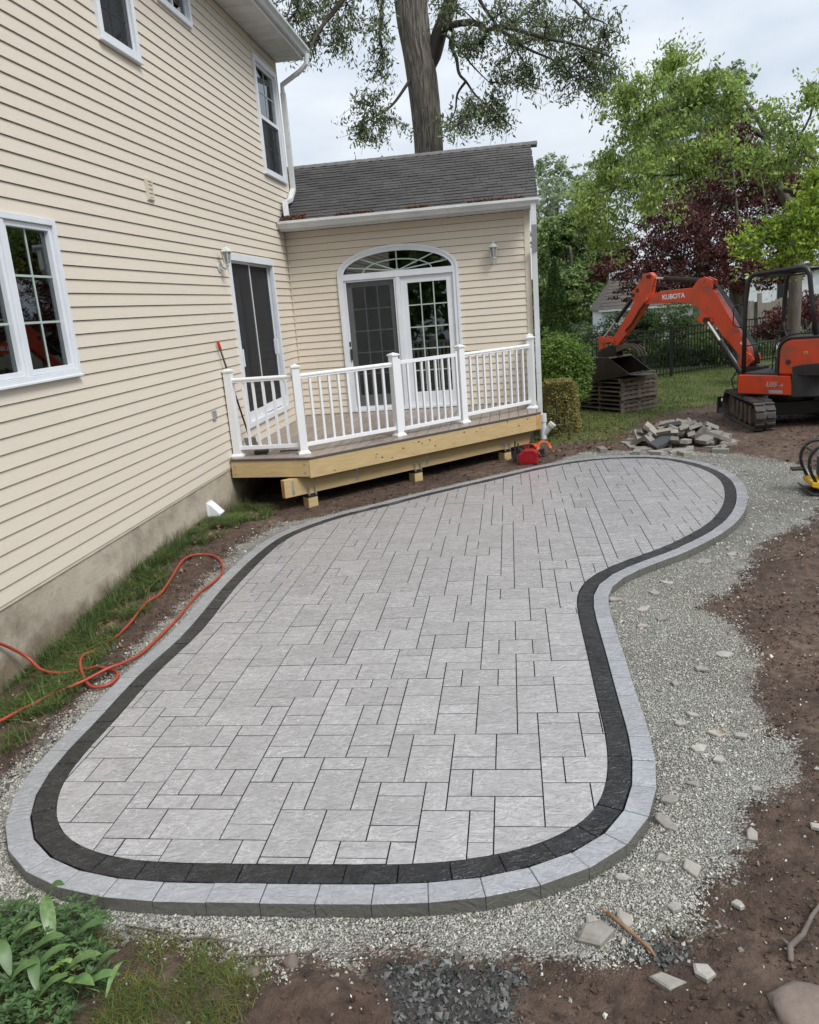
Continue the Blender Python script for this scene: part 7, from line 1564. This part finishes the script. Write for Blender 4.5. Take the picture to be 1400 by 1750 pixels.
# ---------------------------------------------------------------- scattered stones, soil and grass
def stones(name, X, Y, size, mat, seed, tv, label, parent=None, flat=.7, tint=None):
    q = np.random.RandomState(seed); n = len(X); base = np.array([(1, 0, 0), (-1, 0, 0), (0, 1, 0), (0, -1, 0), (0, 0, 1), (0, 0, -1)], float)
    shard = flat < .65
    FF = np.array([(0, 2, 4), (2, 1, 4), (1, 3, 4), (3, 0, 4), (2, 0, 5), (1, 2, 5), (3, 1, 5), (0, 3, 5)])
    S = size * q.lognormal(0, .33, n); P = base[None] * q.uniform(.6, 1.35, (n, 6, 1)) + q.normal(0, .27 if shard else .20, (n, 6, 3)); P = P * S[:, None, None] * np.stack([np.ones(n), q.uniform(.6, 1, n), q.uniform(.45, 1, n) * flat / .7], 1)[:, None, :]
    a, b, c = q.uniform(0, 6.28, n), q.normal(0, .5, n), q.normal(0, .5, n)
    ca, sa, cb, sb, cc, sc_ = np.cos(a), np.sin(a), np.cos(b), np.sin(b), np.cos(c), np.sin(c)
    x, y, z = P[:, :, 0], P[:, :, 1], P[:, :, 2]; y, z = y * cb[:, None] - z * sb[:, None], y * sb[:, None] + z * cb[:, None]; x, z = x * cc[:, None] - z * sc_[:, None], x * sc_[:, None] + z * cc[:, None]; x, y = x * ca[:, None] - y * sa[:, None], x * sa[:, None] + y * ca[:, None]
    Z = ground_z(X, Y) + S * .35
    V = np.stack([x + X[:, None], y + Y[:, None], z + Z[:, None]], 2).reshape(-1, 3); F = (FF[None] + 6 * np.arange(n)[:, None, None]).reshape(-1, 3)
    t = np.clip(q.normal(1, tv, n), .25, 1.9); T = np.repeat(t, 8)[:, None] * np.ones((1, 3)) * (1 + np.repeat(q.normal(0, .015, (n, 3)), 8, 0)); 
    return npmesh(name, V, F, mat, T, parent=parent, label=label, cat=None if parent is not None else 'stones', kind='stuff')
def frustum(x, y, mg=1.06):
    d = np.stack([x - CAM[0], y - CAM[1], -.05 - CAM[2] + 0 * x], 1) @ np.array(CR).T; return (np.abs(d[:, 0] / d[:, 2]) < .515 * mg) & (np.abs(d[:, 1] / d[:, 2]) < .644 * mg) & (d[:, 2] > 0)
def scatter(n, box, wfun, seed):
    q = np.random.RandomState(seed); x = q.uniform(box[0], box[1], n); y = q.uniform(box[2], box[3], n); k = frustum(x, y); x, y = x[k], y[k]
    k = ~(inpoly(x, y, PATIO)) & (polydist(x, y, PATIO) > .004) & (x > .01); x, y = x[k], y[k]
    w = wfun(x, y); k = q.rand(len(x)) < w; return x[k], y[k]
gm = lambda x, y: np.clip((inside_soft(x, y, GRAVEL, .2) + (fbm(x * 4, y * 4, 4, 21) - .5) * 1.1 - .35) * 2.2, 0, 1)
x1g, y1g = scatter(430000, (.6, 6.2, 2.0, 7.0), lambda x, y: gm(x, y) * np.interp(y, [2, 3, 4.5, 7], [1, 1, .6, .38]) * np.clip(1.15 - inside_soft(x, y, CRUSHED, .08) * 1.2, 0, 1), 1); x2g, y2g = x1g[:0], y1g[:0]; x3g, y3g = scatter(26000, (.6, 8.0, 7.0, 12.4), gm, 3)
stones('gravel', np.r_[x1g, x2g], np.r_[y1g, y2g], .0043, 'pebble', 1, .2, 'pale grey crushed gravel bed laid round the patio')
stones('gravel', x3g, y3g, .0080, 'pebble', 2, .2, 'pale gravel spread beyond the right curve of the patio')
xs_, ys_ = scatter(22000, (.0, 7.0, 2.0, 9.0), lambda x, y: .5 * np.clip(1 - gm(x, y), 0, 1) * np.exp(-polydist(x, y, GRAVEL) / .28), 4)
stones('spilled_gravel', xs_, ys_, .006, 'pebble', 3, .3, 'gravel chips spilled over the bare soil')
cm = lambda x, y: np.clip((np.maximum(inside_soft(x, y, CRUSHED, .12), inside_soft(x, y, CRUSHED2, .10) * .8) + (fbm(x * 7, y * 7, 3, 31) - .5) * .5 - .3) * 3, 0, 1)
xc, yc = scatter(7000, (2.8, 4.5, 1.95, 2.8), lambda x, y: cm(x, y) * np.clip(fbm(x * 11, y * 11, 3, 91) * 3.2 - .9, .1, 1), 5); stones('crushed_stone', xc, yc, .0098, 'crushed_stone', 4, .5, 'dark blue grey crushed stone spilled in front of the gravel', flat=.6)
xc, yc = scatter(900, (.7, 1.3, 2.9, 4.3), lambda x, y: (x < .93) * .5, 15); stones('crushed_stone', xc, yc, .011, 'crushed_stone', 14, .35, 'dark crushed stone beside the left corner of the patio', flat=.6)
sm = lambda x, y: np.clip(1 - inside_soft(x, y, GRAVEL, .15) * 1.4, 0, 1) * np.clip(1 - inside_soft(x, y, FRONTGRASS, .1) * .8, 0, 1) * np.clip(1.1 - inside_soft(x, y, SIDEGRASS, .05), .1, 1) * (fbm(x * 6, y * 6, 3, 41) > .45)
xd, yd = scatter(42000, (.0, 6.5, 1.95, 8), sm, 6); stones('soil_clods', xd, yd, .0068, 'clod', 5, .3, 'crumbs of dark brown soil on the bare ground', flat=.7)
xd, yd = scatter(7000, (.0, 9.5, 8, 16), lambda x, y: .8 * np.clip(1 - inside_soft(x, y, GRAVEL, .15) * 1.4, 0, 1) * np.clip(1 - inside_soft(x, y, LAWN, .4), 0, 1) * (fbm(x * 3, y * 3, 3, 41) > .45), 7); stones('soil_clods', xd, yd, .016, 'clod', 6, .3, 'clods of dark soil round the excavator and under the deck', flat=.6)
xd, yd = scatter(900, (.9, 6.5, 1.95, 9), lambda x, y: (1 - gm(x, y)) * (x > 2.3) * (fbm(x * 3, y * 3, 3, 95) > .42), 26); stones('field_stones', xd, yd, .0095, 'field_stone', 26, .35, 'small grey brown stones half buried in the bare soil', flat=.6)
xd, yd = scatter(260, (.0, 6.5, 1.95, 8), lambda x, y: .7 * sm(x, y), 16); stones('soil_clods', xd, yd, .020, 'clod', 16, .3, 'larger lumps of wet soil on the bare ground', flat=.7)

def grass(name, X, Y, h, w, mat, seed, label, tv=.3, bend=.5, parent=None, col=(1, 1, 1), dead=.08):
    q = np.random.RandomState(seed); n = len(X); a = q.uniform(0, 6.28, n); l = h * q.uniform(.45, 1.3, n); b = l * bend * q.uniform(.2, 1.3, n); Z = ground_z(X, Y) - .004
    ca, sa = np.cos(a), np.sin(a); ww = w * q.uniform(.6, 1.3, n) / 2
    def P(t): return X + ca * b * t * t, Y + sa * b * t * t, Z + l * np.sqrt(np.maximum(t - .42 * t ** 2 * bend, 0)) * np.sqrt(t)
    V = []
    for t, k in ((0, 1), (.5, .8), (1, .06)):
        x, y, z = P(np.full(n, t)); V += [np.c_[x - sa * ww * k, y + ca * ww * k, z], np.c_[x + sa * ww * k, y - ca * ww * k, z]]
    V = np.stack(V, 1).reshape(-1, 3); F = (np.array([(0, 1, 3, 2), (2, 3, 5, 4)])[None] + 6 * np.arange(n)[:, None, None]).reshape(-1, 4)
    T = np.repeat(np.clip(q.normal(1, tv, n), .4, 1.8), 2)[:, None] * np.repeat(1 + q.normal(0, .08, (n, 3)), 2, 0) * np.array(col)
    dm = np.repeat(q.rand(n) < dead, 2); T[dm] *= np.array([1.9, 1.05, 1.1])
    return npmesh(name, V, F, mat, np.clip(T, .05, 3), label=label, cat='grass', kind='stuff')
sg = lambda x, y: np.clip(inside_soft(x, y, SIDEGRASS, .10) * 1.4 * (fbm(x * 7, y * 4.5, 3, 51) * 3.6 - 1.45), 0, 1)
xg, yg = scatter(90000, (.0, .8, 3.0, 10.2), sg, 8); grass('grass', xg, yg, .095, .0042, 'grass_blade', 8, 'rough green grass growing against the house foundation', tv=.45, bend=1.25, dead=.16)
xg2, yg2 = scatter(9000, (.0, .35, 4.0, 10.0), lambda x, y: (fbm(x * 5, y * 4, 2, 61) > .5) * .8 * (x < .2), 18); grass('grass', xg2, yg2, .19, .004, 'grass_blade', 18, 'taller grass tufts touching the concrete foundation', bend=.8)
xg3, yg3 = scatter(2600, (.0, .75, 3.2, 10.0), lambda x, y: sg(x, y) * (fbm(x * 4, y * 3, 2, 62) > .48), 19); grass('grass', xg3, yg3, .13, .011, 'grass_blade', 19, 'broad weed blades among the grass by the foundation', bend=1.5, tv=.3, col=(1.15, 1.2, .9), dead=.1)
xd2, yd2 = scatter(1500, (.0, .8, 3.2, 10.0), lambda x, y: .5 * inside_soft(x, y, SIDEGRASS, .15), 20); litter('dead_thatch', xd2, yd2, ground_z(xd2, yd2) + .03, .05, 'stick', label='straw coloured dead thatch lying in the grass by the foundation', cat='thatch', kind='stuff')
fg = lambda x, y: np.clip(inside_soft(x, y, FRONTGRASS, .08) * (fbm(x * 9, y * 9, 3, 71) * 2.2 - .55), 0, 1)
xg, yg = scatter(34000, (1.0, 2.8, 1.9, 2.55), fg, 9); grass('grass', xg, yg, .045, .0026, 'grass_blade', 9, 'thin olive grass at the bottom left in front of the gravel', bend=1.5, col=(1.25, 1.12, .85), dead=.25)
lw = lambda x, y: np.clip(inside_soft(x, y, LAWN, .5) * 1.2 * (fbm(x * 2, y * 2, 3, 81) * 1.6 - .2), 0, 1)
xg, yg = scatter(90000, (3.8, 11.5, 13.0, 24.), lw, 10); grass('grass', xg, yg, .05, .011, 'grass_blade', 10, 'patchy lawn round the pallets reaching back to the fence', col=(1.25, 1.15, .75))
xl, yl = scatter(420, (4.2, 5.6, 12.0, 15.5), lambda x, y: .5 + 0 * x, 11)
litter('dead_leaves', xl, yl, ground_z(xl, yl) + .015, .07, 'dead_leaf' if False else 'debris', label='brown dead leaves strewn on the lawn edge by the boxwood', cat='leaves', kind='stuff')
xl, yl = scatter(160, (.1, 3.5, 2.0, 9.5), lambda x, y: .5 * (1 - gm(x, y)), 12); litter('dead_leaves', xl, yl, ground_z(xl, yl) + .012, .022, 'debris', label='bits of dead leaf on the soil beside the patio', cat='leaves', kind='stuff')

# ---------------------------------------------------------------- leafy plants in the near left corner
def big_leaf(base, tip, w, lift, fold=.25, n=7):
    """curved pointed leaf blade, real thickness, from base to tip"""
    b, t = Vector(base), Vector(tip); d = t - b; sx = d.cross(Vector((0, 0, 1))).normalized(); m = MB(); vs = []
    for i in range(n + 1):
        s = i / n; c = b + d * s + Vector((0, 0, lift * math.sin(math.pi * s * .9))); hw = w * (math.sin(math.pi * min(1, s * .93 + .05)) ** .8) * .5
        if i == n: hw = .0006
        for k, (o, z) in enumerate(((-1, fold), (0, 0), (1, fold))): vs.append(c + sx * hw * o + Vector((0, 0, hw * z)))
    vs2 = [v - Vector((0, 0, .0006)) for v in vs]; N_ = len(vs); fs = []
    for i in range(n):
        for k in range(2):
            a = i * 3 + k; fs += [(a, a + 1, a + 4, a + 3), (N_ + a, N_ + a + 3, N_ + a + 4, N_ + a + 1)]
    return m.add(vs + vs2, fs)
pl = random.Random(4)
bp_ = thing('broadleaf_plant', 'cluster of long pale green pointed leaves wet with rain, bottom left corner', 'plant', (1.95, 2.3, -.08))
BL = [((1.84, 2.38, .00), (1.74, 2.52, .10), .055), ((1.74, 2.52, .10), (1.83, 2.53, .14), .045), ((1.80, 2.30, .03), (1.93, 2.34, .07), .05), ((1.93, 2.36, .03), (2.07, 2.38, .10), .042), ((1.98, 2.22, .03), (2.12, 2.26, .07), .05), ((1.86, 2.20, .03), (1.99, 2.28, .09), .042), ((2.02, 2.18, .02), (2.15, 2.14, .05), .05), ((2.10, 2.16, .03), (2.22, 2.20, .04), .042), ((2.19, 2.13, .02), (2.21, 2.24, .06), .022), ((1.78, 2.20, .03), (1.70, 2.28, .10), .05), ((1.80, 2.16, .03), (1.90, 2.20, .08), .05), ((1.92, 2.14, .03), (1.86, 2.24, .07), .045), ((1.70, 2.34, .03), (1.82, 2.37, .09), .05), ((2.08, 2.24, .0), (2.16, 2.30, .05), .035), ((1.95, 2.1, .03), (2.05, 2.15, .08), .04)]
for i, (a, b, w) in enumerate(BL):
    mm = big_leaf(a, b, w, .03); c = 'leaf_big' if i % 4 else 'leaf_pale'; o = part('leaf', mm, c, bp_, smooth=True)
    ca = o.data.color_attributes.new('tint', 'FLOAT_COLOR', 'CORNER'); k = pl.uniform(.8, 1.2); ca.data.foreach_set('color', [k, k, k, 1] * len(o.data.loops))
    part('stalk', MB().tube([(a[0], a[1], -.09), ((a[0] * 2 + b[0]) / 3, (a[1] * 2 + b[1]) / 3, .0), a], .0022, 5), 'leaf_stem', bp_)
iv = thing('variegated_ivy', 'small ivy leaves with cream edges among the ground cover, bottom left', 'plant', (1.95, 2.2, -.05))
for (x, y, z) in ((1.925, 2.305, .055), (1.965, 2.235, .06), (1.985, 2.245, .062), (2.02, 2.225, .05), (2.0, 2.19, .05), (2.03, 2.18, .04), (1.955, 2.205, .065)):
    a = pl.uniform(2, 4.5); mm = MB(); r = pl.uniform(.016, .026); out_ = [(0, -1), (.75, -.75), (1, -.05), (.45, .25), (.0, 1.25), (-.45, .25), (-1, -.05), (-.75, -.75)]
    P2 = [(x + r * (u * math.cos(a) - v * math.sin(a)), y + r * (u * math.sin(a) + v * math.cos(a)), z + r * (.35 * v - .2 * abs(u))) for u, v in out_]
    vs = P2 + [(p[0], p[1], p[2] - .0006) for p in P2]; mm.add(vs, [tuple(range(8)), tuple(range(8, 16))[::-1]]); o = part('leaf', mm, 'leaf_pale', iv); ca = o.data.color_attributes.new('tint', 'FLOAT_COLOR', 'CORNER'); ca.data.foreach_set('color', [1.35, 1.3, 1.1, 1] * len(o.data.loops))
    part('stalk', MB().tube([(x, y, -.08), (x, y, z - .002)], .0012, 4), 'leaf_stem', iv)
# dark periwinkle ground cover: rosettes of small glossy leaves
qv = np.random.RandomState(9); xv, yv = scatter(1500, (1.2, 2.15, 1.9, 2.62), lambda x, y: np.clip((2.12 - x) * 6 + (fbm(x * 12, y * 12, 2, 3) - .5) * 2, 0, 1) * (y < 2.60 - .12 * (x > 1.95)), 13)
Vs = []; Ts = []
for x, y in zip(xv, yv):
    h = qv.uniform(-.06, .05) ; nl = qv.randint(4, 7); a0 = qv.uniform(0, 6.28); k = qv.uniform(.6, 1.25)
    for j in range(nl):
        a = a0 + j * 6.28 / nl + qv.uniform(-.3, .3); l = qv.uniform(.022, .040); w = l * .23; el = qv.uniform(.0, .7); c = np.array([x, y, h]); u = np.array([math.cos(a) * math.cos(el), math.sin(a) * math.cos(el), math.sin(el)]); s = np.array([-math.sin(a), math.cos(a), 0])
        up = np.array([0, 0, 1.]); Vs += [c, c + u * l * .45 - s * w + up * w * .35, c + u * l + up * -.002, c + u * l * .45 + s * w + up * w * .35]; Ts.append([k, k, k])
npmesh('periwinkle', np.array(Vs), np.arange(len(Vs)).reshape(-1, 4), 'leaf_ground', np.array(Ts), label='dark glossy periwinkle ground cover filling the bottom left corner', cat='ground cover', kind='stuff')
